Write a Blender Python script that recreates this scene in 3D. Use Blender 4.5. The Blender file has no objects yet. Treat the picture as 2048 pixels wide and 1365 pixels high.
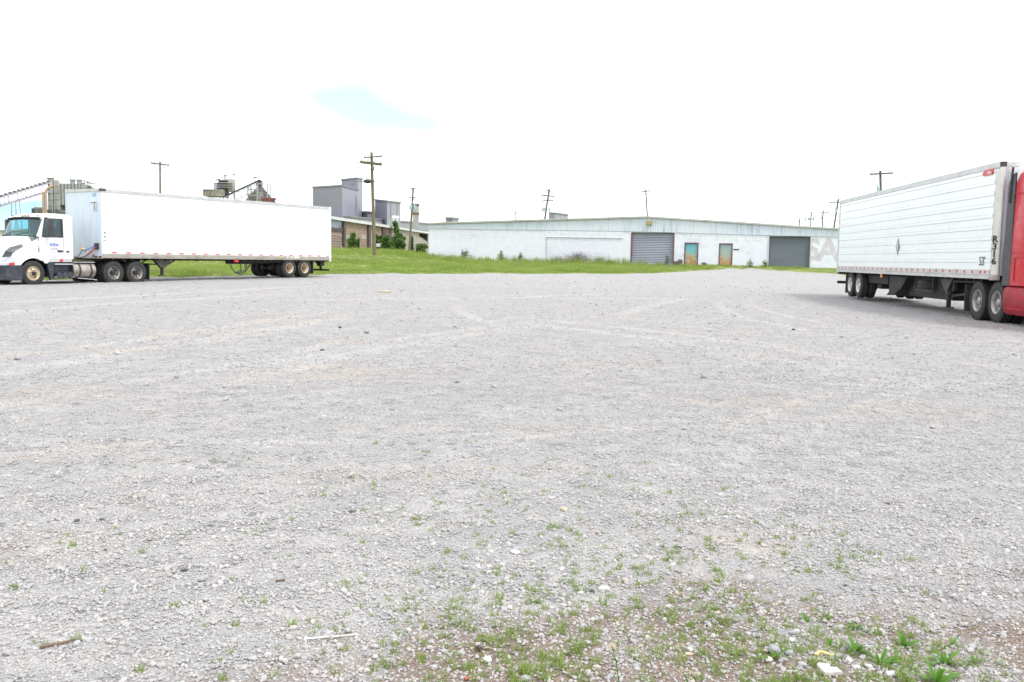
import bpy, bmesh, math, random
import numpy as np
from mathutils import Vector, Matrix

# ------------------------------------------------------------------ camera, sky, sun, exposure
F_PX, PITCH, ROLL, CAM_H = 1870.0, 0.0883, 0.0174, 1.35
scene = bpy.context.scene
C = scene.collection
cam_data = bpy.data.cameras.new('camera')
cam_data.sensor_width = 36.0
cam_data.lens = 36.0 * F_PX / 2048.0
cam_data.clip_start = 0.05
cam_data.clip_end = 6000.0
cam = bpy.data.objects.new('camera', cam_data)
C.objects.link(cam)
FWD = Vector((0, math.cos(PITCH), -math.sin(PITCH)))
UP0 = Vector((0, math.sin(PITCH), math.cos(PITCH)))
RIGHT = Vector((1, 0, 0)) * math.cos(ROLL) + UP0 * math.sin(ROLL)
UP = UP0 * math.cos(ROLL) - Vector((1, 0, 0)) * math.sin(ROLL)
CAM = Vector((0, 0, CAM_H))
cam.matrix_world = Matrix(((RIGHT.x, UP.x, -FWD.x, 0), (RIGHT.y, UP.y, -FWD.y, 0),
                           (RIGHT.z, UP.z, -FWD.z, CAM_H), (0, 0, 0, 1)))
scene.camera = cam
scene.render.resolution_x, scene.render.resolution_y = 1024, 682
scene.view_settings.view_transform = 'Standard'
scene.view_settings.look = 'None'
scene.view_settings.exposure = 0.74
scene.view_settings.gamma = 1.0
scene.view_settings.use_curve_mapping = False
scene.cycles.max_bounces = 6
scene.cycles.diffuse_bounces = 3
scene.cycles.glossy_bounces = 3
scene.cycles.transmission_bounces = 4
scene.cycles.transparent_max_bounces = 8
scene.cycles.caustics_reflective = False
scene.cycles.caustics_refractive = False

SUN_EL, SUN_AZ = math.radians(58), math.radians(128)     # azimuth clockwise from +Y: right, a little behind the camera
sun_dir = Vector((math.sin(SUN_AZ) * math.cos(SUN_EL), math.cos(SUN_AZ) * math.cos(SUN_EL), math.sin(SUN_EL)))
sun_data = bpy.data.lights.new('sun', 'SUN')
sun_data.energy = 1.5
sun_data.angle = math.radians(12)
sun_data.color = (1.0, 0.965, 0.91)
sun = bpy.data.objects.new('sun', sun_data)
sun.rotation_euler = (-sun_dir).to_track_quat('-Z', 'Y').to_euler()
sun.location = (20, -20, 40)
C.objects.link(sun)

world = bpy.data.worlds.new('World')
scene.world = world
world.use_nodes = True
wn, wl = world.node_tree.nodes, world.node_tree.links
wn.clear()
w_out = wn.new('ShaderNodeOutputWorld')
w_bg = wn.new('ShaderNodeBackground')
w_sky = wn.new('ShaderNodeTexSky')
w_sky.sky_type = 'NISHITA'
w_sky.sun_disc = False
w_sky.sun_elevation = SUN_EL
w_sky.sun_rotation = SUN_AZ
w_sky.air_density = 0.6
w_sky.dust_density = 0.0
w_sky.ozone_density = 10.0
w_gain = wn.new('ShaderNodeVectorMath'); w_gain.operation = 'SCALE'
w_gain.inputs['Scale'].default_value = 0.125
wl.new(w_sky.outputs[0], w_gain.inputs[0])
w_tc = wn.new('ShaderNodeTexCoord')
w_n = wn.new('ShaderNodeTexNoise')
w_n.inputs['Scale'].default_value = 2.1
w_n.inputs['Detail'].default_value = 6.0
w_n.inputs['Roughness'].default_value = 0.5
w_map = wn.new('ShaderNodeMapping')
w_map.inputs['Scale'].default_value = (1, 1, 3.2)
w_map.inputs['Location'].default_value = (0.35, 0.0, 0.0)
wl.new(w_tc.outputs['Generated'], w_map.inputs[0])
wl.new(w_map.outputs[0], w_n.inputs['Vector'])


def sky_gap(u, v, su, sv, ang=0.0, edge=0.7):
    """an opening in the cloud sheet round the direction of a picture point, ragged by the cloud noise"""
    d = (FWD + RIGHT * ((u - 1024) / F_PX) + UP * ((682.5 - v) / F_PX)).normalized()
    t1 = Vector((d.y, -d.x, 0)).normalized()
    t2 = t1.cross(d).normalized()
    if t2.z < 0: t2 = -t2
    a1 = t1 * math.cos(ang) + t2 * math.sin(ang)
    a2 = t2 * math.cos(ang) - t1 * math.sin(ang)
    acc = None
    for ax, s in ((a1, su), (a2, sv)):
        dt = wn.new('ShaderNodeVectorMath'); dt.operation = 'DOT_PRODUCT'
        wl.new(w_tc.outputs['Generated'], dt.inputs[0]); dt.inputs[1].default_value = ax
        sb = wn.new('ShaderNodeMath'); sb.operation = 'SUBTRACT'
        wl.new(dt.outputs['Value'], sb.inputs[0]); sb.inputs[1].default_value = d.dot(ax)
        dv = wn.new('ShaderNodeMath'); dv.operation = 'DIVIDE'
        wl.new(sb.outputs[0], dv.inputs[0]); dv.inputs[1].default_value = s
        pw = wn.new('ShaderNodeMath'); pw.operation = 'POWER'
        ab = wn.new('ShaderNodeMath'); ab.operation = 'ABSOLUTE'
        wl.new(dv.outputs[0], ab.inputs[0]); wl.new(ab.outputs[0], pw.inputs[0]); pw.inputs[1].default_value = 2.0
        if acc is None: acc = pw
        else:
            ad = wn.new('ShaderNodeMath'); ad.operation = 'ADD'
            wl.new(acc.outputs[0], ad.inputs[0]); wl.new(pw.outputs[0], ad.inputs[1]); acc = ad
    wob = wn.new('ShaderNodeMath'); wob.operation = 'MULTIPLY_ADD'
    wl.new(w_n2.outputs['Fac'], wob.inputs[0]); wob.inputs[1].default_value = 3.6; wob.inputs[2].default_value = -1.8
    tot = wn.new('ShaderNodeMath'); tot.operation = 'ADD'
    wl.new(acc.outputs[0], tot.inputs[0]); wl.new(wob.outputs[0], tot.inputs[1])
    mr = wn.new('ShaderNodeMapRange'); mr.interpolation_type = 'SMOOTHSTEP'
    wl.new(tot.outputs[0], mr.inputs['Value'])
    mr.inputs['From Min'].default_value = 1.0 - edge; mr.inputs['From Max'].default_value = 1.0 + edge
    mr.inputs['To Min'].default_value = 1.0; mr.inputs['To Max'].default_value = 0.0
    dot = wn.new('ShaderNodeVectorMath'); dot.operation = 'DOT_PRODUCT'
    wl.new(w_tc.outputs['Generated'], dot.inputs[0]); dot.inputs[1].default_value = d
    gt = wn.new('ShaderNodeMath'); gt.operation = 'GREATER_THAN'
    wl.new(dot.outputs['Value'], gt.inputs[0]); gt.inputs[1].default_value = 0.0
    ml = wn.new('ShaderNodeMath'); ml.operation = 'MULTIPLY'
    wl.new(mr.outputs[0], ml.inputs[0]); wl.new(gt.outputs[0], ml.inputs[1])
    return ml.outputs[0]


w_n2 = wn.new('ShaderNodeTexNoise')
w_n2.inputs['Scale'].default_value = 9.0
w_n2.inputs['Detail'].default_value = 5.0
wl.new(w_map.outputs[0], w_n2.inputs['Vector'])
# scattered openings of the same kind over the whole sky
w_any = wn.new('ShaderNodeMapRange'); w_any.interpolation_type = 'SMOOTHSTEP'
wl.new(w_n.outputs['Fac'], w_any.inputs['Value'])
w_any.inputs['From Min'].default_value = 0.66; w_any.inputs['From Max'].default_value = 0.80
gap = None
for g, k in ((w_any.outputs[0], 0.6), (sky_gap(722, 212, 0.072, 0.025, -0.30, 1.0), 0.62), (sky_gap(830, 250, 0.042, 0.014, -0.2, 1.0), 0.6),
             (sky_gap(10, 447, 0.13, 0.026, -0.03, 0.5), 1.2), (sky_gap(-200, 432, 0.12, 0.024, 0.0, 0.5), 1.2)):      # the low cyan gaps stand in for distant hills in haze
    ml = wn.new('ShaderNodeMath'); ml.operation = 'MULTIPLY'
    wl.new(g, ml.inputs[0]); ml.inputs[1].default_value = k
    if gap is None: gap = ml.outputs[0]; continue
    mx = wn.new('ShaderNodeMath'); mx.operation = 'MAXIMUM'
    wl.new(gap, mx.inputs[0]); wl.new(ml.outputs[0], mx.inputs[1]); gap = mx.outputs[0]
w_cl = wn.new('ShaderNodeMix'); w_cl.data_type = 'RGBA'
w_veil = wn.new('ShaderNodeMath'); w_veil.operation = 'MULTIPLY'
wl.new(gap, w_veil.inputs[0]); w_veil.inputs[1].default_value = 0.95; w_veil.use_clamp = True      # a thin veil stays over the openings
wl.new(w_veil.outputs[0], w_cl.inputs['Factor'])
w_cl.inputs[6].default_value = (1.02, 1.04, 1.07, 1)
wl.new(w_gain.outputs[0], w_cl.inputs[7])
wl.new(w_cl.outputs[2], w_bg.inputs['Color'])
w_bg.inputs['Strength'].default_value = 1.0
wl.new(w_bg.outputs[0], w_out.inputs['Surface'])

# ------------------------------------------------------------------ picture point -> place
def ray(u, v):
    return FWD + RIGHT * ((u - 1024) / F_PX) + UP * ((682.5 - v) / F_PX)
def at(u, v, y):                       # the point seen at (u, v) that stands y metres ahead
    d = ray(u, v)
    return CAM + d * (y / d.y)
def sm(a, b, x):
    t = np.clip((np.asarray(x, float) - a) / (b - a), 0, 1)
    return t * t * (3 - 2 * t)
def hash2(i, j, s):
    n = np.sin(i * 127.1 + j * 311.7 + s * 74.7) * 43758.5453
    return n - np.floor(n)
def vnoise(x, y, s=0):
    x = np.asarray(x, float); y = np.asarray(y, float)
    i, j = np.floor(x), np.floor(y); fx, fy = x - i, y - j
    fx = fx * fx * (3 - 2 * fx); fy = fy * fy * (3 - 2 * fy)
    a = hash2(i, j, s); b = hash2(i + 1, j, s); c = hash2(i, j + 1, s); d = hash2(i + 1, j + 1, s)
    return (a * (1 - fx) + b * fx) * (1 - fy) + (c * (1 - fx) + d * fx) * fy
def fbm(x, y, s=0, o=4):
    t, a, n = 0.0, 0.5, 0.0
    for k in range(o):
        t = t + a * vnoise(x * 2 ** k, y * 2 ** k, s + k * 13); n += a; a *= 0.5
    return t / n
_l = math.hypot(44.17, 10.1); WN0 = (-10.1 / _l, -44.17 / _l)
def height(x, y):
    x = np.asarray(x, float); y = np.asarray(y, float)
    z = -0.13 + 0.23 * np.clip((y - 34) / 22, 0, 1) + 0.60 * np.clip((y - 54) / 36, 0, 1)
    z = z + 1.1 * sm(58, 100, y) * sm(-3, -15, x) + 0.6 * sm(120, 190, y)
    fd = (x + 8.77) * WN0[0] + (y - 97.0) * WN0[1]                       # the ground banks up against the warehouse
    return z + 0.26 * sm(6.0, 0.5, fd) * sm(-14, -4, x) * sm(44, 38, x) * sm(-12, -4, fd)
def on_ground(u, v, dz=0.0):
    d = ray(u, v); lo, hi = 2.0, 400.0
    for k in range(60):
        m = 0.5 * (lo + hi); p = CAM + d * (m / d.y)
        if p.z - dz > float(height(p.x, p.y)): lo = m
        else: hi = m
    return CAM + d * (lo / d.y)

# ------------------------------------------------------------------ materials
MATS = {}
def new_mat(name):
    m = bpy.data.materials.new(name); m.use_nodes = True
    nt = m.node_tree; nt.nodes.clear()
    out = nt.nodes.new('ShaderNodeOutputMaterial'); b = nt.nodes.new('ShaderNodeBsdfPrincipled')
    nt.links.new(b.outputs[0], out.inputs['Surface'])
    MATS[name] = m
    return m, nt, b, out
def rgba(c): return (c[0], c[1], c[2], 1.0)
def noise_node(nt, scale, detail=4, rough=0.6, vec=None, stretch=None):
    n = nt.nodes.new('ShaderNodeTexNoise')
    n.inputs['Scale'].default_value = scale; n.inputs['Detail'].default_value = detail; n.inputs['Roughness'].default_value = rough
    src = vec
    if src is None:
        tc = nt.nodes.new('ShaderNodeTexCoord'); src = tc.outputs['Object']
    if stretch is not None:
        mp = nt.nodes.new('ShaderNodeMapping'); mp.inputs['Scale'].default_value = stretch
        nt.links.new(src, mp.inputs[0]); src = mp.outputs[0]
    nt.links.new(src, n.inputs['Vector'])
    return n
def ramp(nt, fac, a, b, lo=0.0, hi=1.0):
    m = nt.nodes.new('ShaderNodeMapRange'); m.interpolation_type = 'SMOOTHSTEP'
    nt.links.new(fac, m.inputs['Value'])
    m.inputs['From Min'].default_value = a; m.inputs['From Max'].default_value = b
    m.inputs['To Min'].default_value = lo; m.inputs['To Max'].default_value = hi
    return m.outputs[0]
def mix(nt, fac, a, b, mode='MIX'):
    m = nt.nodes.new('ShaderNodeMix'); m.data_type = 'RGBA'; m.blend_type = mode
    for sock, val in ((m.inputs['Factor'], fac), (m.inputs[6], a), (m.inputs[7], b)):
        if isinstance(val, (int, float)): sock.default_value = val
        elif isinstance(val, tuple): sock.default_value = rgba(val)
        else: nt.links.new(val, sock)
    return m.outputs[2]
def math_n(nt, op, a, b=None, c=None):
    m = nt.nodes.new('ShaderNodeMath'); m.operation = op
    for k, val in enumerate((a, b, c)):
        if val is None: continue
        if isinstance(val, (int, float)): m.inputs[k].default_value = val
        else: nt.links.new(val, m.inputs[k])
    return m.outputs[0]
def bump(nt, b, h, strength=0.3, dist=0.01):
    n = nt.nodes.new('ShaderNodeBump'); n.inputs['Strength'].default_value = strength; n.inputs['Distance'].default_value = dist
    nt.links.new(h, n.inputs['Height']); nt.links.new(n.outputs[0], b.inputs['Normal'])
def pm(name, col, col2=None, scale=3.0, rough=0.5, metal=0.0, lo=0.4, hi=0.7, stretch=None, bmp=0.0, spec=None, coat=0.0):
    """painted / plain surface: a colour, worn by a second one through noise"""
    m, nt, b, out = new_mat(name)
    b.inputs['Roughness'].default_value = rough; b.inputs['Metallic'].default_value = metal
    if coat: b.inputs['Coat Weight'].default_value = coat; b.inputs['Coat Roughness'].default_value = 0.08
    if spec is not None: b.inputs['Specular IOR Level'].default_value = spec
    if col2 is None: col2 = tuple(c * 0.82 for c in col)
    n = noise_node(nt, scale, 6, 0.65, stretch=stretch)
    f = ramp(nt, n.outputs['Fac'], lo, hi)
    nt.links.new(mix(nt, f, col, col2), b.inputs['Base Color'])
    n2 = noise_node(nt, scale * 5, 3)
    r = ramp(nt, n2.outputs['Fac'], 0.3, 0.7, max(0.02, rough - 0.08), min(1, rough + 0.1))
    nt.links.new(r, b.inputs['Roughness'])
    if bmp: bump(nt, b, n2.outputs['Fac'], bmp, 0.01)
    return m

pm('white_paint', (0.82, 0.83, 0.85), (0.70, 0.70, 0.69), 1.2, 0.28, coat=0.35, lo=0.5, hi=0.8)
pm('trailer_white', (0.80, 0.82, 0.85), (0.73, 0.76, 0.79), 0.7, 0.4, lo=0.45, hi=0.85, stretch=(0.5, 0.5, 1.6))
pm('trailer_front_skylit', (0.67, 0.75, 0.84), (0.58, 0.67, 0.77), 1.6, 0.45, lo=0.4, hi=0.75, stretch=(1, 1.5, 0.5))  # bluer than the sides: sky-lit shade painted into the white
pm('reefer_panel', (0.81, 0.85, 0.86), (0.74, 0.80, 0.82), 1.1, 0.35, lo=0.4, hi=0.8, stretch=(0.4, 1, 1.4), coat=0.2)
pm('rail_alu', (0.42, 0.40, 0.35), (0.30, 0.27, 0.23), 3.0, 0.5, 0.35, stretch=(0.6, 1, 2))
pm('rail_light', (0.56, 0.58, 0.58), (0.44, 0.45, 0.45), 3.0, 0.42, 0.3, stretch=(0.6, 1, 2))
pm('steel_bright', (0.62, 0.61, 0.59), (0.48, 0.47, 0.45), 1.0, 0.34, 0.8, stretch=(2, 2, 0.4))
pm('tank_alu', (0.46, 0.42, 0.37), (0.28, 0.24, 0.20), 2.5, 0.36, 0.75)
pm('rim_alu', (0.46, 0.44, 0.42), (0.25, 0.23, 0.21), 6, 0.35, 0.7)
pm('rim_cream', (0.62, 0.54, 0.40), (0.30, 0.19, 0.11), 7, 0.55, 0.0, 0.45, 0.72)
pm('rim_rust', (0.20, 0.115, 0.065), (0.09, 0.05, 0.03), 9, 0.75)
pm('rim_grey', (0.40, 0.38, 0.355), (0.27, 0.255, 0.235), 6, 0.4, 0.3)
pm('rim_white', (0.66, 0.65, 0.62), (0.42, 0.40, 0.37), 7, 0.45, 0.1)
pm('rubber', (0.028, 0.028, 0.030), (0.055, 0.052, 0.048), 7, 0.85, bmp=0.15, lo=0.4, hi=0.8)
pm('black_plastic', (0.035, 0.036, 0.042), (0.06, 0.06, 0.066), 5, 0.5)
pm('bumper_blue', (0.030, 0.036, 0.050), (0.06, 0.065, 0.08), 4, 0.45)
pm('chassis_black', (0.014, 0.014, 0.015), (0.03, 0.026, 0.022), 5, 0.7)
pm('chassis_grey', (0.055, 0.052, 0.050), (0.10, 0.085, 0.07), 6, 0.75)
pm('red_mark', (0.62, 0.03, 0.045), (0.45, 0.03, 0.04), 20, 0.35)
pm('white_mark', (0.75, 0.75, 0.72), (0.6, 0.6, 0.57), 20, 0.35)
pm('amber', (0.8, 0.25, 0.03), (0.6, 0.18, 0.03), 20, 0.3)
pm('yellow_plastic', (0.75, 0.48, 0.03), (0.5, 0.3, 0.03), 12, 0.45)
pm('blue_hose', (0.05, 0.20, 0.65), None, 12, 0.45)
pm('red_hose', (0.6, 0.03, 0.05), None, 12, 0.45)
pm('red_paint', (0.50, 0.005, 0.018), (0.38, 0.006, 0.016), 1.5, 0.42, coat=0.12, lo=0.45, hi=0.85, spec=0.3)
pm('red_fairing', (0.34, 0.010, 0.024), (0.22, 0.018, 0.024), 1.5, 0.5, stretch=(1, 1, 2.5), spec=0.3)
pm('dark_text', (0.03, 0.03, 0.035), (0.06, 0.06, 0.06), 9, 0.5)
pm('blue_text', (0.06, 0.12, 0.55), (0.10, 0.18, 0.6), 9, 0.5)
pm('grey_text', (0.32, 0.30, 0.33), None, 9, 0.5)
pm('pale_blue_text', (0.35, 0.50, 0.72), None, 9, 0.5)
pm('rust', (0.22, 0.10, 0.05), (0.12, 0.06, 0.035), 6, 0.85)
pm('lamp_lens', (0.55, 0.58, 0.66), (0.30, 0.33, 0.42), 6, 0.12, coat=0.5)
pm('cab_inside', (0.20, 0.24, 0.25), (0.12, 0.14, 0.145), 4, 0.8)
pm('seat_grey', (0.16, 0.17, 0.18), (0.10, 0.10, 0.11), 4, 0.9)
pm('pole_wood', (0.19, 0.165, 0.10), (0.11, 0.10, 0.065), 3, 0.9, stretch=(6, 6, 0.6), bmp=0.3)
pm('pole_wood_dark', (0.12, 0.11, 0.10), (0.07, 0.065, 0.06), 3, 0.9, stretch=(6, 6, 0.6), bmp=0.3)
pm('arm_moss', (0.13, 0.15, 0.07), (0.08, 0.10, 0.05), 3, 0.95)
pm('porcelain', (0.45, 0.45, 0.47), (0.3, 0.3, 0.32), 8, 0.3)
pm('transformer_grey', (0.40, 0.50, 0.55), (0.32, 0.42, 0.47), 4, 0.45)
pm('galv', (0.38, 0.40, 0.41), (0.27, 0.28, 0.285), 1.4, 0.5, 0.3, stretch=(2, 2, 0.4))
pm('galv_dark', (0.17, 0.175, 0.18), (0.10, 0.10, 0.10), 1.4, 0.6, 0.2)
pm('silo_pale', (0.37, 0.365, 0.35), (0.22, 0.205, 0.19), 0.6, 0.75, stretch=(1.5, 1.5, 0.4))
pm('silo_dark', (0.13, 0.115, 0.105), (0.07, 0.06, 0.055), 0.6, 0.85)
pm('shed_beige', (0.35, 0.34, 0.295), (0.24, 0.23, 0.195), 0.6, 0.8)
pm('tower_pale', (0.48, 0.52, 0.58), (0.36, 0.39, 0.43), 0.7, 0.6)
pm('pipe_orange', (0.45, 0.30, 0.22), (0.38, 0.25, 0.18), 0.5, 0.7, stretch=(2, 2, 0.3))
pm('pipe_tan', (0.46, 0.36, 0.26), (0.36, 0.27, 0.18), 0.5, 0.7)
pm('truss_lilac', (0.48, 0.46, 0.56), (0.38, 0.36, 0.45), 1.0, 0.6)
pm('belt_dark', (0.05, 0.055, 0.065), (0.03, 0.03, 0.035), 1.0, 0.8)
pm('pile', (0.13, 0.125, 0.12), (0.075, 0.07, 0.065), 0.7, 0.95, bmp=0.6)
pm('red_steel', (0.19, 0.06, 0.05), (0.13, 0.05, 0.04), 0.8, 0.6)
pm('roof_white', (0.62, 0.63, 0.65), (0.50, 0.505, 0.51), 0.5, 0.6)
pm('roof_edge', (0.47, 0.475, 0.46), (0.33, 0.34, 0.31), 1.2, 0.6, stretch=(0.5, 1, 3))
pm('frame_maroon', (0.16, 0.085, 0.095), (0.10, 0.06, 0.065), 3, 0.7)
pm('block_grey', (0.20, 0.17, 0.16), (0.13, 0.115, 0.105), 9, 0.95, bmp=0.4)
pm('concrete_slab', (0.33, 0.29, 0.28), (0.22, 0.19, 0.18), 2, 0.95, bmp=0.3)
pm('lamp_yellow', (0.42, 0.33, 0.13), (0.3, 0.22, 0.09), 6, 0.5)
pm('stake_wood', (0.60, 0.50, 0.30), (0.48, 0.38, 0.22), 6, 0.9)
pm('box_white', (0.62, 0.60, 0.62), (0.5, 0.48, 0.5), 6, 0.6)
pm('hollow_shade', (0.02, 0.02, 0.02), (0.035, 0.03, 0.03), 1, 0.95)  # near-black colour painting the shade inside holes and slots
pm('stick_brown', (0.20, 0.14, 0.10), (0.10, 0.07, 0.05), 14, 0.95, bmp=0.4)
pm('stick_pale', (0.44, 0.36, 0.27), (0.33, 0.25, 0.18), 14, 0.95, bmp=0.3)
pm('strip_white', (0.62, 0.62, 0.58), (0.45, 0.45, 0.41), 10, 0.6)
pm('stone_white', (0.62, 0.61, 0.60), (0.46, 0.44, 0.42), 22, 0.9, bmp=0.4)
pm('stone_grey', (0.34, 0.345, 0.355), (0.22, 0.22, 0.23), 22, 0.9, bmp=0.5)
pm('stone_dark', (0.10, 0.10, 0.105), (0.055, 0.055, 0.058), 22, 0.9, bmp=0.5)
pm('stone_tan', (0.50, 0.43, 0.30), (0.40, 0.32, 0.20), 22, 0.9, bmp=0.4)
pm('husk_yellow', (0.62, 0.52, 0.26), (0.45, 0.35, 0.16), 14, 0.8)
pm('leaf_rust', (0.36, 0.10, 0.045), (0.22, 0.07, 0.03), 14, 0.8)
pm('pod_brown', (0.075, 0.05, 0.035), (0.15, 0.10, 0.07), 40, 0.95, bmp=0.6)
pm('twig_grey', (0.26, 0.22, 0.23), (0.18, 0.15, 0.15), 10, 0.95)

def leaf_mat(name, c1, c2, scale=2.0, trans=0.35, by_instance=False):
    m, nt, b, out = new_mat(name)
    geo = nt.nodes.new('ShaderNodeNewGeometry')
    n = noise_node(nt, scale, 3, 0.6, geo.outputs['Position'] if by_instance else None)
    f = ramp(nt, n.outputs['Fac'], 0.35, 0.65)
    if by_instance:
        oi = nt.nodes.new('ShaderNodeObjectInfo')
        f = math_n(nt, 'ADD', math_n(nt, 'MULTIPLY', f, 0.5), math_n(nt, 'MULTIPLY', oi.outputs['Random'], 0.5))
    col = mix(nt, f, c1, c2)
    nt.links.new(col, b.inputs['Base Color'])
    b.inputs['Roughness'].default_value = 0.55; b.inputs['Specular IOR Level'].default_value = 0.3
    t = nt.nodes.new('ShaderNodeBsdfTranslucent'); nt.links.new(col, t.inputs['Color'])
    ms = nt.nodes.new('ShaderNodeMixShader'); ms.inputs[0].default_value = trans
    nt.links.new(b.outputs[0], ms.inputs[1]); nt.links.new(t.outputs[0], ms.inputs[2])
    nt.links.new(ms.outputs[0], out.inputs['Surface'])
    return m
leaf_mat('grass_field', (0.195, 0.305, 0.045), (0.34, 0.42, 0.11), 0.35, 0.4, True)
leaf_mat('grass_dry', (0.34, 0.30, 0.15), (0.26, 0.26, 0.10), 0.5, 0.3, True)
leaf_mat('grass_tuft', (0.17, 0.27, 0.045), (0.30, 0.39, 0.10), 8, 0.4, True)
leaf_mat('weed_leaf', (0.090, 0.235, 0.025), (0.165, 0.32, 0.05), 6, 0.4)
leaf_mat('bush_leaf', (0.085, 0.165, 0.035), (0.17, 0.26, 0.07), 0.8, 0.3)
leaf_mat('bush_leaf_dark', (0.065, 0.14, 0.035), (0.13, 0.22, 0.065), 0.8, 0.3)
leaf_mat('tree_leaf', (0.14, 0.22, 0.045), (0.21, 0.28, 0.08), 0.8, 0.4)

def glass_mat(name, tint, refl=0.12, rough=0.03, through=0.85):
    m, nt, b, out = new_mat(name)
    tr = nt.nodes.new('ShaderNodeBsdfTransparent'); tr.inputs[0].default_value = rgba(tint)
    gl = nt.nodes.new('ShaderNodeBsdfGlossy'); gl.inputs['Roughness'].default_value = rough
    gl.inputs['Color'].default_value = (0.9, 0.95, 1, 1)
    lw = nt.nodes.new('ShaderNodeLayerWeight'); lw.inputs['Blend'].default_value = 0.25
    f = math_n(nt, 'MULTIPLY_ADD', lw.outputs['Fresnel'], 0.7, refl)
    ms = nt.nodes.new('ShaderNodeMixShader')
    nt.links.new(f, ms.inputs[0]); nt.links.new(tr.outputs[0], ms.inputs[1]); nt.links.new(gl.outputs[0], ms.inputs[2])
    nt.links.new(ms.outputs[0], out.inputs['Surface'])
    return m
glass_mat('windshield', (0.50, 0.90, 0.92), 0.05)
glass_mat('side_glass', (0.36, 0.60, 0.60), 0.05)

# painted concrete block wall: joints show where the paint has worn
def block_mat(name, paint, paint2, worn, joint, bw, bh, wear_lo=0.52, wear_hi=0.72, streak=None, coords='XZ'):
    m, nt, b, out = new_mat(name)
    tc = nt.nodes.new('ShaderNodeTexCoord'); sx = nt.nodes.new('ShaderNodeSeparateXYZ')
    nt.links.new(tc.outputs['Object'], sx.inputs[0])
    cb = nt.nodes.new('ShaderNodeCombineXYZ')
    nt.links.new(sx.outputs['X'], cb.inputs[0]); nt.links.new(sx.outputs['Z'], cb.inputs[1])
    br = nt.nodes.new('ShaderNodeTexBrick')
    nt.links.new(cb.outputs[0], br.inputs['Vector'])
    br.inputs['Scale'].default_value = 1.0
    br.inputs['Brick Width'].default_value = bw; br.inputs['Row Height'].default_value = bh
    br.inputs['Mortar Size'].default_value = 0.016 if bh < 0.23 else 0.035; br.inputs['Mortar Smooth'].default_value = 0.3
    br.inputs['Color1'].default_value = (0, 0, 0, 1); br.inputs['Color2'].default_value = (1, 1, 1, 1); br.inputs['Mortar'].default_value = (0.5, 0.5, 0.5, 1)
    n = noise_node(nt, 0.22, 6, 0.65, stretch=(0.6, 1, 1.6))
    n2 = noise_node(nt, 1.6, 5, 0.7)
    col = mix(nt, ramp(nt, n2.outputs['Fac'], 0.35, 0.7), paint, paint2)
    wear = ramp(nt, n.outputs['Fac'], wear_lo, wear_hi)
    blockv = math_n(nt, 'MULTIPLY', wear, ramp(nt, br.outputs['Color'], 0.45, 1.0))
    col = mix(nt, blockv, col, worn)
    jf = math_n(nt, 'MULTIPLY', br.outputs['Fac'], math_n(nt, 'MULTIPLY_ADD', wear, 0.8, 0.12))
    col = mix(nt, jf, col, joint)
    nt.links.new(col, b.inputs['Base Color'])
    b.inputs['Roughness'].default_value = 0.8
    hgt = math_n(nt, 'MULTIPLY_ADD', br.outputs['Fac'], -1.0, n2.outputs['Fac'])
    bump(nt, b, hgt, 0.5, 0.012)
    return m
block_mat('block_white', (0.755, 0.78, 0.87), (0.68, 0.715, 0.815), (0.56, 0.565, 0.65), (0.22, 0.22, 0.26), 0.41, 0.205, 0.50, 0.70)
block_mat('block_pale', (0.43, 0.40, 0.37), (0.34, 0.315, 0.29), (0.29, 0.26, 0.255), (0.12, 0.11, 0.11), 0.42, 0.22, 0.3, 0.6)
block_mat('brick_orange', (0.335, 0.235, 0.175), (0.27, 0.19, 0.15), (0.24, 0.175, 0.16), (0.10, 0.08, 0.08), 1.3, 0.34, 0.30, 0.60)
block_mat('brick_rose', (0.33, 0.22, 0.19), (0.25, 0.165, 0.15), (0.37, 0.30, 0.28), (0.10, 0.08, 0.085), 0.6, 0.24, 0.35, 0.65)
block_mat('brick_dark', (0.085, 0.065, 0.065), (0.06, 0.05, 0.05), (0.13, 0.10, 0.09), (0.05, 0.045, 0.045), 0.5, 0.2, 0.35, 0.65)
pm('panel_blue', (0.36, 0.42, 0.52), (0.13, 0.12, 0.13), 0.55, 0.8, lo=0.52, hi=0.62)

# weathered metal fascia: pale blue-green paint with run-off streaks
def fascia_mat():
    m, nt, b, out = new_mat('fascia_metal')
    n = noise_node(nt, 3.2, 6, 0.7, stretch=(1.6, 1, 0.12)); n2 = noise_node(nt, 0.35, 4)
    f = math_n(nt, 'MULTIPLY', ramp(nt, n.outputs['Fac'], 0.46, 0.74), ramp(nt, n2.outputs['Fac'], 0.35, 0.62))
    col = mix(nt, f, (0.575, 0.645, 0.745), (0.25, 0.275, 0.28))
    n3 = noise_node(nt, 0.12, 2)
    col = mix(nt, ramp(nt, n3.outputs['Fac'], 0.5, 0.7, 0, 0.6), col, (0.67, 0.705, 0.77))
    nt.links.new(col, b.inputs['Base Color']); b.inputs['Roughness'].default_value = 0.6
fascia_mat()

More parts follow.
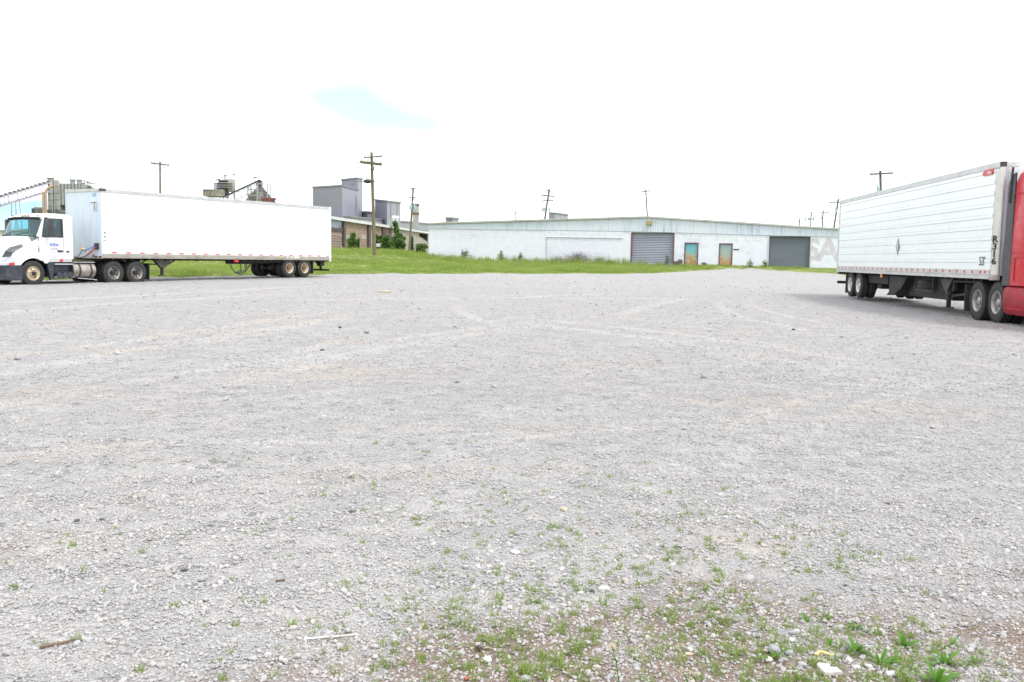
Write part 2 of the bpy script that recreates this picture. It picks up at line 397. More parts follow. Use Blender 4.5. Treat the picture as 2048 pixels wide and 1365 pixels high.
def door_mat(name, top, mid, low, seed):
    m, nt, b, out = new_mat(name)
    tc = nt.nodes.new('ShaderNodeTexCoord'); sx = nt.nodes.new('ShaderNodeSeparateXYZ')
    nt.links.new(tc.outputs['Object'], sx.inputs[0])
    n = noise_node(nt, 2.6, 7, 0.7); n2 = noise_node(nt, 9, 5, 0.7)
    n.noise_dimensions = n2.noise_dimensions = '4D'; n.inputs['W'].default_value = seed; n2.inputs['W'].default_value = seed
    hgt = math_n(nt, 'MULTIPLY_ADD', n.outputs['Fac'], 3.6, math_n(nt, 'MULTIPLY_ADD', sx.outputs['Z'], -0.75, -0.95))   # rust climbs from the sill
    f = ramp(nt, hgt, -0.35, 0.55)
    col = mix(nt, f, top, mid)
    f2 = ramp(nt, math_n(nt, 'MULTIPLY_ADD', n2.outputs['Fac'], 1.6, hgt), 0.9, 1.5)
    col = mix(nt, f2, col, low)
    nt.links.new(col, b.inputs['Base Color']); b.inputs['Roughness'].default_value = 0.75
    bump(nt, b, n2.outputs['Fac'], 0.3, 0.01)
door_mat('door_turquoise', (0.16, 0.42, 0.50), (0.40, 0.43, 0.24), (0.42, 0.21, 0.10), 1.3)
door_mat('door_worn', (0.30, 0.42, 0.42), (0.44, 0.36, 0.20), (0.46, 0.24, 0.12), 6.1)

def slat_mat(name, c1, c2):
    m, nt, b, out = new_mat(name)
    n = noise_node(nt, 0.8, 4, stretch=(0.4, 1, 2)); n2 = noise_node(nt, 5, 3)
    nt.links.new(mix(nt, ramp(nt, n.outputs['Fac'], 0.3, 0.7), c1, c2), b.inputs['Base Color'])
    nt.links.new(ramp(nt, n2.outputs['Fac'], 0.3, 0.7, 0.42, 0.6), b.inputs['Roughness'])
slat_mat('roll_grey', (0.33, 0.345, 0.43), (0.295, 0.31, 0.395))
slat_mat('roll_dark', (0.20, 0.225, 0.265), (0.175, 0.20, 0.24))
slat_mat('clad_grey_shaded', (0.275, 0.28, 0.345), (0.255, 0.26, 0.32))
slat_mat('clad_grey_lit', (0.31, 0.315, 0.38), (0.29, 0.295, 0.355))  # left walls darker, right walls lighter: side lighting painted into one cladding
slat_mat('clad_roof', (0.22, 0.225, 0.26), (0.19, 0.195, 0.22))

# old sign paint left on the blocks
def ghost_mat(name, c1, c2, lo, hi):
    m, nt, b, out = new_mat(name)
    n = noise_node(nt, 2.5, 5, 0.7)
    nt.links.new(mix(nt, ramp(nt, n.outputs['Fac'], lo, hi), c1, c2), b.inputs['Base Color']); b.inputs['Roughness'].default_value = 0.85
ghost_mat('ghost_pink', (0.565, 0.535, 0.60), (0.71, 0.73, 0.80), 0.50, 0.74)
ghost_mat('ghost_grey', (0.575, 0.61, 0.67), (0.71, 0.74, 0.79), 0.36, 0.56)

# crushed limestone yard
def gravel_mat():
    m, nt, b, out = new_mat('gravel')
    geo = nt.nodes.new('ShaderNodeNewGeometry'); P = geo.outputs['Position']
    sx = nt.nodes.new('ShaderNodeSeparateXYZ'); nt.links.new(P, sx.inputs[0])
    big = noise_node(nt, 0.09, 4, 0.55, P); mid = noise_node(nt, 0.45, 5, 0.6, P, (0.55, 1.3, 1)); small = noise_node(nt, 2.4, 5, 0.65, P)
    fine = noise_node(nt, 14, 4, 0.7, P)
    vo = nt.nodes.new('ShaderNodeTexVoronoi'); vo.inputs['Scale'].default_value = 34; nt.links.new(P, vo.inputs['Vector'])
    vo2 = nt.nodes.new('ShaderNodeTexVoronoi'); vo2.inputs['Scale'].default_value = 11; nt.links.new(P, vo2.inputs['Vector'])
    vs = nt.nodes.new('ShaderNodeSeparateColor'); nt.links.new(vo.outputs['Color'], vs.inputs[0])
    vs2 = nt.nodes.new('ShaderNodeSeparateColor'); nt.links.new(vo2.outputs['Color'], vs2.inputs[0])
    col = mix(nt, vs.outputs[0], (0.335, 0.329, 0.334), (0.485, 0.476, 0.478))
    col = mix(nt, ramp(nt, fine.outputs['Fac'], 0.35, 0.7, 0, 0.6), col, (0.40, 0.385, 0.375))
    vo3 = nt.nodes.new('ShaderNodeTexVoronoi'); vo3.inputs['Scale'].default_value = 95; nt.links.new(P, vo3.inputs['Vector'])      # chippings between the stones
    vs3 = nt.nodes.new('ShaderNodeSeparateColor'); nt.links.new(vo3.outputs['Color'], vs3.inputs[0])
    col = mix(nt, 0.5, col, mix(nt, vs3.outputs[0], (0.335, 0.33, 0.328), (0.60, 0.588, 0.58)))
    col = mix(nt, ramp(nt, vo3.outputs['Distance'], 0.48, 0.8, 0, 0.35), col, (0.25, 0.235, 0.225))  # gaps between chippings darkened, their shade put into the colour
    # single darker / paler stones
    col = mix(nt, ramp(nt, vs2.outputs[1], 0.93, 0.97, 0, 0.65), col, (0.15, 0.15, 0.16))
    col = mix(nt, ramp(nt, vs2.outputs[2], 0.92, 0.97, 0, 0.5), col, (0.60, 0.60, 0.60))
    # lilac-grey and pale drifts
    col = mix(nt, ramp(nt, big.outputs['Fac'], 0.40, 0.62, 0, 0.45), col, (0.385, 0.38, 0.40))
    col = mix(nt, ramp(nt, small.outputs['Fac'], 0.42, 0.62, 0.34, 0), col, (0.26, 0.26, 0.275))
    # tan dirt showing through
    dirt = math_n(nt, 'MULTIPLY', ramp(nt, mid.outputs['Fac'], 0.51, 0.68), ramp(nt, small.outputs['Fac'], 0.38, 0.6))
    col = mix(nt, math_n(nt, 'MULTIPLY', dirt, 0.5), col, (0.445, 0.38, 0.33))
    # pale compacted wheel tracks along arcs
    wob = math_n(nt, 'MULTIPLY_ADD', small.outputs['Fac'], 0.9, -0.45)
    wob2 = math_n(nt, 'MULTIPLY_ADD', mid.outputs['Fac'], 2.0, -1.0)
    tracks = None
    for p0, p1, p2, w in TRACKS:
        (cx, cy), r = circle3(p0, p1, p2); ext = 0.72 * math.hypot(p2[0] - p0[0], p2[1] - p0[1])
        dx = math_n(nt, 'SUBTRACT', sx.outputs['X'], cx); dy = math_n(nt, 'SUBTRACT', sx.outputs['Y'], cy)
        d = math_n(nt, 'SQRT', math_n(nt, 'ADD', math_n(nt, 'MULTIPLY', dx, dx), math_n(nt, 'MULTIPLY', dy, dy)))
        d = math_n(nt, 'ABSOLUTE', math_n(nt, 'SUBTRACT', math_n(nt, 'MULTIPLY_ADD', wob, 0.5, math_n(nt, 'MULTIPLY_ADD', wob2, 0.3, d)), r))
        t = ramp(nt, d, w * 0.3, w, 1.0, 0.0)
        ex = math_n(nt, 'SUBTRACT', sx.outputs['X'], p1[0]); ey = math_n(nt, 'SUBTRACT', sx.outputs['Y'], p1[1])
        e = math_n(nt, 'SQRT', math_n(nt, 'ADD', math_n(nt, 'MULTIPLY', ex, ex), math_n(nt, 'MULTIPLY', ey, ey)))
        t = math_n(nt, 'MULTIPLY', t, ramp(nt, e, ext * 0.45, ext, 1.0, 0.0))
        tracks = t if tracks is None else math_n(nt, 'MAXIMUM', tracks, t)
    tfade = math_n(nt, 'MULTIPLY', tracks, ramp(nt, small.outputs['Fac'], 0.32, 0.58, 0.5, 1.0))
    tcol = mix(nt, ramp(nt, mid.outputs['Fac'], 0.42, 0.62), (0.53, 0.53, 0.525), (0.53, 0.475, 0.42))
    col = mix(nt, math_n(nt, 'MULTIPLY', tfade, 0.46), col, tcol)
    # bare soil, where the yard thins out
    at_ = nt.nodes.new('ShaderNodeAttribute'); at_.attribute_name = 'soil'
    scol = mix(nt, math_n(nt, 'MULTIPLY_ADD', vs3.outputs[1], 0.5, math_n(nt, 'MULTIPLY', fine.outputs['Fac'], 0.6)), (0.12, 0.085, 0.066), (0.34, 0.275, 0.235))
    sf = ramp(nt, math_n(nt, 'ADD', math_n(nt, 'MULTIPLY_ADD', fine.outputs['Fac'], 0.9, math_n(nt, 'MULTIPLY', small.outputs['Fac'], 0.9)), math_n(nt, 'ADD', at_.outputs['Fac'], -0.9)), 0.22, 0.75)
    col = mix(nt, sf, col, scol)
    nt.links.new(col, b.inputs['Base Color']); b.inputs['Roughness'].default_value = 0.95; b.inputs['Specular IOR Level'].default_value = 0.2
    h = math_n(nt, 'MULTIPLY_ADD', vo.outputs['Distance'], -0.7, math_n(nt, 'MULTIPLY', vo2.outputs['Distance'], -0.25))
    h = math_n(nt, 'MULTIPLY_ADD', fine.outputs['Fac'], 0.5, math_n(nt, 'MULTIPLY_ADD', vo3.outputs['Distance'], -0.35, h))
    bump(nt, b, h, 0.9, 0.035)
def circle3(a, b, c):
    d = 2 * (a[0] * (b[1] - c[1]) + b[0] * (c[1] - a[1]) + c[0] * (a[1] - b[1]))
    s = [p[0] ** 2 + p[1] ** 2 for p in (a, b, c)]
    ux = (s[0] * (b[1] - c[1]) + s[1] * (c[1] - a[1]) + s[2] * (a[1] - b[1])) / d; uy = (s[0] * (c[0] - b[0]) + s[1] * (a[0] - c[0]) + s[2] * (b[0] - a[0])) / d
    return (ux, uy), math.hypot(a[0] - ux, a[1] - uy)
TRACKS = []
for q0, q1, q2, w in (((-60, 752), (350, 690), (760, 622), .42), ((-60, 725), (330, 672), (720, 612), .30), ((60, 800), (400, 742), (780, 655), .26), ((420, 775), (790, 695), (1080, 652), .34), ((470, 745), (800, 680), (1060, 645), .24),
                      ((1060, 648), (1330, 682), (1640, 740), .30), ((1090, 640), (1350, 668), (1680, 716), .24), ((1440, 604), (1470, 628), (1610, 662), .26), ((1500, 598), (1520, 618), (1660, 648), .24),
                      ((915, 618), (940, 632), (1010, 655), .25), ((1040, 600), (1130, 590), (1220, 588), .4), ((1230, 636), (1300, 612), (1340, 604), .35), ((-100, 640), (250, 606), (560, 590), .5), ((900, 905), (1250, 860), (1600, 870), .10), ((100, 905), (420, 880), (700, 885), .10),
                      ((1480, 850), (1640, 800), (1800, 745), .14), ((1560, 880), (1720, 820), (1880, 755), .14), ((-100, 612), (300, 590), (640, 572), .5), ((650, 600), (1000, 596), (1400, 600), .45)):
    pts3 = [on_ground(*q) for q in (q0, q1, q2)]
    TRACKS.append(tuple((p.x, p.y) for p in pts3) + (w,))
gravel_mat()

def stone_mat(name, cols):
    m, nt, b, out = new_mat(name)
    oi = nt.nodes.new('ShaderNodeObjectInfo')
    cr = nt.nodes.new('ShaderNodeValToRGB'); cr.color_ramp.interpolation = 'LINEAR'
    els = cr.color_ramp.elements
    els[0].position = 0; els[0].color = rgba(cols[0]); els[1].position = 1; els[1].color = rgba(cols[-1])
    for k, c in enumerate(cols[1:-1]):
        e = els.new((k + 1) / (len(cols) - 1)); e.color = rgba(c)
    nt.links.new(oi.outputs['Random'], cr.inputs[0])
    geo = nt.nodes.new('ShaderNodeNewGeometry')
    n = noise_node(nt, 60, 3, 0.6, geo.outputs['Position'])
    col = mix(nt, ramp(nt, n.outputs['Fac'], 0.3, 0.7, 0, 0.35), cr.outputs[0], (0.40, 0.37, 0.34))
    mid = noise_node(nt, 0.45, 5, 0.6, geo.outputs['Position'], (0.55, 1.3, 1)); small = noise_node(nt, 2.4, 5, 0.65, geo.outputs['Position'])   # the same dust as on the yard
    dirt = math_n(nt, 'MULTIPLY', ramp(nt, mid.outputs['Fac'], 0.50, 0.68), ramp(nt, small.outputs['Fac'], 0.38, 0.6))
    col = mix(nt, math_n(nt, 'MULTIPLY', dirt, 0.32), col, (0.46, 0.40, 0.35))
    col = mix(nt, ramp(nt, small.outputs['Fac'], 0.36, 0.56, 0.2, 0), col, (0.29, 0.29, 0.30))
    nt.links.new(col, b.inputs['Base Color']); b.inputs['Roughness'].default_value = 0.92; b.inputs['Specular IOR Level'].default_value = 0.2
stone_mat('gravel_stone', [(0.30, 0.298, 0.302), (0.36, 0.357, 0.36), (0.375, 0.37, 0.378), (0.42, 0.415, 0.42), (0.36, 0.356, 0.365), (0.45, 0.445, 0.445), (0.43, 0.405, 0.385), (0.39, 0.386, 0.395), (0.335, 0.333, 0.34), (0.52, 0.515, 0.51), (0.42, 0.365, 0.33)])

def soil_mat():
    m, nt, b, out = new_mat('field_soil')
    geo = nt.nodes.new('ShaderNodeNewGeometry'); P = geo.outputs['Position']
    n = noise_node(nt, 0.6, 5, 0.6, P); n2 = noise_node(nt, 0.03, 3, 0.5, P)
    col = mix(nt, ramp(nt, n.outputs['Fac'], 0.35, 0.65), (0.15, 0.21, 0.045), (0.26, 0.28, 0.095))
    col = mix(nt, ramp(nt, n2.outputs['Fac'], 0.4, 0.6, 0, 0.4), col, (0.12, 0.16, 0.05))
    nt.links.new(col, b.inputs['Base Color']); b.inputs['Roughness'].default_value = 0.95
soil_mat()
M = MATS

# ------------------------------------------------------------------ mesh builder and tagging
class MB:
    def __init__(self): self.v, self.f = [], []
    def add(self, vs, fs):
        o = len(self.v); self.v += [tuple(p) for p in vs]; self.f += [tuple(i + o for i in q) for q in fs]; return self
    def box(self, x0, x1, y0, y1, z0, z1):
        return self.add([(x0, y0, z0), (x1, y0, z0), (x1, y1, z0), (x0, y1, z0), (x0, y0, z1), (x1, y0, z1), (x1, y1, z1), (x0, y1, z1)],
                        [(0, 3, 2, 1), (4, 5, 6, 7), (0, 1, 5, 4), (1, 2, 6, 5), (2, 3, 7, 6), (3, 0, 4, 7)])
    def bar(self, a, b, w, h=None, up=(0, 0, 1)):
        """a square bar from a to b"""
        h = w if h is None else h
        a, b = Vector(a), Vector(b); d = (b - a).normalized(); u = Vector(up)
        if abs(d.dot(u)) > 0.97: u = Vector((1, 0, 0))
        s = d.cross(u).normalized(); t = s.cross(d).normalized()
        vs = []
        for p in (a, b):
            for i, j in ((-1, -1), (1, -1), (1, 1), (-1, 1)): vs.append(p + s * (i * w / 2) + t * (j * h / 2))
        return self.add(vs, [(3, 2, 1, 0), (4, 5, 6, 7), (0, 1, 5, 4), (1, 2, 6, 5), (2, 3, 7, 6), (3, 0, 4, 7)])
    def tube(self, pts, r, n=8, r1=None, cap=True):
        pts = [Vector(p) for p in pts]; k = len(pts); vs, fs = [], []
        prev = None
        for i, p in enumerate(pts):
            d = (pts[min(i + 1, k - 1)] - pts[max(i - 1, 0)]).normalized()
            if prev is None:
                u = Vector((0, 0, 1)) if abs(d.z) < 0.9 else Vector((1, 0, 0))
                s = d.cross(u).normalized()
            else:
                s = (prev - d * prev.dot(d)).normalized()
            prev = s; t = d.cross(s)
            rr = r if r1 is None else r + (r1 - r) * i / (k - 1)
            for j in range(n):
                a = 2 * math.pi * j / n; vs.append(p + s * (rr * math.cos(a)) + t * (rr * math.sin(a)))
        for i in range(k - 1):
            for j in range(n):
                a, b2 = i * n + j, i * n + (j + 1) % n; fs.append((a, b2, b2 + n, a + n))
        if cap: fs.append(tuple(range(n - 1, -1, -1))); fs.append(tuple((k - 1) * n + j for j in range(n)))
        return self.add(vs, fs)
    def lathe(self, prof, n=24, axis='z', origin=(0, 0, 0), cap=True):
        """prof: (radius, along) pairs, turned round the axis; radius 0 at an end closes it"""
        o = Vector(origin); vs, fs = [], []
        for r, h in prof:
            for j in range(n):
                a = 2 * math.pi * j / n; c, s = r * math.cos(a), r * math.sin(a)
                vs.append(o + Vector({'z': (c, s, h), 'y': (s, h, c), 'x': (h, c, s)}[axis]))
        for i in range(len(prof) - 1):
            for j in range(n):
                a, b = i * n + j, i * n + (j + 1) % n; fs.append((a, b, b + n, a + n))
        if cap and prof[0][0] > 1e-6: fs.append(tuple(range(n - 1, -1, -1)))
        if cap and prof[-1][0] > 1e-6: fs.append(tuple((len(prof) - 1) * n + j for j in range(n)))
        return self.add(vs, fs)
    def prism(self, poly, axis, a, b):
        """outline (two coordinates) pushed along an axis from a to b"""
        n = len(poly)
        def pt(p, t): return {'x': (t, p[0], p[1]), 'y': (p[0], t, p[1]), 'z': (p[0], p[1], t)}[axis]
        return self.add([pt(p, a) for p in poly] + [pt(p, b) for p in poly],
                        [tuple(range(n - 1, -1, -1)), tuple(range(n, 2 * n))] + [(i, (i + 1) % n, n + (i + 1) % n, n + i) for i in range(n)])
    def loft(self, secs, close=False):
        n = len(secs[0]); vs = [p for s in secs for p in s]; fs = []
        for i in range(len(secs) - 1):
            for j in range(n if close else n - 1):
                a, b = i * n + j, i * n + (j + 1) % n; fs.append((a, b, b + n, a + n))
        return self.add(vs, fs)
    def build(self, name, mat, parent=None, smooth=None, bevel=0.0, label=None, solid=0.0):
        me = bpy.data.meshes.new(name)
        me.from_pydata(self.v, [], self.f)
        if bevel or smooth is not None or solid:
            bm = bmesh.new(); bm.from_mesh(me)
            bmesh.ops.remove_doubles(bm, verts=bm.verts, dist=1e-5)
            bmesh.ops.recalc_face_normals(bm, faces=bm.faces)
            if solid: bmesh.ops.solidify(bm, geom=bm.faces[:], thickness=solid)
            if bevel:
                ed = [e for e in bm.edges if len(e.link_faces) == 2 and e.calc_face_angle(0) > 0.5]
                bmesh.ops.bevel(bm, geom=ed, offset=bevel, segments=2, affect='EDGES', profile=0.6)
            if smooth is not None:
                for f in bm.faces: f.smooth = True
                for e in bm.edges: e.smooth = not (len(e.link_faces) != 2 or e.calc_face_angle(0) > math.radians(smooth))
            bm.to_mesh(me); bm.free()
        else:
            bm = bmesh.new(); bm.from_mesh(me); bmesh.ops.recalc_face_normals(bm, faces=bm.faces); bm.to_mesh(me); bm.free()
        me.materials.append(M[mat] if isinstance(mat, str) else mat)
        o = bpy.data.objects.new(name, me); C.objects.link(o)
        if parent is not None: o.parent = parent
        if label: o['label'] = label
        return o
def mb(): return MB()
def box(*a): return MB().box(*a)
def thing(name, label, cat, loc=(0, 0, 0), rz=0.0, group=None):
    o = bpy.data.objects.new(name, None); o.empty_display_size = 0.3
    C.objects.link(o); o.location = loc; o.rotation_euler = (0, 0, rz)
    o['label'] = label; o['category'] = cat
    if group: o['group'] = group
    return o
def tag(o, label, cat, group=None):
    o['label'] = label; o['category'] = cat
    if group: o['group'] = group
    return o
def structure(o): o['kind'] = 'structure'; return o
def inst(src, parent, loc=(0, 0, 0), rot=(0, 0, 0), scale=(1, 1, 1)):
    o = src.copy(); C.objects.link(o); o.parent = parent; o.location = loc; o.rotation_euler = rot; o.scale = scale
    return o
def text_mesh(name, s, size, mat, parent, M4, extrude=0.002, bold=0.0):
    cu = bpy.data.curves.new(name, 'FONT'); cu.body = s; cu.size = size; cu.align_x = 'CENTER'; cu.align_y = 'CENTER'
    cu.extrude = extrude; cu.offset = bold; cu.resolution_u = 3
    t = bpy.data.objects.new(name, cu); C.objects.link(t)
    dg = bpy.context.evaluated_depsgraph_get()
    me = bpy.data.meshes.new_from_object(t.evaluated_get(dg)); me.name = name
    bpy.data.objects.remove(t); bpy.data.curves.remove(cu)
    me.materials.clear(); me.materials.append(M[mat])
    o = bpy.data.objects.new(name, me); C.objects.link(o); o.parent = parent; o.matrix_local = M4
    return o
def frame4(origin, ex, ey):
    ex, ey = Vector(ex).normalized(), Vector(ey).normalized(); ez = ex.cross(ey)
    return Matrix(((ex.x, ey.x, ez.x, origin[0]), (ex.y, ey.y, ez.y, origin[1]), (ex.z, ey.z, ez.z, origin[2]), (0, 0, 0, 1)))
def scatter(name, pts, rot, scl, idx, protos):
    """one object of kind stuff: prototypes set on points by geometry nodes"""
    me = bpy.data.meshes.new(name); me.from_pydata([tuple(p) for p in pts], [], [])
    for nm, typ, arr in (('rot', 'FLOAT_VECTOR', rot), ('scl', 'FLOAT_VECTOR', scl)):
        a = me.attributes.new(nm, typ, 'POINT'); a.data.foreach_set('vector', np.asarray(arr, dtype=np.float32).ravel())
    a = me.attributes.new('idx', 'INT', 'POINT'); a.data.foreach_set('value', np.asarray(idx, dtype=np.int32))
    o = bpy.data.objects.new(name, me); C.objects.link(o); o['kind'] = 'stuff'
    col = bpy.data.collections.new(name + '_pieces')
    for p in protos: col.objects.link(p)
    ng = bpy.data.node_groups.new(name, 'GeometryNodeTree')
    ng.interface.new_socket('Geometry', in_out='INPUT', socket_type='NodeSocketGeometry')
    ng.interface.new_socket('Geometry', in_out='OUTPUT', socket_type='NodeSocketGeometry')
    N, L = ng.nodes, ng.links
    gi, go = N.new('NodeGroupInput'), N.new('NodeGroupOutput')
    ci = N.new('GeometryNodeCollectionInfo'); ci.inputs['Collection'].default_value = col
    ci.inputs['Separate Children'].default_value = True; ci.inputs['Reset Children'].default_value = True
    ip = N.new('GeometryNodeInstanceOnPoints'); ip.inputs['Pick Instance'].default_value = True
    def named(nm, t):
        a = N.new('GeometryNodeInputNamedAttribute'); a.data_type = t; a.inputs['Name'].default_value = nm; return a.outputs[0]
    er = N.new('FunctionNodeEulerToRotation')
    L.new(named('rot', 'FLOAT_VECTOR'), er.inputs[0]); L.new(er.outputs[0], ip.inputs['Rotation'])
    L.new(named('scl', 'FLOAT_VECTOR'), ip.inputs['Scale']); L.new(named('idx', 'INT'), ip.inputs['Instance Index'])
    L.new(gi.outputs[0], ip.inputs['Points']); L.new(ci.outputs[0], ip.inputs['Instance']); L.new(ip.outputs[0], go.inputs[0])
    md = o.modifiers.new('scatter', 'NODES'); md.node_group = ng
    return o
def proto(mbx, name, mat, smooth=False):
    o = mbx.build(name, mat, smooth=60 if smooth else None); C.objects.unlink(o); return o
rng = np.random.default_rng(7)
random.seed(7)

# ------------------------------------------------------------------ ground
EDGE_PX = [(-150, 570), (20, 561), (180, 558), (350, 554.5), (500, 552), (665, 550), (855, 547.5), (1024, 547), (1180, 547.5), (1300, 546.5), (1380, 543),
           (1440, 538.5), (1500, 538), (1560, 541), (1620, 545), (1675, 549), (1760, 562), (1930, 589), (2048, 600), (2200, 612)]
_e = []
for u, v in EDGE_PX:
    p = on_ground(u, v); _e.append((math.atan2(p.x, p.y), math.hypot(p.x, p.y)))
E_AZ = np.array([-math.pi, -1.6, -1.0] + [a for a, r in _e] + [1.0, 1.6, math.pi])
E_R = np.array([30, 40, 44.0] + [r for a, r in _e] + [40, 40, 30.0])
def edge_r(az):
    az = np.asarray(az, float)
    r = np.interp(az, E_AZ, E_R)
    return r + (fbm(az * 46, r * 0 + 3.3, 5, 5) - 0.5) * 5.0 * np.clip(r / 60, .3, 1) + (fbm(az * 420, r * 0, 8, 3) - 0.5) * 1.3
def lot_z(x, y):
    r = np.hypot(x, y)
    return height(x, y) + (fbm(x * 0.7, y * 0.7, 3, 3) - 0.5) * 0.05 + (fbm(x * 4, y * 4, 21, 3) - 0.5) * 0.022 * sm(30, 6, r)
def soil_amount(x, y):
    s = sm(-1.5, -0.1, x) * sm(4.6, 3.1, y - 0.34 * np.clip(x, -1.2, 1.3)) * (0.48 + 0.52 * sm(.36, .62, fbm(x * 1.7, y * 1.7, 32, 4)))
    s = s * 0.9 + sm(0.58, 0.74, fbm(x * 1.1, y * 1.6, 31, 4)) * 0.30 * sm(9.5, 3.5, y)
    return np.clip(s + (fbm(x * 4, y * 4, 44, 3) - 0.5) * 0.5 * (s > 0.02), 0, 1)
azs = np.concatenate([np.arange(-180, -45, 3.0), np.arange(-45, -35, 0.5), np.arange(-35, 35, 0.2), np.arange(35, 45, 0.5), np.arange(45, 180.01, 3.0)]) * math.pi / 180
ER = edge_r(azs)
def polar(name, rows, z_of, mat, attr=None):
    n, k = len(azs), rows.shape[0]
    X, Y = rows * np.sin(azs)[None, :], rows * np.cos(azs)[None, :]
    Z = z_of(X, Y)
    V = np.stack([X, Y, Z], -1).reshape(-1, 3)
    i = np.arange(k - 1)[:, None] * n + np.arange(n - 1)[None, :]
    Fq = np.stack([i, i + n, i + n + 1, i + 1], -1).reshape(-1, 4)
    me = bpy.data.meshes.new(name); me.from_pydata(V.tolist(), [], Fq.tolist())
    me.polygons.foreach_set('use_smooth', np.ones(len(Fq), bool))
    me.materials.append(M[mat])
    if attr is not None:
        a = me.attributes.new('soil', 'FLOAT', 'POINT'); a.data.foreach_set('value', attr(V[:, 0], V[:, 1]).astype(np.float32))
    o = bpy.data.objects.new(name, me); C.objects.link(o)
    if me.polygons[0].normal.z < 0: me.flip_normals()
    return structure(o)
t = np.linspace(0, 1, 170)
prog = 0.012 * t + 0.988 * t ** 2.3
rows = 0.3 + prog[:, None] * (ER[None, :] - 0.3)
lot = polar('gravel_yard', rows, lot_z, 'gravel', soil_amount)
lot['label'] = 'pale grey crushed stone truck yard'
fr = np.concatenate([np.array([-2.5, -0.6, 0.0, 0.6, 1.4, 2.5]), np.geomspace(4, 3200, 52)])
def field_z(x, y):
    az = np.arctan2(x, y); r = np.hypot(x, y); e = np.interp(az, azs, ER)
    bumpy = (fbm(x * 0.12, y * 0.12, 61, 3) - 0.5) * 0.35 * sm(0, 12, r - e)
    return height(x, y) + bumpy - 0.05 + 0.10 * sm(0.2, 4, r - e) + 0 * x
rows2 = np.maximum(ER[None, :] + fr[:, None], 0.5)
field = polar('field_ground', rows2, field_z, 'field_soil')
field['label'] = 'green overgrown field behind the gravel yard'
def gz(x, y): return float(field_z(np.array([x]), np.array([y]))[0])

# ------------------------------------------------------------------ white block warehouse
def facade_frame(x0, y0, x1, y1):
    o = Vector((x0, y0, 0)); e = Vector((x1 - x0, y1 - y0, 0)); L = e.length; e.normalize()
    return o, e, L, math.atan2(e.y, e.x)
def on_wall(o, e, u, v):
    """(along, height) of the picture point on the vertical plane through o along e"""
    n = Vector((-e.y, e.x, 0)); d = ray(u, v); k = (o - CAM).dot(n) / d.dot(n); p = CAM + d * k
    return (p - o).dot(e), p.z
def holed_wall(m, t0, t1, z0, ztop, holes, depth, step=2.5):
    """front plane (y = 0) with openings; reveals go back by depth. ztop: function of t"""
    ts = sorted(set([t0, t1] + [h[0] for h in holes] + [h[1] for h in holes] + list(np.arange(t0 + step, t1, step))))
    for a, b in zip(ts, ts[1:]):
        cut = sorted([(h[2], h[3]) for h in holes if h[0] <= a + 1e-6 and h[1] >= b - 1e-6])
        lo = z0
        for c0, c1 in cut + [(None, None)]:
            if c0 is None: hi0, hi1 = ztop(a), ztop(b)
            else: hi0 = hi1 = c0
            if hi0 - lo > 1e-3: m.add([(a, 0, lo), (b, 0, lo), (b, 0, hi1), (a, 0, hi0)], [(0, 1, 2, 3)])
            if c0 is not None: lo = c1
    for a, b, c, d in holes:
        m.add([(a, 0, c), (a, depth, c), (a, depth, d), (a, 0, d)], [(0, 1, 2, 3)])
        m.add([(b, 0, c), (b, depth, c), (b, depth, d), (b, 0, d)], [(3, 2, 1, 0)])
        m.add([(a, 0, d), (b, 0, d), (b, depth, d), (a, depth, d)], [(0, 1, 2, 3)])
    return m
WO, WE, WL, WR = facade_frame(-8.77, 97.0, 35.4, 86.9)
wh = thing('warehouse', 'long low white block warehouse with pale metal gable band and roll-up doors', 'warehouse', WO, WR)
def wpix(u, v): return on_wall(WO, WE, u, v)
tP = wpix(1295, 433)[0]; zP = wpix(1295, 434)[1]; zL = wpix(856, 447)[1]; zR = wpix(1675, 458)[1]; tR_ = wpix(1675, 458)[0]
slopeR = (zR - zP) / (tR_ - tP)
def roof_z(t): return zL + (zP - zL) * t / tP if t < tP else zP + slopeR * (t - tP)
fb = [wpix(u, v) for u, v in ((857, 457.5), (1090, 460.5), (1263, 463), (1536, 471), (1675, 474))]
def band_z(t): return float(np.interp(t, [p[0] for p in fb] + [WL], [p[1] for p in fb] + [fb[-1][1] - 0.08]))
def rect(u0, v0, u1, v1):
    a, b = wpix(u0, (v0 + v1) / 2)[0], wpix(u1, (v0 + v1) / 2)[0]
    um = (u0 + u1) / 2
    return (a, b, wpix(um, v1)[1], wpix(um, v0)[1])
openings = {'roll_a': rect(1263.5, 464.5, 1346.5, 527), 'roll_b': rect(1537, 472, 1620.5, 537),
            'door_a': rect(1368.5, 485.5, 1396.5, 531), 'door_b': rect(1437.5, 487, 1465, 533.5)}
for k in ('roll_a', 'roll_b'):
    a, b, c, d = openings[k]; openings[k] = (a, b, c, min(d, band_z(a) - 0.02, band_z(b) - 0.02))
zb = 0.2
wall = holed_wall(mb(), 0, WL, zb, lambda t: band_z(t) + 0.04, list(openings.values()), 0.24)
wall.add([(0, 0, zb), (0, 42, zb), (0, 42, zL - 0.1), (0, 0, zL - 0.1)], [(3, 2, 1, 0)])
zRR = roof_z(WL)
wall.add([(WL, 0, zb), (WL, 42, zb), (WL, 42, zRR - 0.1), (WL, 0, zRR - 0.1)], [(0, 1, 2, 3)])
wall.add([(0, 42, zb), (WL, 42, zb), (WL, 42, zRR), (tP, 42, zP), (0, 42, zL)], [(4, 3, 2, 1, 0)])
wall.build('block_wall', 'block_white', wh)
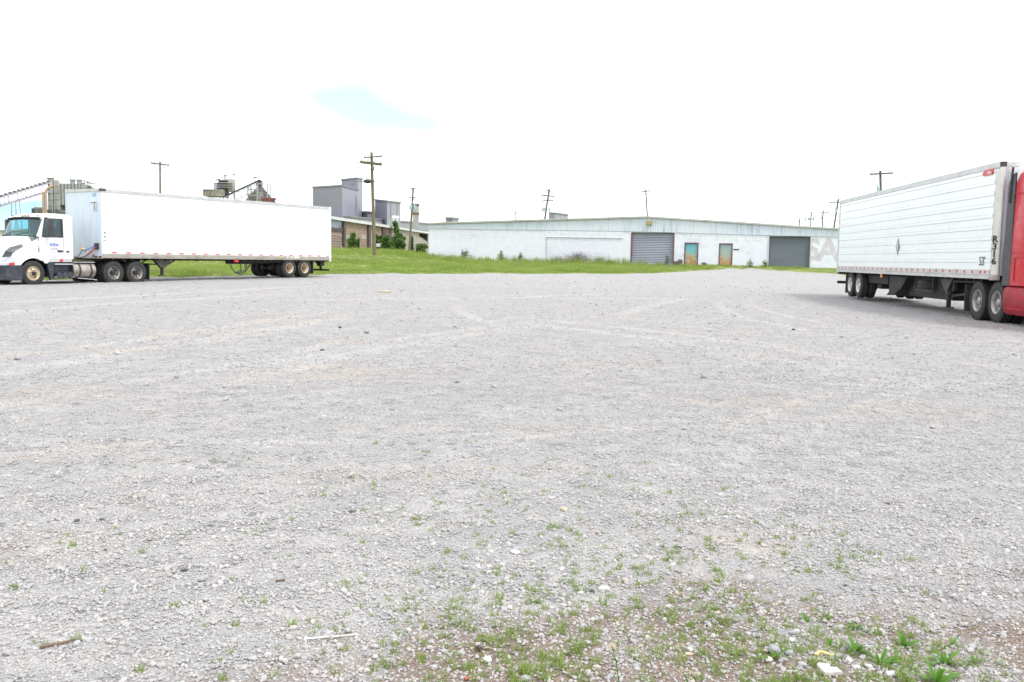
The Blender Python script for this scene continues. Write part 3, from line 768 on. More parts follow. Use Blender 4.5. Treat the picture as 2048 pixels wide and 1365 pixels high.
# ribbed metal band under the roof, sheet by sheet
edges_t = list(np.linspace(-0.06, WL + 0.06, 23)); ti = [tP] 
bt = sorted(set([round(x, 3) for x in edges_t if abs(x - tP) > 0.8] + [round(tP, 3)]))
for a, b in zip(bt, bt[1:]):
    m = mb(); n = max(3, int((b - a - 0.02) / 0.115)); xs = np.linspace(a + 0.006, b - 0.006, n); secs = []
    yo = random.uniform(0, 0.008)
    for i, x in enumerate(xs):
        y = -0.05 - yo - (0.022 if i % 2 else 0.0)
        secs.append([(x, y, band_z(x) - random.uniform(0, 0.012)), (x, y, roof_z(x) - 0.04)])
    m.loft(secs)
    m.add([secs[0][0], secs[0][1], (xs[0], 0.02, roof_z(xs[0]) - 0.04), (xs[0], 0.02, band_z(xs[0]))], [(0, 1, 2, 3)])
    m.build('fascia_sheet', 'fascia_metal', wh)
m = mb()
for a, b in ((-0.12, tP), (tP, WL + 0.12)):
    m.add([(a, -0.14, roof_z(a) - 0.02), (b, -0.14, roof_z(b) - 0.02), (b, 42.2, roof_z(b) - 0.02), (a, 42.2, roof_z(a) - 0.02),
           (a, -0.14, roof_z(a) + 0.05), (b, -0.14, roof_z(b) + 0.05), (b, 42.2, roof_z(b) + 0.05), (a, 42.2, roof_z(a) + 0.05)],
          [(0, 3, 2, 1), (4, 5, 6, 7), (0, 1, 5, 4), (1, 2, 6, 5), (2, 3, 7, 6), (3, 0, 4, 7)])
roof = m.build('roof', 'roof_white', wh)
for a, b in ((-0.14, tP), (tP, WL + 0.14)):
    mb().bar((a, -0.19, roof_z(a) - 0.02), (b, -0.19, roof_z(b) - 0.02), 0.1, 0.17).build('roof_edge_trim', 'roof_edge', roof, bevel=0.02)
def roof_vent(u, d, h, w, mat='galv'):
    tt = wpix(u, 440)[0] * (1 + 0.0); p = box(tt - w / 2, tt + w / 2, d, d + w, roof_z(tt) + 0.04, roof_z(tt) + 0.04 + h)
    p.add([(tt - w * .7, d - .1, roof_z(tt) + .04 + h), (tt + w * .7, d - .1, roof_z(tt) + .04 + h), (tt + w * .7, d + w + .1, roof_z(tt) + .04 + h), (tt - w * .7, d + w + .1, roof_z(tt) + .04 + h), (tt, d + w / 2, roof_z(tt) + h + .16)],
          [(0, 1, 4), (1, 2, 4), (2, 3, 4), (3, 0, 4), (3, 2, 1, 0)])
    p.build('roof_vent', mat, roof)
roof_vent(1165, 9, 0.34, 0.5); roof_vent(1178, 12, 0.3, 0.4); roof_vent(1315, 14, 0.35, 0.3, 'galv_dark'); roof_vent(1400, 20, 0.3, 0.6)
# roll-up doors: one curtain of interlocked slats each, guides and hood
def roll_door(key, mat, slat, guide_mat, label):
    a, b, c, d = openings[key]
    m = mb(); z = c + 0.03; prof = []
    while z < d - 0.04:
        prof += [(0.20, z), (0.165, z + slat * 0.45), (0.195, z + slat * 0.86), (0.215, z + slat * 0.93)]; z += slat
    secs = [[(a + 0.02, y, zz), (b - 0.02, y, zz)] for y, zz in prof]
    m.loft(secs)
    cur = m.build('roll_door', mat, wh, smooth=35, label=label)
    box(a + 0.01, b - 0.01, 0.13, 0.22, c - 0.02, c + 0.06).build('bottom_bar', 'galv_dark', cur, bevel=0.01)
    for x0, x1 in ((a - 0.09, a + 0.03), (b - 0.03, b + 0.09)):
        box(x0, x1, -0.05, 0.13, c - 0.15, d - 0.004).build('guide_rail', guide_mat, cur, bevel=0.01)
    box(a + 0.03, b - 0.03, 0.02, 0.20, d - 0.10, d - 0.012).build('hood', 'galv_dark', cur, bevel=0.01)
    return cur
roll_door('roll_a', 'roll_grey', 0.165, 'frame_maroon', 'lilac-grey ribbed roll-up door with maroon frame')
roll_door('roll_b', 'roll_dark', 0.10, 'rail_light', 'dark slate-grey roll-up door with pale frame')
def man_door(key, mat, label):
    a, b, c, d = openings[key]
    dr = MB().box(0, b - a - 0.2, -0.025, 0.025, 0, d - c - 0.12).build('door', mat, wh, bevel=0.006, label=label)
    dr.location = (a + 0.10, 0.10, c + 0.01)
    box(-0.10, 0.0, -0.13, 0.05, 0, d - c - 0.008).build('frame_jamb', 'frame_maroon', dr, bevel=0.01)
    w = b - a - 0.2
    box(w, w + 0.10, -0.13, 0.05, 0, d - c - 0.008).build('frame_jamb', 'frame_maroon', dr, bevel=0.01)
    box(0, w, -0.13, 0.05, d - c - 0.12, d - c - 0.010).build('frame_head', 'frame_maroon', dr, bevel=0.01)
    for hz in (0.98, 1.2):
        MB().lathe([(0.0, -0.075), (0.03, -0.075), (0.035, -0.05), (0.02, -0.026)], 10, 'y', (w - 0.10, 0, hz)).build('door_knob', 'white_mark', dr, smooth=40)
    return dr
man_door('door_a', 'door_turquoise', 'turquoise steel door with rust patches beside the concrete blocks')
man_door('door_b', 'door_worn', 'faded blue-grey steel door, rusty towards the sill')
# sign board, ghost letters, wall lamp, address plate
sa = rect(1092, 461.5, 1247, 475)
zs1, zs2 = wpix(1092, 474)[1], wpix(1247, 476.5)[1]; zt1, zt2 = wpix(1092, 462)[1], wpix(1247, 464)[1]
m = mb(); ta, tb = sa[0], sa[1]
m.add([(ta, -0.04, zs1), (tb, -0.04, zs2), (tb, -0.04, zt2 - 0.03), (ta, -0.04, zt1 - 0.03), (ta, 0.0, zs1), (tb, 0.0, zs2), (tb, 0.0, zt2 - 0.03), (ta, 0.0, zt1 - 0.03)],
      [(0, 1, 2, 3), (0, 4, 5, 1), (3, 2, 6, 7), (0, 3, 7, 4), (1, 5, 6, 2)])
sb = m.build('sign_board', 'block_white', wh)
mb().bar((ta, -0.06, zs1 - 0.02), (tb, -0.06, zs2 - 0.02), 0.05, 0.05).build('trim', 'roof_white', sb)
for k, u in enumerate((1101, 1113, 1126, 1139, 1152, 1171, 1186, 1198, 1212, 1226, 1241)):
    tt, zz = wpix(u, 469 + (u - 1092) * 0.013); w = 0.28 if k % 3 else 0.36
    q = mb()
    shape = k % 4
    segs = [[(-1, -1, -1, 1), (-1, 1, 1, 1), (-1, -1, 1, -1)], [(0, -1, 0, 1), (-1, 1, 1, 1)], [(-1, -1, -1, 1), (1, -1, 1, 1), (-1, 0, 1, 0)], [(-1, 1, 1, 1), (-1, 0, 1, 0), (-1, -1, 1, -1), (-1, 0, -1, 1)]][shape]
    for x0, z0_, x1, z1_ in segs: q.bar((tt + x0 * w / 2, -0.0405 - 0.0006 * k, zz + z0_ * 0.2), (tt + x1 * w / 2, -0.0405 - 0.0006 * k, zz + z1_ * 0.2), 0.004, 0.07, up=(0, 0, 1))
    o = q.build('faded_letter', 'ghost_grey', sb)
def wall_text(s, u, v, px_h, mat):
    tt, zz = wpix(u, v); sz = px_h / 20.8 / 0.69
    return text_mesh('faded_letter', s, sz, mat, wh, frame4((tt, -0.006, zz), (1, 0, 0), (0, 0, 1)), 0.002, 0.09)
wall_text('A', 1657, 502, 42, 'ghost_pink')
so = wall_text('S', 1625.5, 501, 40, 'ghost_pink'); bm = bmesh.new(); bm.from_mesh(so.data)      # the door was cut through this letter later
bmesh.ops.bisect_plane(bm, geom=bm.verts[:] + bm.edges[:] + bm.faces[:], plane_co=(openings['roll_b'][1] + 0.12 - so.location.x, 0, 0), plane_no=(-1, 0, 0), clear_outer=True); bm.to_mesh(so.data); bm.free()
for u0, v0, u1, v1 in ((1390, 470, 1404, 481), (1431, 470.5, 1452, 482), (1456, 472, 1475, 484), (1487, 474, 1531, 484), (1489, 492, 1500, 508), (1368, 470, 1384, 478)):
    r = rect(u0, v0, u1, v1); box(r[0], r[1], -0.005, 0.003, r[2], r[3]).build('paint_patch', 'ghost_grey', wh)
r = rect(1294.5, 442.5, 1303.5, 450); lamp = box(r[0], r[1], -0.34, -0.07, r[2], r[3]).build('wall_lamp', 'lamp_yellow', wh, bevel=0.03)
box(r[0] + 0.05, r[1] - 0.05, -0.30, -0.10, r[2] - 0.05, r[2]).build('lens', 'porcelain', lamp)
r = rect(1467, 498.5, 1478, 501); box(r[0], r[1], -0.02, 0.004, r[2], r[3]).build('address_plate', 'dark_text', wh)
r = rect(1092, 474, 1094, 520); box(r[0], r[1], -0.03, 0.003, 0.6, zs1 - 0.03).build('wall_joint', 'rail_light', wh)
a, b, c, d = openings['door_a']
slab_y = -0.75
box(a - 1.2, b + 0.1, slab_y, -0.02, c - 0.35, c - 0.04).build('door_step', 'concrete_slab', wh, bevel=0.03)
a2, b2, c2, d2 = openings['roll_a']
box(a2 - 0.1, b2 + 0.1, -0.5, 0.14, c2 - 0.3, c2 - 0.03).build('threshold', 'concrete_slab', wh, bevel=0.02)
# loose concrete blocks by the doors
def loose_block(u, vtop, vbot, off, wpx, label):
    tt = wpix(u, vbot)[0]; p = WO + WE * tt + Vector((WE.y, -WE.x, 0)) * off
    h = (vbot - vtop) / 20.4; w = wpx / 20.4
    t = thing('concrete_block', label, 'concrete block', (p.x, p.y, wpix(u, vbot)[1]), WR, 'loose concrete blocks by the warehouse doors')
    hw = w / 2; dd = 0.2
    m = mb().prism([(-hw, 0), (hw, 0), (hw, h), (-hw, h)], 'y', -dd, dd); m.build('block_body', 'block_grey', t, bevel=0.012)
    for sx in (-0.5, 0.5): box(sx * hw - hw * .3, sx * hw + hw * .3, -dd - .004, -dd + .05, h * .2, h * .8).build('core_hole_shade', 'chassis_grey', t)  # dark patches on the face paint the shade of the cores
    return t
loose_block(1351, 523, 529, 0.35, 8.5, 'low grey concrete block beside the lilac roll-up door')
loose_block(1360.5, 519.5, 528.5, 0.33, 8.5, 'tall grey concrete block left of the turquoise door')
loose_block(1408, 525.5, 532.5, 0.3, 9, 'single grey concrete block right of the turquoise door')

# ------------------------------------------------------------------ brick ruin
BO, BE, BL, BR = facade_frame(-24.3, 125.0, -17.2, 190.0)
br_ = thing('brick_building', 'derelict long brick building with patched bays and pale roof edge', 'building', BO, BR)
def bpix(u, v): return on_wall(BO, BE, u, v)
ztop_l, ztop_r = bpix(664, 440)[1], bpix(852, 468)[1]
def bz(t): return ztop_l + (ztop_r - ztop_l) * (t - bpix(664, 440)[0]) / (bpix(852, 468)[0] - bpix(664, 440)[0])
tb = {u: bpix(u, 480)[0] for u in (640, 664, 684, 688, 734, 738, 763, 770, 776, 784, 838, 856)}
t_end = bpix(872, 480)[0]; t_start = -12.0; zg = 0.4
blk_lo = bpix(674, 461)[1]
box(t_start, tb[684], 0, 0.5, zg, blk_lo).build('wall_bay', 'brick_rose', br_)
m = mb(); m.add([(t_start, 0.04, blk_lo), (tb[684], 0.04, blk_lo), (tb[684], 0.04, bz(tb[684])), (t_start, 0.04, bz(t_start))], [(0, 1, 2, 3)]); m.build('painted_panel', 'panel_blue', br_)
box(t_start, tb[684], -0.12, 0.0, blk_lo - 0.15, blk_lo + 0.3).build('lintel', 'brick_dark', br_)
for k in range(9):
    z = 1.5 + k * 0.36
    if z < blk_lo - 0.4: box(t_start, tb[684] - 0.2, -0.06, 0.0, z, z + 0.09).build('brick_course', 'block_pale', br_)
def bay(a, b, mat, name='wall_bay'):
    m = mb(); m.add([(a, 0, zg), (b, 0, zg), (b, 0, bz(b)), (a, 0, bz(a)), (a, 0.5, zg), (b, 0.5, zg), (b, 0.5, bz(b)), (a, 0.5, bz(a))],
                    [(0, 1, 2, 3), (7, 6, 5, 4), (0, 3, 7, 4), (1, 5, 6, 2), (3, 2, 6, 7)]); return m.build(name, mat, br_)
bay(tb[688], tb[734], 'brick_orange'); bay(tb[738], tb[763], 'brick_orange'); bay(tb[770], tb[784], 'brick_rose')
for a, b, mt in ((tb[684], tb[688], 'brick_dark'), (tb[734], tb[738], 'brick_dark'), (tb[763], tb[770], 'brick_dark')):
    m = mb(); m.add([(a, -0.28, zg), (b, -0.28, zg), (b, -0.28, bz(b) - .1), (a, -0.28, bz(a) - .1), (a, 0.4, zg), (b, 0.4, zg), (b, 0.4, bz(b) - .1), (a, 0.4, bz(a) - .1)],
                    [(0, 1, 2, 3), (0, 3, 7, 4), (1, 5, 6, 2), (3, 2, 6, 7)]); m.build('pilaster', mt, br_)
for u0, v0, u1, v1 in ((699, 444, 712, 448), (718, 446, 733, 449), (722, 470, 732, 479), (690, 470, 698, 484)):
    a, b = bpix(u0, 460)[0], bpix(u1, 460)[0]; z0, z1 = bpix((u0 + u1) / 2, v1)[1], bpix((u0 + u1) / 2, v0)[1]
    box(a, b, -0.03, 0.02, z0, z1).build('wall_patch', 'block_pale', br_)
# pale block bay with its broken corner, stepped course by course
a, b = tb[784], tb[838]
m = mb(); m.add([(a, -0.05, zg), (b, -0.05, zg), (b, -0.05, bz(b)), (a, -0.05, bz(a))], [(0, 1, 2, 3)])
m.add([(a, -0.05, zg), (a, 0.3, zg), (a, 0.3, bz(a)), (a, -0.05, bz(a))], [(0, 1, 2, 3)])
tt, n = b, 9
for k in range(n):
    t2 = b + (t_end - b) * (k + 1) / n; drop = 0.5 + 2.0 * ((k + 1) / n) ** 0.8 + random.uniform(-0.15, 0.15)
    zt = bz(tt) - drop; m.add([(tt, -0.05, zg), (t2, -0.05, zg), (t2, -0.05, zt), (tt, -0.05, zt), (tt, 0.3, zt), (t2, 0.3, zt)], [(0, 1, 2, 3), (3, 2, 5, 4)]); tt = t2
m.build('wall_bay', 'block_pale', br_, label='pale block wall bay with broken upper corner')
box(b - 1, t_end + 6, 3.0, 3.2, zg, bz(t_end) + 1).build('interior_shade_sheet', 'hollow_shade', br_)  # near-black sheet painting the shade behind the broken corner
m = mb(); ov = 0.45
m.add([(t_start, -ov, bz(t_start) + .02), (t_end + 8, -ov, bz(t_end + 8) + .02), (t_end + 8, 14, bz(t_end + 8) + 1.0), (t_start, 14, bz(t_start) + 1.0),
       (t_start, -ov, bz(t_start) + .42), (t_end + 8, -ov, bz(t_end + 8) + .42), (t_end + 8, 14, bz(t_end + 8) + 1.4), (t_start, 14, bz(t_start) + 1.4)],
      [(0, 3, 2, 1), (4, 5, 6, 7), (0, 1, 5, 4), (1, 2, 6, 5), (2, 3, 7, 6), (3, 0, 4, 7)])
m.build('roof', 'roof_white', br_)
box(t_start, t_start + 0.5, 0.5, 14, zg, bz(t_start)).build('end_wall', 'brick_rose', br_)

# ------------------------------------------------------------------ grey clad plant buildings behind it
def ribbed(m, p0, p1, z0a, z0b, z1a, z1b, rib=0.8, dep=0.025):
    p0, p1 = Vector(p0), Vector(p1); e = (p1 - p0); L = e.length; e.normalize(); n = Vector((e.y, -e.x))
    k = max(2, int(L / rib)) * 2; secs = []
    for i in range(k + 1):
        s = i / k; off = dep if (i % 4) in (1, 2) else 0.0; q = p0 + e * (L * s) + n * off
        secs.append([(q.x, q.y, z0a + (z0b - z0a) * s), (q.x, q.y, z1a + (z1b - z1a) * s)])
    m.loft(secs)
def clad_block(corners, zt, name, label, roofdrop=0.0):
    """corners: (u, top v, depth) of the visible left, middle and right edges"""
    P = [at(u, v, y) for u, v, y in corners]
    t = thing(name, label, 'industrial building', (P[1].x, P[1].y, 0), 0, 'grey clad plant buildings')
    loc = [Vector((p.x - P[1].x, p.y - P[1].y)) for p in P]; zs = [p.z for p in P]
    m = mb(); ribbed(m, loc[0], loc[1], 1.5, 1.5, zs[0], zs[1]); m.build('wall_cladding', 'clad_grey_shaded', t)
    m = mb(); ribbed(m, loc[1], loc[2], 1.5, 1.5, zs[1], zs[2]); m.build('wall_cladding', 'clad_grey_lit', t)
    far = loc[0] + loc[2] - loc[1]
    m = mb(); m.add([(loc[0].x, loc[0].y, zs[0]), (loc[1].x, loc[1].y, zs[1]), (loc[2].x, loc[2].y, zs[2]), (far.x, far.y, zs[0] + zs[2] - zs[1])], [(0, 1, 2, 3)])
    m.add([(loc[0].x, loc[0].y, 1.5), (loc[0].x, loc[0].y, zs[0]), (far.x, far.y, zs[0] + zs[2] - zs[1]), (far.x, far.y, 1.5)], [(0, 1, 2, 3)])
    m.add([(loc[2].x, loc[2].y, 1.5), (loc[2].x, loc[2].y, zs[2]), (far.x, far.y, zs[0] + zs[2] - zs[1]), (far.x, far.y, 1.5)], [(0, 1, 2, 3)])
    m.build('roof', 'clad_roof', t)
    for a, b in ((0, 1), (1, 2)):
        mb().bar((loc[a].x, loc[a].y, zs[a]), (loc[b].x, loc[b].y, zs[b]), 0.5, 0.4).build('roof_trim', 'clad_roof', t)
    return t, P, loc, zs
g1, P1, l1, z1 = clad_block([(625.5, 375, 262), (684, 371.5, 250), (716, 379.5, 262)], 0, 'plant_building', 'wide grey clad plant building left of the tall pole')
g2, P2, l2, z2 = clad_block([(683, 360, 275), (715, 356.5, 268), (725, 358.5, 276)], 0, 'plant_tower', 'tall grey clad tower rising behind the wide plant building')
g3, P3, l3, z3 = clad_block([(750, 400, 268), (774, 402.5, 260), (801, 405.5, 272)], 0, 'plant_building', 'smaller grey clad plant building right of the tall pole')
def pipe_on(t, P0, pts, r, mat, name='wall_pipe'):
    mb().tube([at(*p) - Vector((P0.x, P0.y, 0)) for p in pts], r, 6).build(name, mat, t)
pipe_on(g1, P1[1], [(712, 392, 254), (712, 432, 254)], 0.12, 'galv_dark')
pipe_on(g2, P2[1], [(704, 368, 262), (703.5, 371, 262), (705, 372, 262), (706.5, 370, 262), (707, 364, 262), (731, 363.6, 262)], 0.10, 'galv_dark')
pipe_on(g3, P3[1], [(781.5, 404, 258), (781.5, 437, 258)], 0.10, 'galv_dark'); pipe_on(g3, P3[1], [(794, 406, 262), (794, 437, 262)], 0.10, 'galv_dark')
g4, P4, l4, z4 = clad_block([(640, 437, 256), (700, 434, 240), (860, 448, 300)], 0, 'plant_annex', 'low grey plant annex showing above the brick building roof')
g5, P5, l5, z5 = clad_block([(721, 424.5, 278), (735, 424, 272), (770, 428, 285)], 0, 'plant_link', 'low pale link building between the two grey plant blocks')
g6, P6, l6, z6 = clad_block([(1098, 426, 300), (1110, 426.5, 296), (1136, 430, 310)], 0, 'distant_shed', 'grey shed top just above the warehouse roof beside the leaning pole')
g7, P7, l7, z7 = clad_block([(892, 436.5, 250), (905, 436.5, 246), (917, 437.5, 252)], 0, 'roof_unit', 'dark slate box showing above the left end of the warehouse roof')
# stack beside the leaning pole, rooftop dishes
p = at(832, 408, 250); st = thing('plant_stack', 'grey square stack behind the leaning pole with transformers', 'stack', (p.x, p.y, 0))
box(-0.75, 0.75, -0.75, 0.75, 1.5, p.z).build('shaft', 'galv', st, bevel=0.03)
box(-0.85, 0.85, -0.85, 0.85, p.z - 0.6, p.z).build('cap', 'galv_dark', st)
box(-0.85, 0.85, -0.85, 0.85, at(832, 430, 250).z, at(832, 426, 250).z).build('collar', 'rust', st)
for u, v, nm in ((788, 437, 'left'), (794.5, 437.5, 'right')):
    p = at(u, v, 190); t = thing('roof_ventilator', 'pale roof ventilator on the brick building roof, ' + nm + ' of the pair', 'ventilator', (p.x, p.y, p.z - 0.45), 0, 'ventilators on the brick building roof')
    mb().lathe([(0.25, 0), (0.25, 0.35), (0.42, 0.5), (0.42, 0.8), (0.2, 0.98), (0, 1.0)], 12).build('cowl', 'roof_white', t, smooth=40)
    mb().lathe([(0.3, -2.2), (0.3, 0.02)], 12).build('pipe', 'galv', t)

# ------------------------------------------------------------------ concrete works on the left
D1 = 190.0
def metres(px, d): return px / F_PX * d
p = at(106, 430, D1); base = gz(p.x, p.y)
sl = thing('cement_silo', 'tall pair of grey cement silos with ladder above the white cab', 'silo', (p.x, p.y, base))
def rel(u, v, d=D1, o=None):
    o = o or sl
    q = at(u, v, d); return Vector((q.x - o.location.x, q.y - o.location.y, q.z - o.location.z))
for u0, u1, vt, dd, mt in ((95.5, 107, 364, 0, 'galv'), (105.5, 116.8, 361, 0.25, 'silo_pale')):
    r = metres(u1 - u0, D1) / 2; c = rel((u0 + u1) / 2, vt); zb_ = rel(106, 424).z
    s = mb().lathe([(0.2, zb_ - 1.0), (r, zb_ + 0.6), (r, c.z - 0.1), (r * 0.96, c.z), (0, c.z + 0.15)], 20, 'z', (c.x, dd, 0)).build('silo_body', mt, sl, smooth=35)
    for k in range(4): mb().lathe([(r + 0.03, 0), (r + 0.03, 0.12)], 20, 'z', (c.x, dd, zb_ + 1 + k * (c.z - zb_ - 1) / 4)).build('ring_seam', 'galv_dark', s)
for ux in (95, 100, 112, 117):
    for dd in (-0.5, 0.6):
        q = rel(ux, 424); mb().bar((q.x, dd, 0), (q.x, dd, q.z + 1.2), 0.18).build('support_leg', 'galv', sl)
q0, q1 = rel(112, 425), rel(112, 362)
for sx in (-0.25, 0.25): mb().bar((q0.x + sx, -1.1, 0.5), (q1.x + sx, -1.1, q1.z), 0.06).build('ladder_rail', 'rail_light', sl)
for a, b in ((q0.x - 1.6, q0.x + 1.6),): box(a - 1.2, b, -0.9, 1.0, q0.z - 0.1, q0.z + 0.5).build('deck', 'galv_dark', sl)
c = rel(101.5, 358); box(c.x - 0.5, c.x + 0.5, -0.4, 0.4, rel(101, 364).z, c.z).build('dust_filter', 'galv', sl); box(c.x - 0.75, c.x + 0.55, -0.5, 0.5, c.z, c.z + 0.18).build('filter_cap', 'galv_dark', sl)
p = at(90, 430, D1 - 3); t = thing('dust_pipe', 'orange and tan vertical pipe with bent top beside the silos', 'pipe', (p.x, p.y, base))
o_ = t
for du, mt, nm in ((2.2, 'pipe_orange', 'riser'), (-2.4, 'pipe_tan', 'riser')):
    x = metres(du, D1); ztop_ = at(90, 384, D1 - 3).z - base
    pts = [(x, 0, 0), (x, 0, ztop_)] + ([(x + 0.25, 0.1, ztop_ + 0.5), (x + 0.75, 0.3, ztop_ + 1.0), (x + 1.3, 0.5, ztop_ + 1.2)] if du > 0 else [])
    mb().tube(pts, metres(2.3, D1), 12).build(nm, mt, t, smooth=40)
p = at(77, 420, D1 + 6); t = thing('water_tank', 'small grey drum tank left of the orange pipe', 'tank', (p.x, p.y, base))
r = metres(9, D1); zt = at(77, 414, D1 + 6).z - base; zb_ = at(77, 428, D1 + 6).z - base
mb().lathe([(r, zb_), (r, zt - 0.1), (r * 0.92, zt), (0, zt + 0.05)], 18).build('drum', 'galv', t, smooth=35)
for a in range(7): box(-r + a * r / 3 - 0.08, -r + a * r / 3 + 0.08, -r - 0.03, -r * 0.2, zb_ + 0.1, zt - 0.35).build('stave', 'galv_dark', t)
for a in (-1, 1): box(a * r * .6 - .1, a * r * .6 + .1, -.1, .1, 0, zb_).build('support_leg', 'galv_dark', t)
p = at(147, 400, D1 + 14); t = thing('aggregate_bin', 'wide grey aggregate bin with two roof vents behind the white trailer', 'bin', (p.x, p.y, base))
w = metres(53, D1 + 14); zt = at(147, 369, D1 + 14).z - base
box(-w / 2, w / 2, -2.5, 2.5, zt - 4.6, zt).build('bin_body', 'galv', t, bevel=0.05)
for k in range(9): box(-w / 2 + k * w / 8 - .06, -w / 2 + k * w / 8 + .06, -2.62, -2.5, zt - 4.6, zt).build('stiffener', 'galv_dark', t)
for k in (-1, 1):
    for j in (-1, 1): box(k * w * .42 - .15, k * w * .42 + .15, j * 2 - .15, j * 2 + .15, 0, zt - 4.6).build('support_leg', 'galv_dark', t)
for u in (145, 159):
    x = at(u, 365, D1 + 14).x - p.x; mb().lathe([(0.5, zt), (0.5, zt + 0.75), (0.68, zt + 0.8), (0.68, zt + 1.05), (0, zt + 1.1)], 12, 'z', (x, 0, 0)).build('roof_vent', 'galv', t, smooth=40)
x = at(122, 385, D1 + 14).x - p.x; box(x - 1.0, x + 1.0, -2.2, 2.2, 0.0, zt - 1.2).build('hopper_tower', 'galv_dark', t)
mb().bar((at(117, 365, D1).x - p.x, -4, zt + .1), (at(140, 367, D1).x - p.x, -1, zt + .1), 0.2).build('walkway', 'galv', t)
# inclined lattice conveyor
def conveyor(name, label, a, b, d0, d1, depth_m, mat, belt, legs, n=16, roller=True, wdt=1.3):
    A, B = at(a[0], a[1], d0), at(b[0], b[1], d1)
    t = thing(name, label, 'conveyor', (A.x, A.y, A.z)); v = B - A; hor = Vector((v.x, v.y, 0)).normalized(); sd = Vector((-hor.y, hor.x, 0)); upv = Vector((0, 0, 1))
    for s in (-1, 1):
        for hh in (0, -depth_m): mb().bar(sd * (s * wdt / 2) + upv * hh, v + sd * (s * wdt / 2) + upv * hh, 0.20).build('chord', mat, t)
        m = mb()
        for k in range(n):
            p0 = v * (k / n) + sd * (s * wdt / 2); p1 = v * ((k + 1) / n) + sd * (s * wdt / 2)
            m.bar(p0, p0 - upv * depth_m, 0.06); m.bar(p0 - upv * depth_m if k % 2 else p0, p1 if k % 2 else p1 - upv * depth_m, 0.05)
        m.build('lattice', mat, t)['kind'] = 'stuff'
    mb().bar(v * 0.0 + upv * 0.22, v + upv * 0.22, wdt * 0.85, 0.55 if belt == 'belt_dark' else 0.15).build('belt', belt, t)
    if roller:
        for k in range(n):
            q = v * ((k + 0.5) / n) + upv * 0.36; mb().bar(q - hor * 0.28 - sd * wdt * .4, q + hor * 0.28 - sd * wdt * .4, 0.35, 0.34).build('idler', 'belt_dark' if belt == 'belt_dark' else 'galv_dark', t)
    for f, spread in legs:
        q = v * f - upv * depth_m; g = gz(A.x + q.x, A.y + q.y) - A.z - 0.1
        for s in (-1, 1):
            for h2 in (-1, 1): mb().bar(q + sd * (s * wdt / 2) + hor * (h2 * 0.35), Vector((q.x, q.y, g)) + sd * (s * wdt / 2 * 1.2) + hor * (h2 * spread), 0.14).build('trestle_leg', mat, t)
        for j in range(1, 5):
            f2 = j / 5; zz = q.z + (g - q.z) * f2; s2 = 0.35 + (spread - 0.35) * f2
            mb().bar(Vector((q.x, q.y, zz)) - hor * s2 - sd * wdt * .5, Vector((q.x, q.y, zz)) + hor * s2 - sd * wdt * .5, 0.08).build('trestle_tie', mat, t)
    return t
conveyor('lattice_conveyor', 'lilac lattice conveyor climbing to the silos at the left edge', (-60, 413), (97, 366), 176, 190, 1.7, 'truss_lilac', 'truss_lilac', [(0.56, 0.9), (0.1, 0.9)], 18)

# ------------------------------------------------------------------ aggregate plant above the trailer roof
D2 = 262.0
p = at(453, 400, D2); b2_ = gz(p.x, p.y)
ps = thing('batch_plant', 'stained concrete batch plant tower with round hopper above the white trailer', 'plant tower', (p.x, p.y, b2_))
def r2(u, v): return rel(u, v, D2, ps)
def bx2(u0, v0, u1, v1, y0, y1, nm, mt, bev=0.05): 
    a, b = r2(u0, v1), r2(u1, v0); return box(a.x, b.x, y0, y1, a.z, b.z).build(nm, mt, ps, bevel=bev)
bx2(437, 361, 455, 380, 0, 4, 'mixer_house', 'silo_dark'); bx2(436, 359.5, 456, 361.5, -0.3, 4.2, 'roof_slab', 'silo_pale')
for vv in (366, 371, 375): bx2(436, vv, 467, vv + 0.8, -0.9, -0.2, 'gantry_floor', 'galv')
for uu in (438, 444, 450): bx2(uu, 363, uu + 2, 365.5, -0.1, 0.0, 'opening', 'hollow_shade', 0)  # flat dark patches paint the shade of openings
c = r2(460, 370); r = metres(8, D2)
mb().lathe([(r * 0.75, r2(460, 384).z), (r, r2(460, 379).z), (r, r2(460, 372.5).z), (r * 1.05, r2(460, 372).z), (r * 1.05, r2(460, 370.5).z), (r, r2(460, 370).z), (r, r2(460, 360).z), (r * .9, r2(460, 358.5).z), (0, r2(460, 358).z)], 20, 'z', (c.x, 1.0, 0)).build('round_hopper', 'silo_pale', ps, smooth=35)
c = r2(446, 350); r = metres(3, D2)
mb().lathe([(r, r2(446, 360).z), (r, r2(446, 350).z), (r * 1.5, r2(446, 349.6).z), (r * 1.5, r2(446, 348.6).z), (0.2, r2(446, 348).z)], 12, 'z', (c.x, 2, 0)).build('dust_collector', 'tower_pale', ps, smooth=40)
bx2(424.5, 366, 432, 382, 1, 3, 'cement_silo', 'tower_pale'); bx2(424, 365.3, 432.5, 366.3, .9, 3.1, 'silo_cap', 'galv')
bx2(432, 368, 437, 381, 1.5, 3, 'elevator_leg', 'galv'); bx2(431, 358.2, 440, 359.2, -.5, .2, 'screw_feeder', 'galv_dark'); bx2(430.5, 360.5, 437, 361.6, -.5, .2, 'screw_feeder', 'galv_dark')
for uu in (438, 452, 467): bx2(uu, 379, uu + 1.2, 402, 0.5, 0.8, 'support_leg', 'galv_dark', 0)
q = r2(467.5, 349); mb().bar((r2(466, 362).x, 0.5, r2(466, 362).z), (q.x - .2, 0.5, q.z), 0.08).build('lamp_mast', 'galv', ps); bx2(465.7, 347.3, 469, 350, .2, .8, 'flood_lamp', 'galv_dark')
bx2(413, 381.5, 432, 394, -3, 3, 'shed_wall', 'shed_beige'); bx2(432, 380.5, 450, 394, -2, 4, 'shed_wall', 'shed_beige')
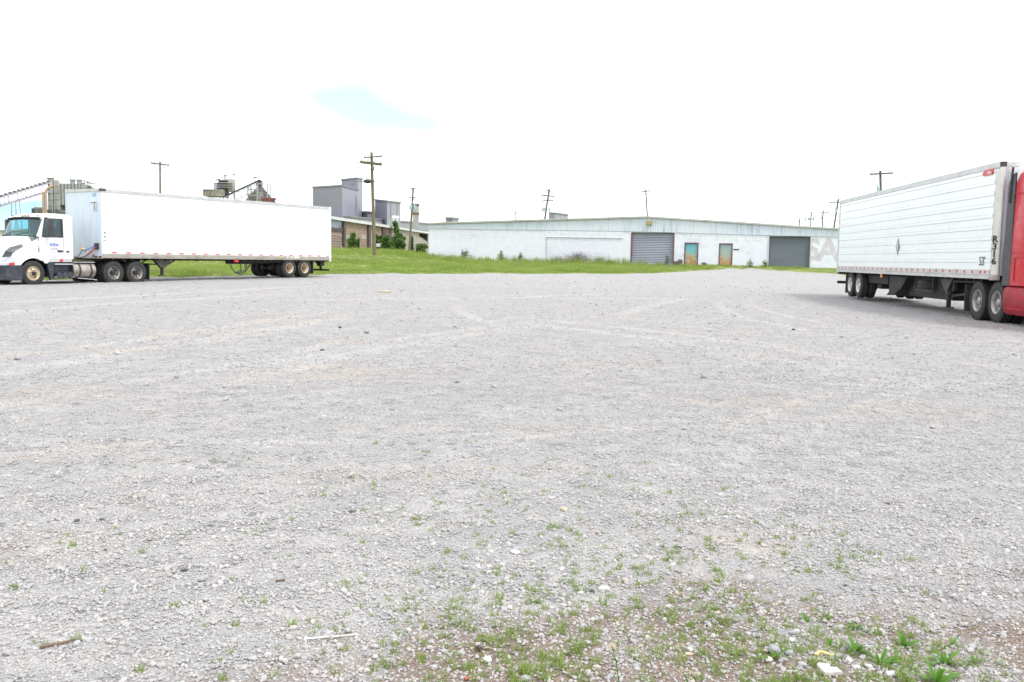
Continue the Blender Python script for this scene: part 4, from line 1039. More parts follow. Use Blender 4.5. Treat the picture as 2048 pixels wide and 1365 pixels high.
for k in range(6): bx2(413.3 + k * 3.1, 382, 414.0 + k * 3.1, 394, -3.06, -3.0, 'cladding_rib', 'silo_dark', 0)
bx2(412.5, 380.6, 433, 381.8, -3.2, 3.2, 'shed_roof', 'silo_pale')
bx2(413.2, 366.3, 414.4, 367.8, 0, .5, 'flood_lamp', 'galv_dark'); mb().bar((r2(413.8, 381).x, .25, r2(413.8, 381).z), (r2(413.8, 367).x, .25, r2(413.8, 367).z), 0.06).build('lamp_mast', 'galv', ps)
conveyor('stacker_conveyor', 'dark belt conveyor rising to the stockpile frame above the trailer', (446, 397), (519, 363), 262, 266, 2.2, 'galv', 'belt_dark', [(0.2, 0.6)], 14, True, 1.4)
p = at(518, 400, 266); fr_ = thing('stacker_tower', 'grey steel tower frame with head drum over the dark stockpile', 'tower frame', (p.x, p.y, gz(p.x, p.y)))
def r3(u, v): return rel(u, v, 266, fr_)
for u in (499, 518, 538):
    a = r3(u, 405); b = r3(u, 369 if u != 499 else 371)
    for yy in (-1.5, 1.5): mb().bar((a.x, yy, 0), (a.x, yy, b.z), 0.24 if u != 518 else 0.4).build('column', 'galv', fr_)
for u0, u1, v in ((518, 538, 369), (499, 518, 380), (499, 530, 392), (520, 530, 387), (520, 530, 397)):
    a, b = r3(u0, v), r3(u1, v); mb().bar((a.x, -1.5, a.z), (b.x, -1.5, b.z), 0.24).build('crossbeam', 'galv', fr_)
for u0, v0, u1, v1 in ((499, 392, 518, 380), (520, 397, 530, 387)):
    a, b = r3(u0, v0), r3(u1, v1); mb().bar((a.x, -1.5, a.z), (b.x, -1.5, b.z), 0.14).build('brace', 'galv', fr_)
a = r3(519.5, 363); mb().lathe([(0.0, -1.1), (0.42, -1.1), (0.42, 1.1), (0.0, 1.1)], 14, 'y', (a.x, 0, a.z)).build('head_drum', 'belt_dark', fr_)
box(a.x - .9, a.x + .6, -0.9, 0.9, a.z - 1.3, a.z - 0.2).build('chute', 'galv_dark', fr_)
b = r3(509.5, 355); mb().bar((b.x - .2, 0, a.z), (b.x - .2, 0, b.z), 0.22).build('hoist_post', 'galv_dark', fr_); box(b.x - .3, b.x + .5, -.3, .3, b.z - .2, b.z + .1).build('hoist', 'galv_dark', fr_)
p = at(520, 402, 272); m = mb(); secs = []; n = 30
for f, rr in ((0, 1), (0.25, .78), (.5, .53), (.75, .28), (1.0, .03)):
    zz = (at(518, 377, 272).z - 1.5) * f; row = []
    for k in range(n):
        a = 2 * math.pi * k / n; w = metres(105, 272) * rr * (1 + 0.12 * math.sin(k * 2.3 + f * 5) + random.uniform(-.04, .04)); row.append((w * math.cos(a), w * 0.7 * math.sin(a), zz + random.uniform(-.2, .2) * (f < 1)))
    secs.append(row)
m.loft(secs, True); o = m.build('stockpile', 'pile'); o.location = (p.x, p.y, gz(p.x, p.y) - 0.2); tag(o, 'dark conical stockpile under the grey tower frame', 'stockpile')
p = at(537, 399, 258); t = thing('red_feed_bin', 'rust red feed bin at the foot of the stockpile', 'bin', (p.x, p.y, gz(p.x, p.y)))
zt = at(537, 396.5, 258).z - t.location.z; w = metres(27, 258)
mb().prism([(-w / 2, zt), (w / 2, zt), (w / 2 - 0.1, zt - 0.45), (w / 4, zt - 0.9), (-w / 4, zt - 0.9), (-w / 2, zt - 0.45)], 'y', -1, 1).build('bin_body', 'red_steel', t)
for sx in (-1, 1):
    for sy in (-.8, .8): box(sx * w * .4 - .1, sx * w * .4 + .1, sy - .1, sy + .1, 0, zt - .7).build('support_leg', 'red_steel', t)
# low white shed far behind the cab, at the left edge
p = at(-30, 480, 150); t = thing('white_shed', 'low white shed behind the white cab at the left edge', 'shed', (p.x, p.y, gz(p.x, p.y)))
zt = at(-30, 455, 150).z - t.location.z
box(-9, 4.2, 0, 8, 0, zt - 0.4).build('wall', 'roof_white', t)
mb().prism([(-0.5, zt - 0.45), (4, zt), (8.5, zt - 0.45)], 'x', -9.4, 4.6).build('roof', 'galv', t)

# ------------------------------------------------------------------ utility poles
def insulators(t, A, B, n, up=Vector((0, 0, 1)), s=1.0):
    for k in range(n):
        f = (k + 0.25) / (n - 0.5) if n > 1 else 0.5
        if n == 2: f = 0.04 + 0.92 * k
        q = A.lerp(B, f) + up * 0.06
        mb().lathe([(0.02, 0), (0.02, 0.10), (0.075 * s, 0.11), (0.05 * s, 0.17), (0.07 * s, 0.18), (0.03 * s, 0.26), (0, 0.27)], 8, 'z', q).build('insulator', 'porcelain', t, smooth=50)
def pole(label, top, base_px, d, arms, r=0.15, mat='pole_wood', hidden=True, trans=(), group='utility poles'):
    """arms: (u0, v0, u1, v1, insulators, thickness); trans: (u, v top, v bottom, width px)"""
    T = at(top[0], top[1], d); Bp = at(base_px[0], base_px[1], d)
    k = (Bp - T) / (Bp.z - T.z); g = gz(Bp.x, Bp.y) - 0.3; Bq = T + k * (g - T.z)
    t = thing('utility_pole', label, 'utility pole', (Bq.x, Bq.y, g), 0, group)
    o = Vector(t.location); tp = T - o
    mb().tube([Vector((0, 0, 0)), tp * 0.33, tp * 0.66, tp], r, 10, r * 0.68).build('pole_shaft', mat, t, smooth=50)
    for u0, v0, u1, v1, n, th in arms:
        A, B = at(u0, v0, d - 0.22) - o, at(u1, v1, d - 0.22) - o
        am = mb().bar(A, B, 0.10, th).build('crossarm', mat if th < 0.2 else 'arm_moss', t, bevel=0.01)
        insulators(t, A, B, n)
        mid = tp * ((A.z + B.z) / 2 / tp.z)
        for s in (0.25, 0.75):
            q = A.lerp(B, s); mb().bar(q + Vector((0, 0.0, -th / 2)), mid + Vector((0, -0.12, -0.7)), 0.035).build('arm_brace', 'galv', t)
    for u, v0, v1, w in trans:
        A, B = at(u, v0, d - 0.5) - o, at(u, v1, d - 0.5) - o; rr = metres(w, d) / 2; h = A.z - B.z
        c = mb().lathe([(rr * .9, 0), (rr, 0.05), (rr, h * 0.82), (rr * 1.06, h * 0.84), (rr * 0.95, h * 0.9), (0, h * .95)], 14, 'z', B).build('transformer', 'transformer_grey', t, smooth=40)
        mb().lathe([(0.05, 0), (0.08, 0.1), (0.04, 0.25), (0, 0.26)], 8, 'z', (B.x - rr * .4, B.y, B.z + h * .92)).build('bushing', 'porcelain', c)
        mid = tp * (B.z + h * .5) / tp.z; mb().bar((B.x, B.y, B.z + h * .5), mid, 0.08).build('bracket', 'galv_dark', c)
    return t, o, tp
t, o, tp = pole('tall mossy wooden pole with two crossarms and a street lamp, standing in the field', (743, 305), (749, 508), 84, [(727.5, 315.5, 764, 313, 2, 0.12), (720, 324.5, 764, 329.5, 4, 0.24)], 0.17)
q = at(736, 363, 83.4) - o; a = at(744.5, 362, 83.9) - o
lm = mb().tube([a, a.lerp(q, .5) + Vector((0, 0, .12)), q], 0.03, 8).build('lamp_arm', 'galv_dark', t)
mb().lathe([(0, -0.42), (0.12, -0.36), (0.2, -0.1), (0.18, 0.15), (0.08, 0.3), (0, 0.32)], 12, 'x', q).build('lamp_head', 'black_plastic', lm, smooth=50)
A = at(716, 325, 84) - o; mb().lathe([(0, -0.1), (.08, -.05), (.05, 0.0), (.08, .05), (0, .1)], 8, 'x', A).build('strain_insulator', 'porcelain', t, smooth=50)
for k, (uu, vv) in enumerate(((745.5, 335), (746.5, 340), (747, 363))): 
    q = at(uu, vv, 83.7) - o; box(q.x - .09, q.x + .09, q.y - .1, q.y + .1, q.z - .08, q.z + .12).build('cable_clamp', 'galv_dark', t, bevel=0.02)
pole('leaning pole with two short arms and round transformers by the brick building', (826.5, 376), (819, 497), 112, [(820, 377, 834, 379, 2, 0.1), (817, 395, 832, 395.5, 2, 0.1)], 0.15, 'pole_wood', trans=((821.5, 411, 420, 6), (829.5, 411, 420, 6)))
pole('pole with one long six-insulator arm behind the white trailer', (320, 324.5), (320.5, 400), 96, [(301, 326.5, 338, 331, 6, 0.14)], 0.13, 'pole_wood')
pole('dark leaning pole with three arms behind the warehouse roof', (1098.5, 378), (1090, 436), 140, [(1091, 381, 1103, 383, 2, 0.12), (1082.5, 391, 1108.5, 393.5, 4, 0.14), (1082.5, 400.5, 1107, 402, 4, 0.14)], 0.17, 'pole_wood_dark', trans=((1086, 415, 424, 4), (1089, 415, 424, 4), (1099, 416, 424, 4)))
pole('plain pole with a single arm above the lilac roll-up door', (1291.5, 379), (1294.5, 430), 140, [(1283.5, 383.5, 1301.5, 382, 2, 0.14)], 0.13, 'pole_wood_dark')
pole('dark braced pole rising behind the middle of the ribbed trailer', (1760.5, 342), (1761.5, 384), 95, [(1739, 349, 1786, 346.5, 2, 0.16)], 0.17, 'pole_wood_dark', trans=((1756, 373, 384, 7),))
pole('leaning pole beside the rear top corner of the ribbed trailer', (1677, 398), (1668, 455), 125, [(1658, 405.5, 1690, 405, 3, 0.12)], 0.15, 'pole_wood_dark', trans=((1671.5, 418, 425, 4),))
pole('distant pole with wide arm and one transformer, second from the ribbed trailer', (1646.5, 420), (1644.5, 452), 180, [(1634, 424.5, 1658, 425.5, 3, 0.14)], 0.16, 'pole_wood_dark', trans=((1642.5, 433, 438, 4),))
pole('distant pole with a dark cluster of transformers, third from the ribbed trailer', (1622.5, 424), (1621.5, 451), 200, [(1609, 426.5, 1634, 426.5, 3, 0.12)], 0.16, 'pole_wood_dark', trans=((1617.5, 435, 441, 4), (1621.5, 435, 441, 4), (1627, 435, 441, 4)))
pole('very thin distant pole, fourth from the ribbed trailer', (1611, 433), (1610, 449), 240, [(1605, 440, 1613, 439.5, 2, 0.12)], 0.12, 'pole_wood_dark')
pole('short distant pole farthest from the ribbed trailer', (1599, 438), (1598.5, 449), 240, [(1594, 446, 1600, 446, 2, 0.12)], 0.2, 'pole_wood_dark')
pole('faint thin distant pole above the left half of the warehouse roof', (1031, 423), (1031, 437), 240, [(1028.5, 424.5, 1033.5, 424.5, 2, 0.12)], 0.13, 'pole_wood_dark')

def wire(p, q, sag_, label):
    a, b = at(*p), at(*q); m = mb().tube([a.lerp(b, k / 12) - a - Vector((0, 0, sag_ * 4 * (k / 12) * (1 - k / 12))) for k in range(13)], 0.011, 5)
    o = m.build('overhead_wire', 'belt_dark'); o.location = a; tag(o, label, 'wire', 'overhead wires between the poles')
wire((728.5, 313.5, 84), (303, 324.5, 96), 1.2, 'thin wire from the tall mossy pole to the six-insulator pole, left arm ends')
wire((763, 311, 84), (336, 329, 96), 1.2, 'thin wire from the tall mossy pole to the six-insulator pole, right arm ends')
wire((728.5, 313.5, 84), (820.5, 375.5, 112), 0.6, 'thin wire from the left arm end of the tall mossy pole to the leaning pole')
wire((763, 311, 84), (833, 377.5, 112), 0.6, 'thin wire from the right arm end of the tall mossy pole to the leaning pole')
wire((1083.5, 390, 140), (1284.5, 382, 140), 0.5, 'thin wire between the dark leaning pole and the plain pole above the warehouse, left ends')
wire((1107.5, 392, 140), (1300.5, 381, 140), 0.5, 'thin wire between the dark leaning pole and the plain pole above the warehouse, right ends')

# ------------------------------------------------------------------ stakes and meter box by the brick building
for u, v0, v1, d, lb in ((683.5, 493, 504, 92, 'tallest pale wooden stake in the grass beside the brick wall'), (687.3, 498.5, 504, 92, 'middle short pale stake leaning in the grass'), (693.5, 498, 504, 92, 'right-hand short pale stake in the grass near the brick wall')):
    p = at(u, v1, d); g = gz(p.x, p.y); h = at(u, v0, d).z - g
    o = mb().prism([(-.035, 0), (.035, 0), (.03, h * .93), (0, h), (-.03, h * .93)], 'y', -.02, .02).build('wooden_stake', 'stake_wood'); o.location = (p.x, p.y, g); o.rotation_euler = (0, random.uniform(-.08, .08), 0.3); tag(o, lb, 'stake', 'wooden stakes in the field')
p = at(757, 500, 96); t = thing('utility_box', 'small white utility box on a post among the bushes', 'utility box', (p.x, p.y, gz(p.x, p.y)), 0.1)
zc = at(757, 491, 96).z - t.location.z
box(-.04, .04, -.04, .04, 0, zc).build('post', 'galv_dark', t); cb = box(-.21, .21, -.18, .1, zc - .16, zc + .17).build('cabinet', 'box_white', t, bevel=0.02); box(.11, .17, -.186, -.18, zc - .1, zc + .1).build('door_edge', 'galv_dark', cb)

# ------------------------------------------------------------------ shrubs, vine, tree, weeds
def leaf_cloud(n, blobs, size, rs, flat=0.0):
    """leaf-sized quads spread through clumps; blobs: (x, y, z, rx, ry, rz)"""
    r = np.random.default_rng(rs); V, Fc = [], []
    w = np.array([b[3] * b[4] * b[5] for b in blobs]) ** 0.8; w /= w.sum()
    for k in range(n):
        b = blobs[r.choice(len(blobs), p=w)]
        d = r.normal(size=3); d /= np.linalg.norm(d); rad = r.random() ** 0.4
        rad *= 0.72 + 0.5 * float(vnoise(d[0] * 2.3 + 9, d[1] * 2.3 + d[2] * 3.1, rs))
        c = np.array(b[:3]) + d * np.array(b[3:]) * rad
        a = r.normal(size=3); a /= np.linalg.norm(a); q = np.cross(a, r.normal(size=3)); q /= np.linalg.norm(q)
        s = size * (0.6 + 0.8 * r.random()); o = len(V)
        V += [tuple(c - a * s), tuple(c + q * s * .45), tuple(c + a * s), tuple(c - q * s * .45)]; Fc.append((o, o + 1, o + 2, o + 3))
    m = mb(); m.v = V; m.f = Fc; return m
def shrub(name, label, cat, u, vb, d, blobs_px, n, size, mat, rs, group=None):
    """blobs_px: (u, v, ru, rv) in the picture at depth d"""
    p = at(u, vb, d); g = gz(p.x, p.y); t = thing(name, label, cat, (p.x, p.y, g), 0, group); bl = []
    for bu, bv, ru, rv in blobs_px:
        q = at(bu, bv, d); bl.append((q.x - p.x, random.uniform(-.3, .3), max(q.z - g, 0.2), metres(ru, d) * 1.2, metres(ru, d), metres(rv, d) * 1.05))
    lo = [(b[0] * .8 + random.uniform(-.2, .2), b[1], b[2] * .45, b[3] * .95, b[4], max(b[5], b[2] * .5)) for b in bl] if name == 'shrub' else []
    leaf_cloud(int(n * 1.15), bl + lo, size * 1.15, rs).build('crown', mat, t)
    m = mb()
    for b in bl: m.tube([(random.uniform(-.1, .1), 0, -0.1), (b[0] * .5, b[1] * .5, b[2] * .5), (b[0], b[1], b[2] + b[5] * .3)], 0.06, 5, 0.02)
    m.build('trunk', 'stick_brown', t); return t
SG = 'shrubs along the brick building'
shrub('shrub', 'loose pale green shrub against the brick wall left of the tall pole', 'shrub', 706, 501, 105, [(706, 472, 5, 6), (703, 483, 8, 8), (710, 486, 6, 7), (701, 495, 5, 5), (707, 468, 3, 3)], 900, 0.16, 'bush_leaf', 3, SG)
shrub('slim_shrub', 'slim pointed dark shrub between the loose shrub and the tall pole', 'shrub', 716.5, 502, 104, [(716.5, 488, 2.2, 8), (716.7, 481, 1.3, 5), (716.3, 496, 1.8, 4)], 420, 0.12, 'bush_leaf_dark', 4, SG)
shrub('shrub', 'dark shrub just right of the tall pole behind the utility box', 'shrub', 755, 500, 100, [(754, 482, 6, 9), (757, 492, 7, 6), (751, 474, 4, 6), (761, 478, 4, 7)], 1100, 0.16, 'bush_leaf_dark', 5, SG)
shrub('shrub', 'round yellow-green shrub in the middle of the bushes by the brick wall', 'shrub', 774, 500, 101, [(773, 484, 8, 9), (770, 492, 9, 7), (780, 490, 7, 7), (774, 476, 5, 5)], 1500, 0.16, 'bush_leaf', 6, SG)
shrub('shrub', 'broad dark shrub left of the leaning pole', 'shrub', 793, 499, 106, [(790, 482, 8, 9), (798, 486, 9, 9), (785, 490, 6, 8), (804, 490, 7, 6)], 1700, 0.16, 'bush_leaf_dark', 7, SG)
shrub('sapling', 'sapling with a tuft of leaves on top, standing above the bushes', 'tree', 796, 499, 109, [(795, 461, 3, 3), (799, 471, 5, 4), (805, 477, 6, 4), (792, 475, 4, 4)], 620, 0.16, 'bush_leaf', 8)
shrub('shrub', 'small dark shrub right of the leaning pole', 'shrub', 823.5, 499, 118, [(823.5, 478, 2.2, 6), (823, 486, 2.5, 5), (823, 494, 2.5, 5)], 380, 0.16, 'bush_leaf_dark', 9, SG)
shrub('shrub', 'thin grey-green scrub at the foot of the pale block wall', 'shrub', 843, 500, 118, [(840, 492, 7, 5), (849, 493, 6, 5), (836, 496, 5, 3)], 520, 0.14, 'bush_leaf', 10, SG)
tv, zv = bpix(779, 470); vp = BO + BE * tv
vn = thing('climbing_vine', 'bright green vine climbing the wall beside the pale block bay', 'vine', (vp.x + 0.5, vp.y, zg), BR, None)
bl = []
for uu, vv, ru, rv in ((778, 450, 4, 6), (780, 460, 4, 8), (781.5, 472, 3, 8), (779, 484, 3, 9), (776, 446, 3, 3)):
    a, z = bpix(uu, vv); dd = (BO + BE * a).y; bl.append((a - tv, -0.6, z - zg, metres(ru, dd) * 2.2, 0.4, metres(rv, dd)))
leaf_cloud(1500, bl, 0.22, 12).build('foliage', 'bush_leaf_dark', vn)
mb().tube([(0, -.35, 0), (.4, -.4, 2), (-.3, -.38, 4), (0, -.36, 6)], 0.05, 5).build('stem', 'stick_brown', vn)
p = at(172, 400, 205); g = gz(p.x, p.y); t = thing('tree', 'thin treetop with sparse leaves above the front of the white trailer', 'tree', (p.x, p.y, g)); bl = []
for uu, vv, ru, rv in ((166, 370, 4, 3), (172, 372, 5, 3), (180, 367, 3, 2), (169, 362.5, 1.5, 1.5), (175, 364, 2, 2), (160, 378, 6, 5), (182, 380, 7, 6)):
    q = at(uu, vv, 205); bl.append((q.x - p.x, 0, q.z - g, metres(ru, 205), metres(ru, 205), metres(rv, 205)))
leaf_cloud(420, bl, 0.26, 14).build('crown', 'tree_leaf', t)
m = mb(); m.tube([(0, 0, 0), (.2, 0, 5), (0, 0, 9)], .22, 8, .1)
for b in bl: m.tube([(0, 0, 7), (b[0] * .6, 0, 7 + (b[2] - 7) * .6), b[:3]], .07, 5, .03)
m.build('trunk', 'stick_brown', t)
# tall weeds and dead stalks against the warehouse
def tall_weed(u, vt, vb, label, rs, mat='bush_leaf'):
    tt, zz = wpix(u, vb); p = WO + WE * tt + Vector((WE.y, -WE.x, 0)) * 1.2
    g = gz(p.x, p.y); h = wpix(u, vt)[1] - g + 0.05; t = thing('tall_weed', label, 'weed', (p.x, p.y, g), 0, 'tall weeds along the warehouse wall')
    bl = [(random.uniform(-.12, .12), 0, h * f, (.5 * (1.15 - f) + .08) * random.uniform(.5, 1.2), .25, random.uniform(.12, .25)) for f in (.3, .5, .65, .8, .95)]
    leaf_cloud(130, bl, 0.075, rs).build('foliage', mat, t)
    m = mb()
    for k in range(3): m.tube([(0, 0, 0), (random.uniform(-.1, .1), 0, h * .5), (random.uniform(-.2, .2), 0, h)], .015, 5, .006)
    m.build('stem', 'stick_brown', t)
tall_weed(932, 504, 520, 'leftmost tall dark weed against the white warehouse wall', 21)
tall_weed(939, 502.5, 520, 'tall dark weed, second from the left on the warehouse wall', 22)
tall_weed(1008, 503.5, 521, 'lone tall dark weed in the middle of the left warehouse wall', 23)
tall_weed(1045, 509, 522, 'low dark weed left of the dead stalks on the warehouse wall', 24)
tall_weed(1337, 514, 527, 'weed in front of the lilac roll-up door', 25, 'bush_leaf')
tall_weed(1500, 523, 535, 'small weed against the wall left of the dark roll-up door', 26)
tall_weed(1529, 525, 536, 'small weed at the left foot of the dark roll-up door', 27)
for k, (u0, u1, vt, n, lb) in enumerate(((1104, 1130, 508, 36, 'thin dead stalks left of the larger dead bush at the warehouse'), (1132, 1185, 501, 120, 'large dry dead bush against the white warehouse wall'), (1188, 1212, 510, 34, 'low dead stalks right of the larger dead bush'))):
    ta, _ = wpix(u0, 520); tb_, _ = wpix(u1, 520); c = WO + WE * ((ta + tb_) / 2) + Vector((WE.y, -WE.x, 0)) * 0.9
    g = gz(c.x, c.y); t = thing('dead_bush', lb, 'dead bush', (c.x, c.y, g), WR, 'dead stalks along the warehouse wall'); hw = (tb_ - ta) / 2; H = wpix((u0 + u1) / 2, vt)[1] - g
    m = mb()
    for j in range(n):
        x = random.gauss(0, hw * .45); lean = random.uniform(-.35, .35); h = H * random.uniform(.45, 1.05) * (1 - .45 * min(1, abs(x) / hw))
        y = random.uniform(-.4, .4); m.tube([(x, y, 0), (x + lean * h * .4, y, h * .5), (x + lean * h, y + random.uniform(-.1, .1), h)], .012, 4, .005)
        for q in range(2): m.tube([(x + lean * h * .5, y, h * .55), (x + lean * h + random.uniform(-.3, .3), y, h * random.uniform(.7, 1))], .007, 3, .004)
    m.build('stalks', 'twig_grey', t)['kind'] = 'stuff'

# ------------------------------------------------------------------ wheels
_wheel_cache = {}
def wheel_meshes(kind, rim_mat, hub_mat, R=0.51, W=0.27):
    key = (kind, rim_mat, hub_mat, R)
    if key in _wheel_cache: return _wheel_cache[key]
    prof = [(R * .56, -.035), (R * .60, -.006), (R * .70, 0.004), (R * .82, 0.002), (R * .92, -.010), (R * .965, -.022), (R * .985, -.03), (R, -.045)]
    for g in (0.26, 0.5, 0.74): prof += [(R, -.03 - (W - .06) * (g - .035)), (R - .014, -.03 - (W - .06) * (g - .02)), (R - .014, -.03 - (W - .06) * (g + .02)), (R, -.03 - (W - .06) * (g + .035))]
    prof += [(R, -W + .045), (R * .985, -W + .03), (R * .92, -W + .012), (R * .75, -W), (R * .56, -W + .035)]
    m = mb().lathe(prof, 44, 'y', cap=False)
    if kind == 'drive':
        n = 46
        for k in range(n):
            for row, (y0, y1) in enumerate(((-.012, -.085), (-.10, -.17), (-.185, -W + .012))):
                a = 2 * math.pi * (k + 0.33 * row) / n; da = 2 * math.pi / n * 0.36; sk = 0.03 * (1 if row == 1 else -1)
                vs = []
                for rr in (R - .012, R + .013):
                    for yy, sgn in ((y0, 1), (y1, 1)):
                        for d in (-da, da):
                            an = a + d + (sk if yy == y1 else 0); vs.append((rr * math.sin(an), yy, rr * math.cos(an)))
                m.add(vs, [(4, 5, 7, 6), (0, 1, 5, 4), (2, 6, 7, 3), (0, 4, 6, 2), (1, 3, 7, 5)])
    tyre = m.build('tyre', 'rubber', smooth=40)
    if kind == 'steer':
        rp = [(R * .575, -.012), (R * .56, -.004), (R * .535, -.02), (R * .515, -.06), (R * .47, -.075), (R * .40, -.045), (R * .33, -.02), (R * .30, .002), (R * .20, .006), (0, .006)]
        hr, hp = R * .36, -.028
    else:
        rp = [(R * .58, -.012), (R * .565, -.002), (R * .54, -.014), (R * .515, -.03), (R * .495, -.07), (R * .48, -.15), (R * .44, -.172), (R * .38, -.165), (R * .30, -.150), (R * .2, -.150), (0, -.150)]
        hr, hp = R * .40, -.158
    rim = mb().lathe(rp, 36, 'y', cap=False).build('rim', rim_mat, smooth=30)
    h = mb()
    if kind == 'steer': h.lathe([(R * .17, 0), (R * .17, .05), (R * .12, .075), (0, .08)], 16, 'y')
    else: h.lathe([(R * .20, -.15), (R * .19, -.06), (R * .13, -.04), (0, -.04)], 16, 'y')
    n0 = -.16 if kind != 'steer' else 0.0
    for k in range(10):
        a = 2 * math.pi * k / 10; h.lathe([(.017, n0), (.017, n0 + .045), (0, n0 + .05)], 6, 'y', (R * .27 * math.sin(a), 0, R * .27 * math.cos(a)))
    hub = h.build('wheel', hub_mat, smooth=30)
    hh = mb(); cnt = 2 if kind == 'steer' else 8
    for k in range(cnt):
        a = 2 * math.pi * k / cnt + 0.5; hh.lathe([(R * .055, hp - .02), (R * .055, hp + .012), (0, hp + .013)], 10, 'y', (hr * math.sin(a), 0, hr * math.cos(a)))
    holes = hh.build('hand_hole_shade', 'hollow_shade', smooth=30)  # dark discs on the rim paint the shade of the hand holes
    for o in (tyre, rim, hub, holes): C.objects.unlink(o)
    _wheel_cache[key] = (hub, tyre, rim, holes); return _wheel_cache[key]
def wheel(parent, x, y, z, side, kind, rim_mat, hub_mat='chassis_black', R=0.51, turn=0.0):
    """side +1: outer face towards +Y"""
    hub, tyre, rim, holes = wheel_meshes(kind, rim_mat, hub_mat, R)
    w = inst(hub, parent, (x, y, z), (0, random.uniform(0, 6) * 0, 0 if side > 0 else math.pi)); w.rotation_euler[2] += turn
    inst(tyre, w); inst(rim, w); inst(holes, w)
    return w
def dual_axle(parent, x, z, half, kind, rim_mat, hub_mat='chassis_black', R=0.51):
    for s in (1, -1):
        wheel(parent, x, s * half, z, s, kind, rim_mat, hub_mat, R)
        wheel(parent, x, s * (half - 0.34), z, s, kind, rim_mat, hub_mat, R)
    mb().lathe([(.065, -half + .2), (.065, half - .2)], 12, 'y', (x, 0, z)).build('axle', 'chassis_grey', parent, smooth=40)
    for s in (1, -1): mb().lathe([(.2, s * (half - .72)), (.2, s * (half - .56))], 16, 'y', (x, 0, z)).build('brake_drum', 'chassis_black', parent, smooth=40)
def landing_gear(parent, x, half, ztop, zfoot, shield=True):
    for s in (1, -1):
        lg = box(x - .075, x + .075, s * half - .075, s * half + .075, zfoot + .45, ztop).build('landing_leg', 'chassis_grey', parent, bevel=.01)
        box(x - .055, x + .055, s * half - .055, s * half + .055, zfoot + .04, zfoot + .5).build('inner_leg', 'chassis_black', lg, bevel=.008)
        box(x - .16, x + .16, s * half - .13, s * half + .13, zfoot, zfoot + .045).build('foot', 'chassis_grey', lg, bevel=.012)
        if shield: mb().prism([(x - .5, ztop), (x + .5, ztop), (x + .42, ztop - .12), (x + .1, ztop - .42), (x - .1, ztop - .42), (x - .42, ztop - .12)], 'y', s * (half + .085) - .02, s * (half + .085) + .02).build('gusset', 'chassis_grey', lg)
        for a, b in (((x - .85, ztop), (x - .08, zfoot + .42)), ((x + .5, ztop - .05), (x + .08, zfoot + .38))):
            mb().bar((a[0], s * half, a[1]), (b[0], s * half, b[1]), .05).build('brace', 'chassis_black', lg)
    mb().bar((x, -half, zfoot + .55), (x, half, zfoot + .55), .06).build('cross_tie', 'chassis_black', parent)

# ------------------------------------------------------------------ white dry-van trailer
LA = math.radians(239.07)
l_fw = Vector((math.cos(LA), math.sin(LA), 0)); l_lf = Vector((-math.sin(LA), math.cos(LA), 0))
L_REAR = Vector((-10.565, 54.207, 0)) - l_lf * 1.3
LL, LT, LB = 14.83, 4.10, 1.04
tr = thing('semi_trailer', 'long plain white box trailer behind the white day-cab tractor', 'semi trailer', L_REAR, LA)
H = 1.3
for s in (1, -1):
    y0, y1 = (H - .03, H) if s > 0 else (-H, -H + .03)
    box(.06, LL - .05, y0, y1, LB + .20, LT - .16).build('side_wall', 'trailer_white', tr, bevel=.004)
    r = box(.0, LL - .02, min(s * (H - .02), s * (H + .018)), max(s * (H - .02), s * (H + .018)), LT - .165, LT - .01).build('top_rail', 'rail_light', tr, bevel=.008)
    if s > 0:
        for k in range(24): box(.3 + k * .61, .36 + k * .61, H + .018, H + .022, LT - .10, LT - .07).build('rivet_plate', 'rail_alu', r)
    br = box(.02, LL - .02, min(s * (H - .03), s * (H + .012)), max(s * (H - .03), s * (H + .012)), LB, LB + .205).build('bottom_rail', 'rail_alu', tr, bevel=.006)
    mb().bar((.02, s * (H + .014), LB + .07), (LL - .02, s * (H + .014), LB + .07), .012, .02).build('rail_lip', 'rail_alu', br)
# front wall: four sheets with open seams between them, round-edged posts
yy = [-H + .05, -.62, -.02, .52, .98, H - .05]
for a, b in zip(yy, yy[1:]): box(LL - .03, LL + random.uniform(0, .004), a + .006, b - .006, LB + .10, LT - .14).build('front_panel', 'trailer_front_skylit', tr, bevel=.004)
box(LL - .06, LL - .028, -H + .04, H - .04, LB, LT - .05).build('front_frame', 'rail_alu', tr)
for s in (1, -1): mb().lathe([(.055, LB), (.055, LT - .1)], 12, 'z', (LL - .055, s * (H - .052), 0)).build('corner_post', 'trailer_front_skylit', tr, smooth=40)
box(LL - .05, LL + .03, -H - .015, H + .015, LT - .15, LT).build('front_top_rail', 'rail_light', tr, bevel=.02)
box(LL - .25, LL + .035, H - .10, H + .024, LT - .125, LT + .006).build('corner_cap', 'chassis_grey', tr, bevel=.02)
box(LL - .06, LL + .034, -H - .02, -H + .06, LT - .13, LT + .006).build('corner_cap', 'chassis_grey', tr, bevel=.02)
box(LL - .04, LL + .02, -H + .02, H - .02, LB - .02, LB + .10).build('front_sill', 'rail_light', tr, bevel=.006)
for k, (yy_, zz_, w_, h_) in enumerate(((.9, .03, .09, .06), (.72, .06, .06, .08), (1.2, .02, .1, .07))): box(LL + .018, LL + .026, yy_ - w_, yy_ + w_, LB + zz_ - .02, LB + zz_ + h_).build('rust_patch', 'rust', tr)
m = mb(); secs = []
for k in range(5): 
    a = k / 4; secs.append([(x_, -H + 2 * H * a, LT - .012 + .03 * math.sin(a * math.pi)) for x_ in (0, LL)])
m.loft(secs); m.build('roof', 'roof_white', tr)
box(0.0, LL - .06, -H + .04, H - .04, LB + .02, LB + .10).build('floor', 'chassis_black', tr)
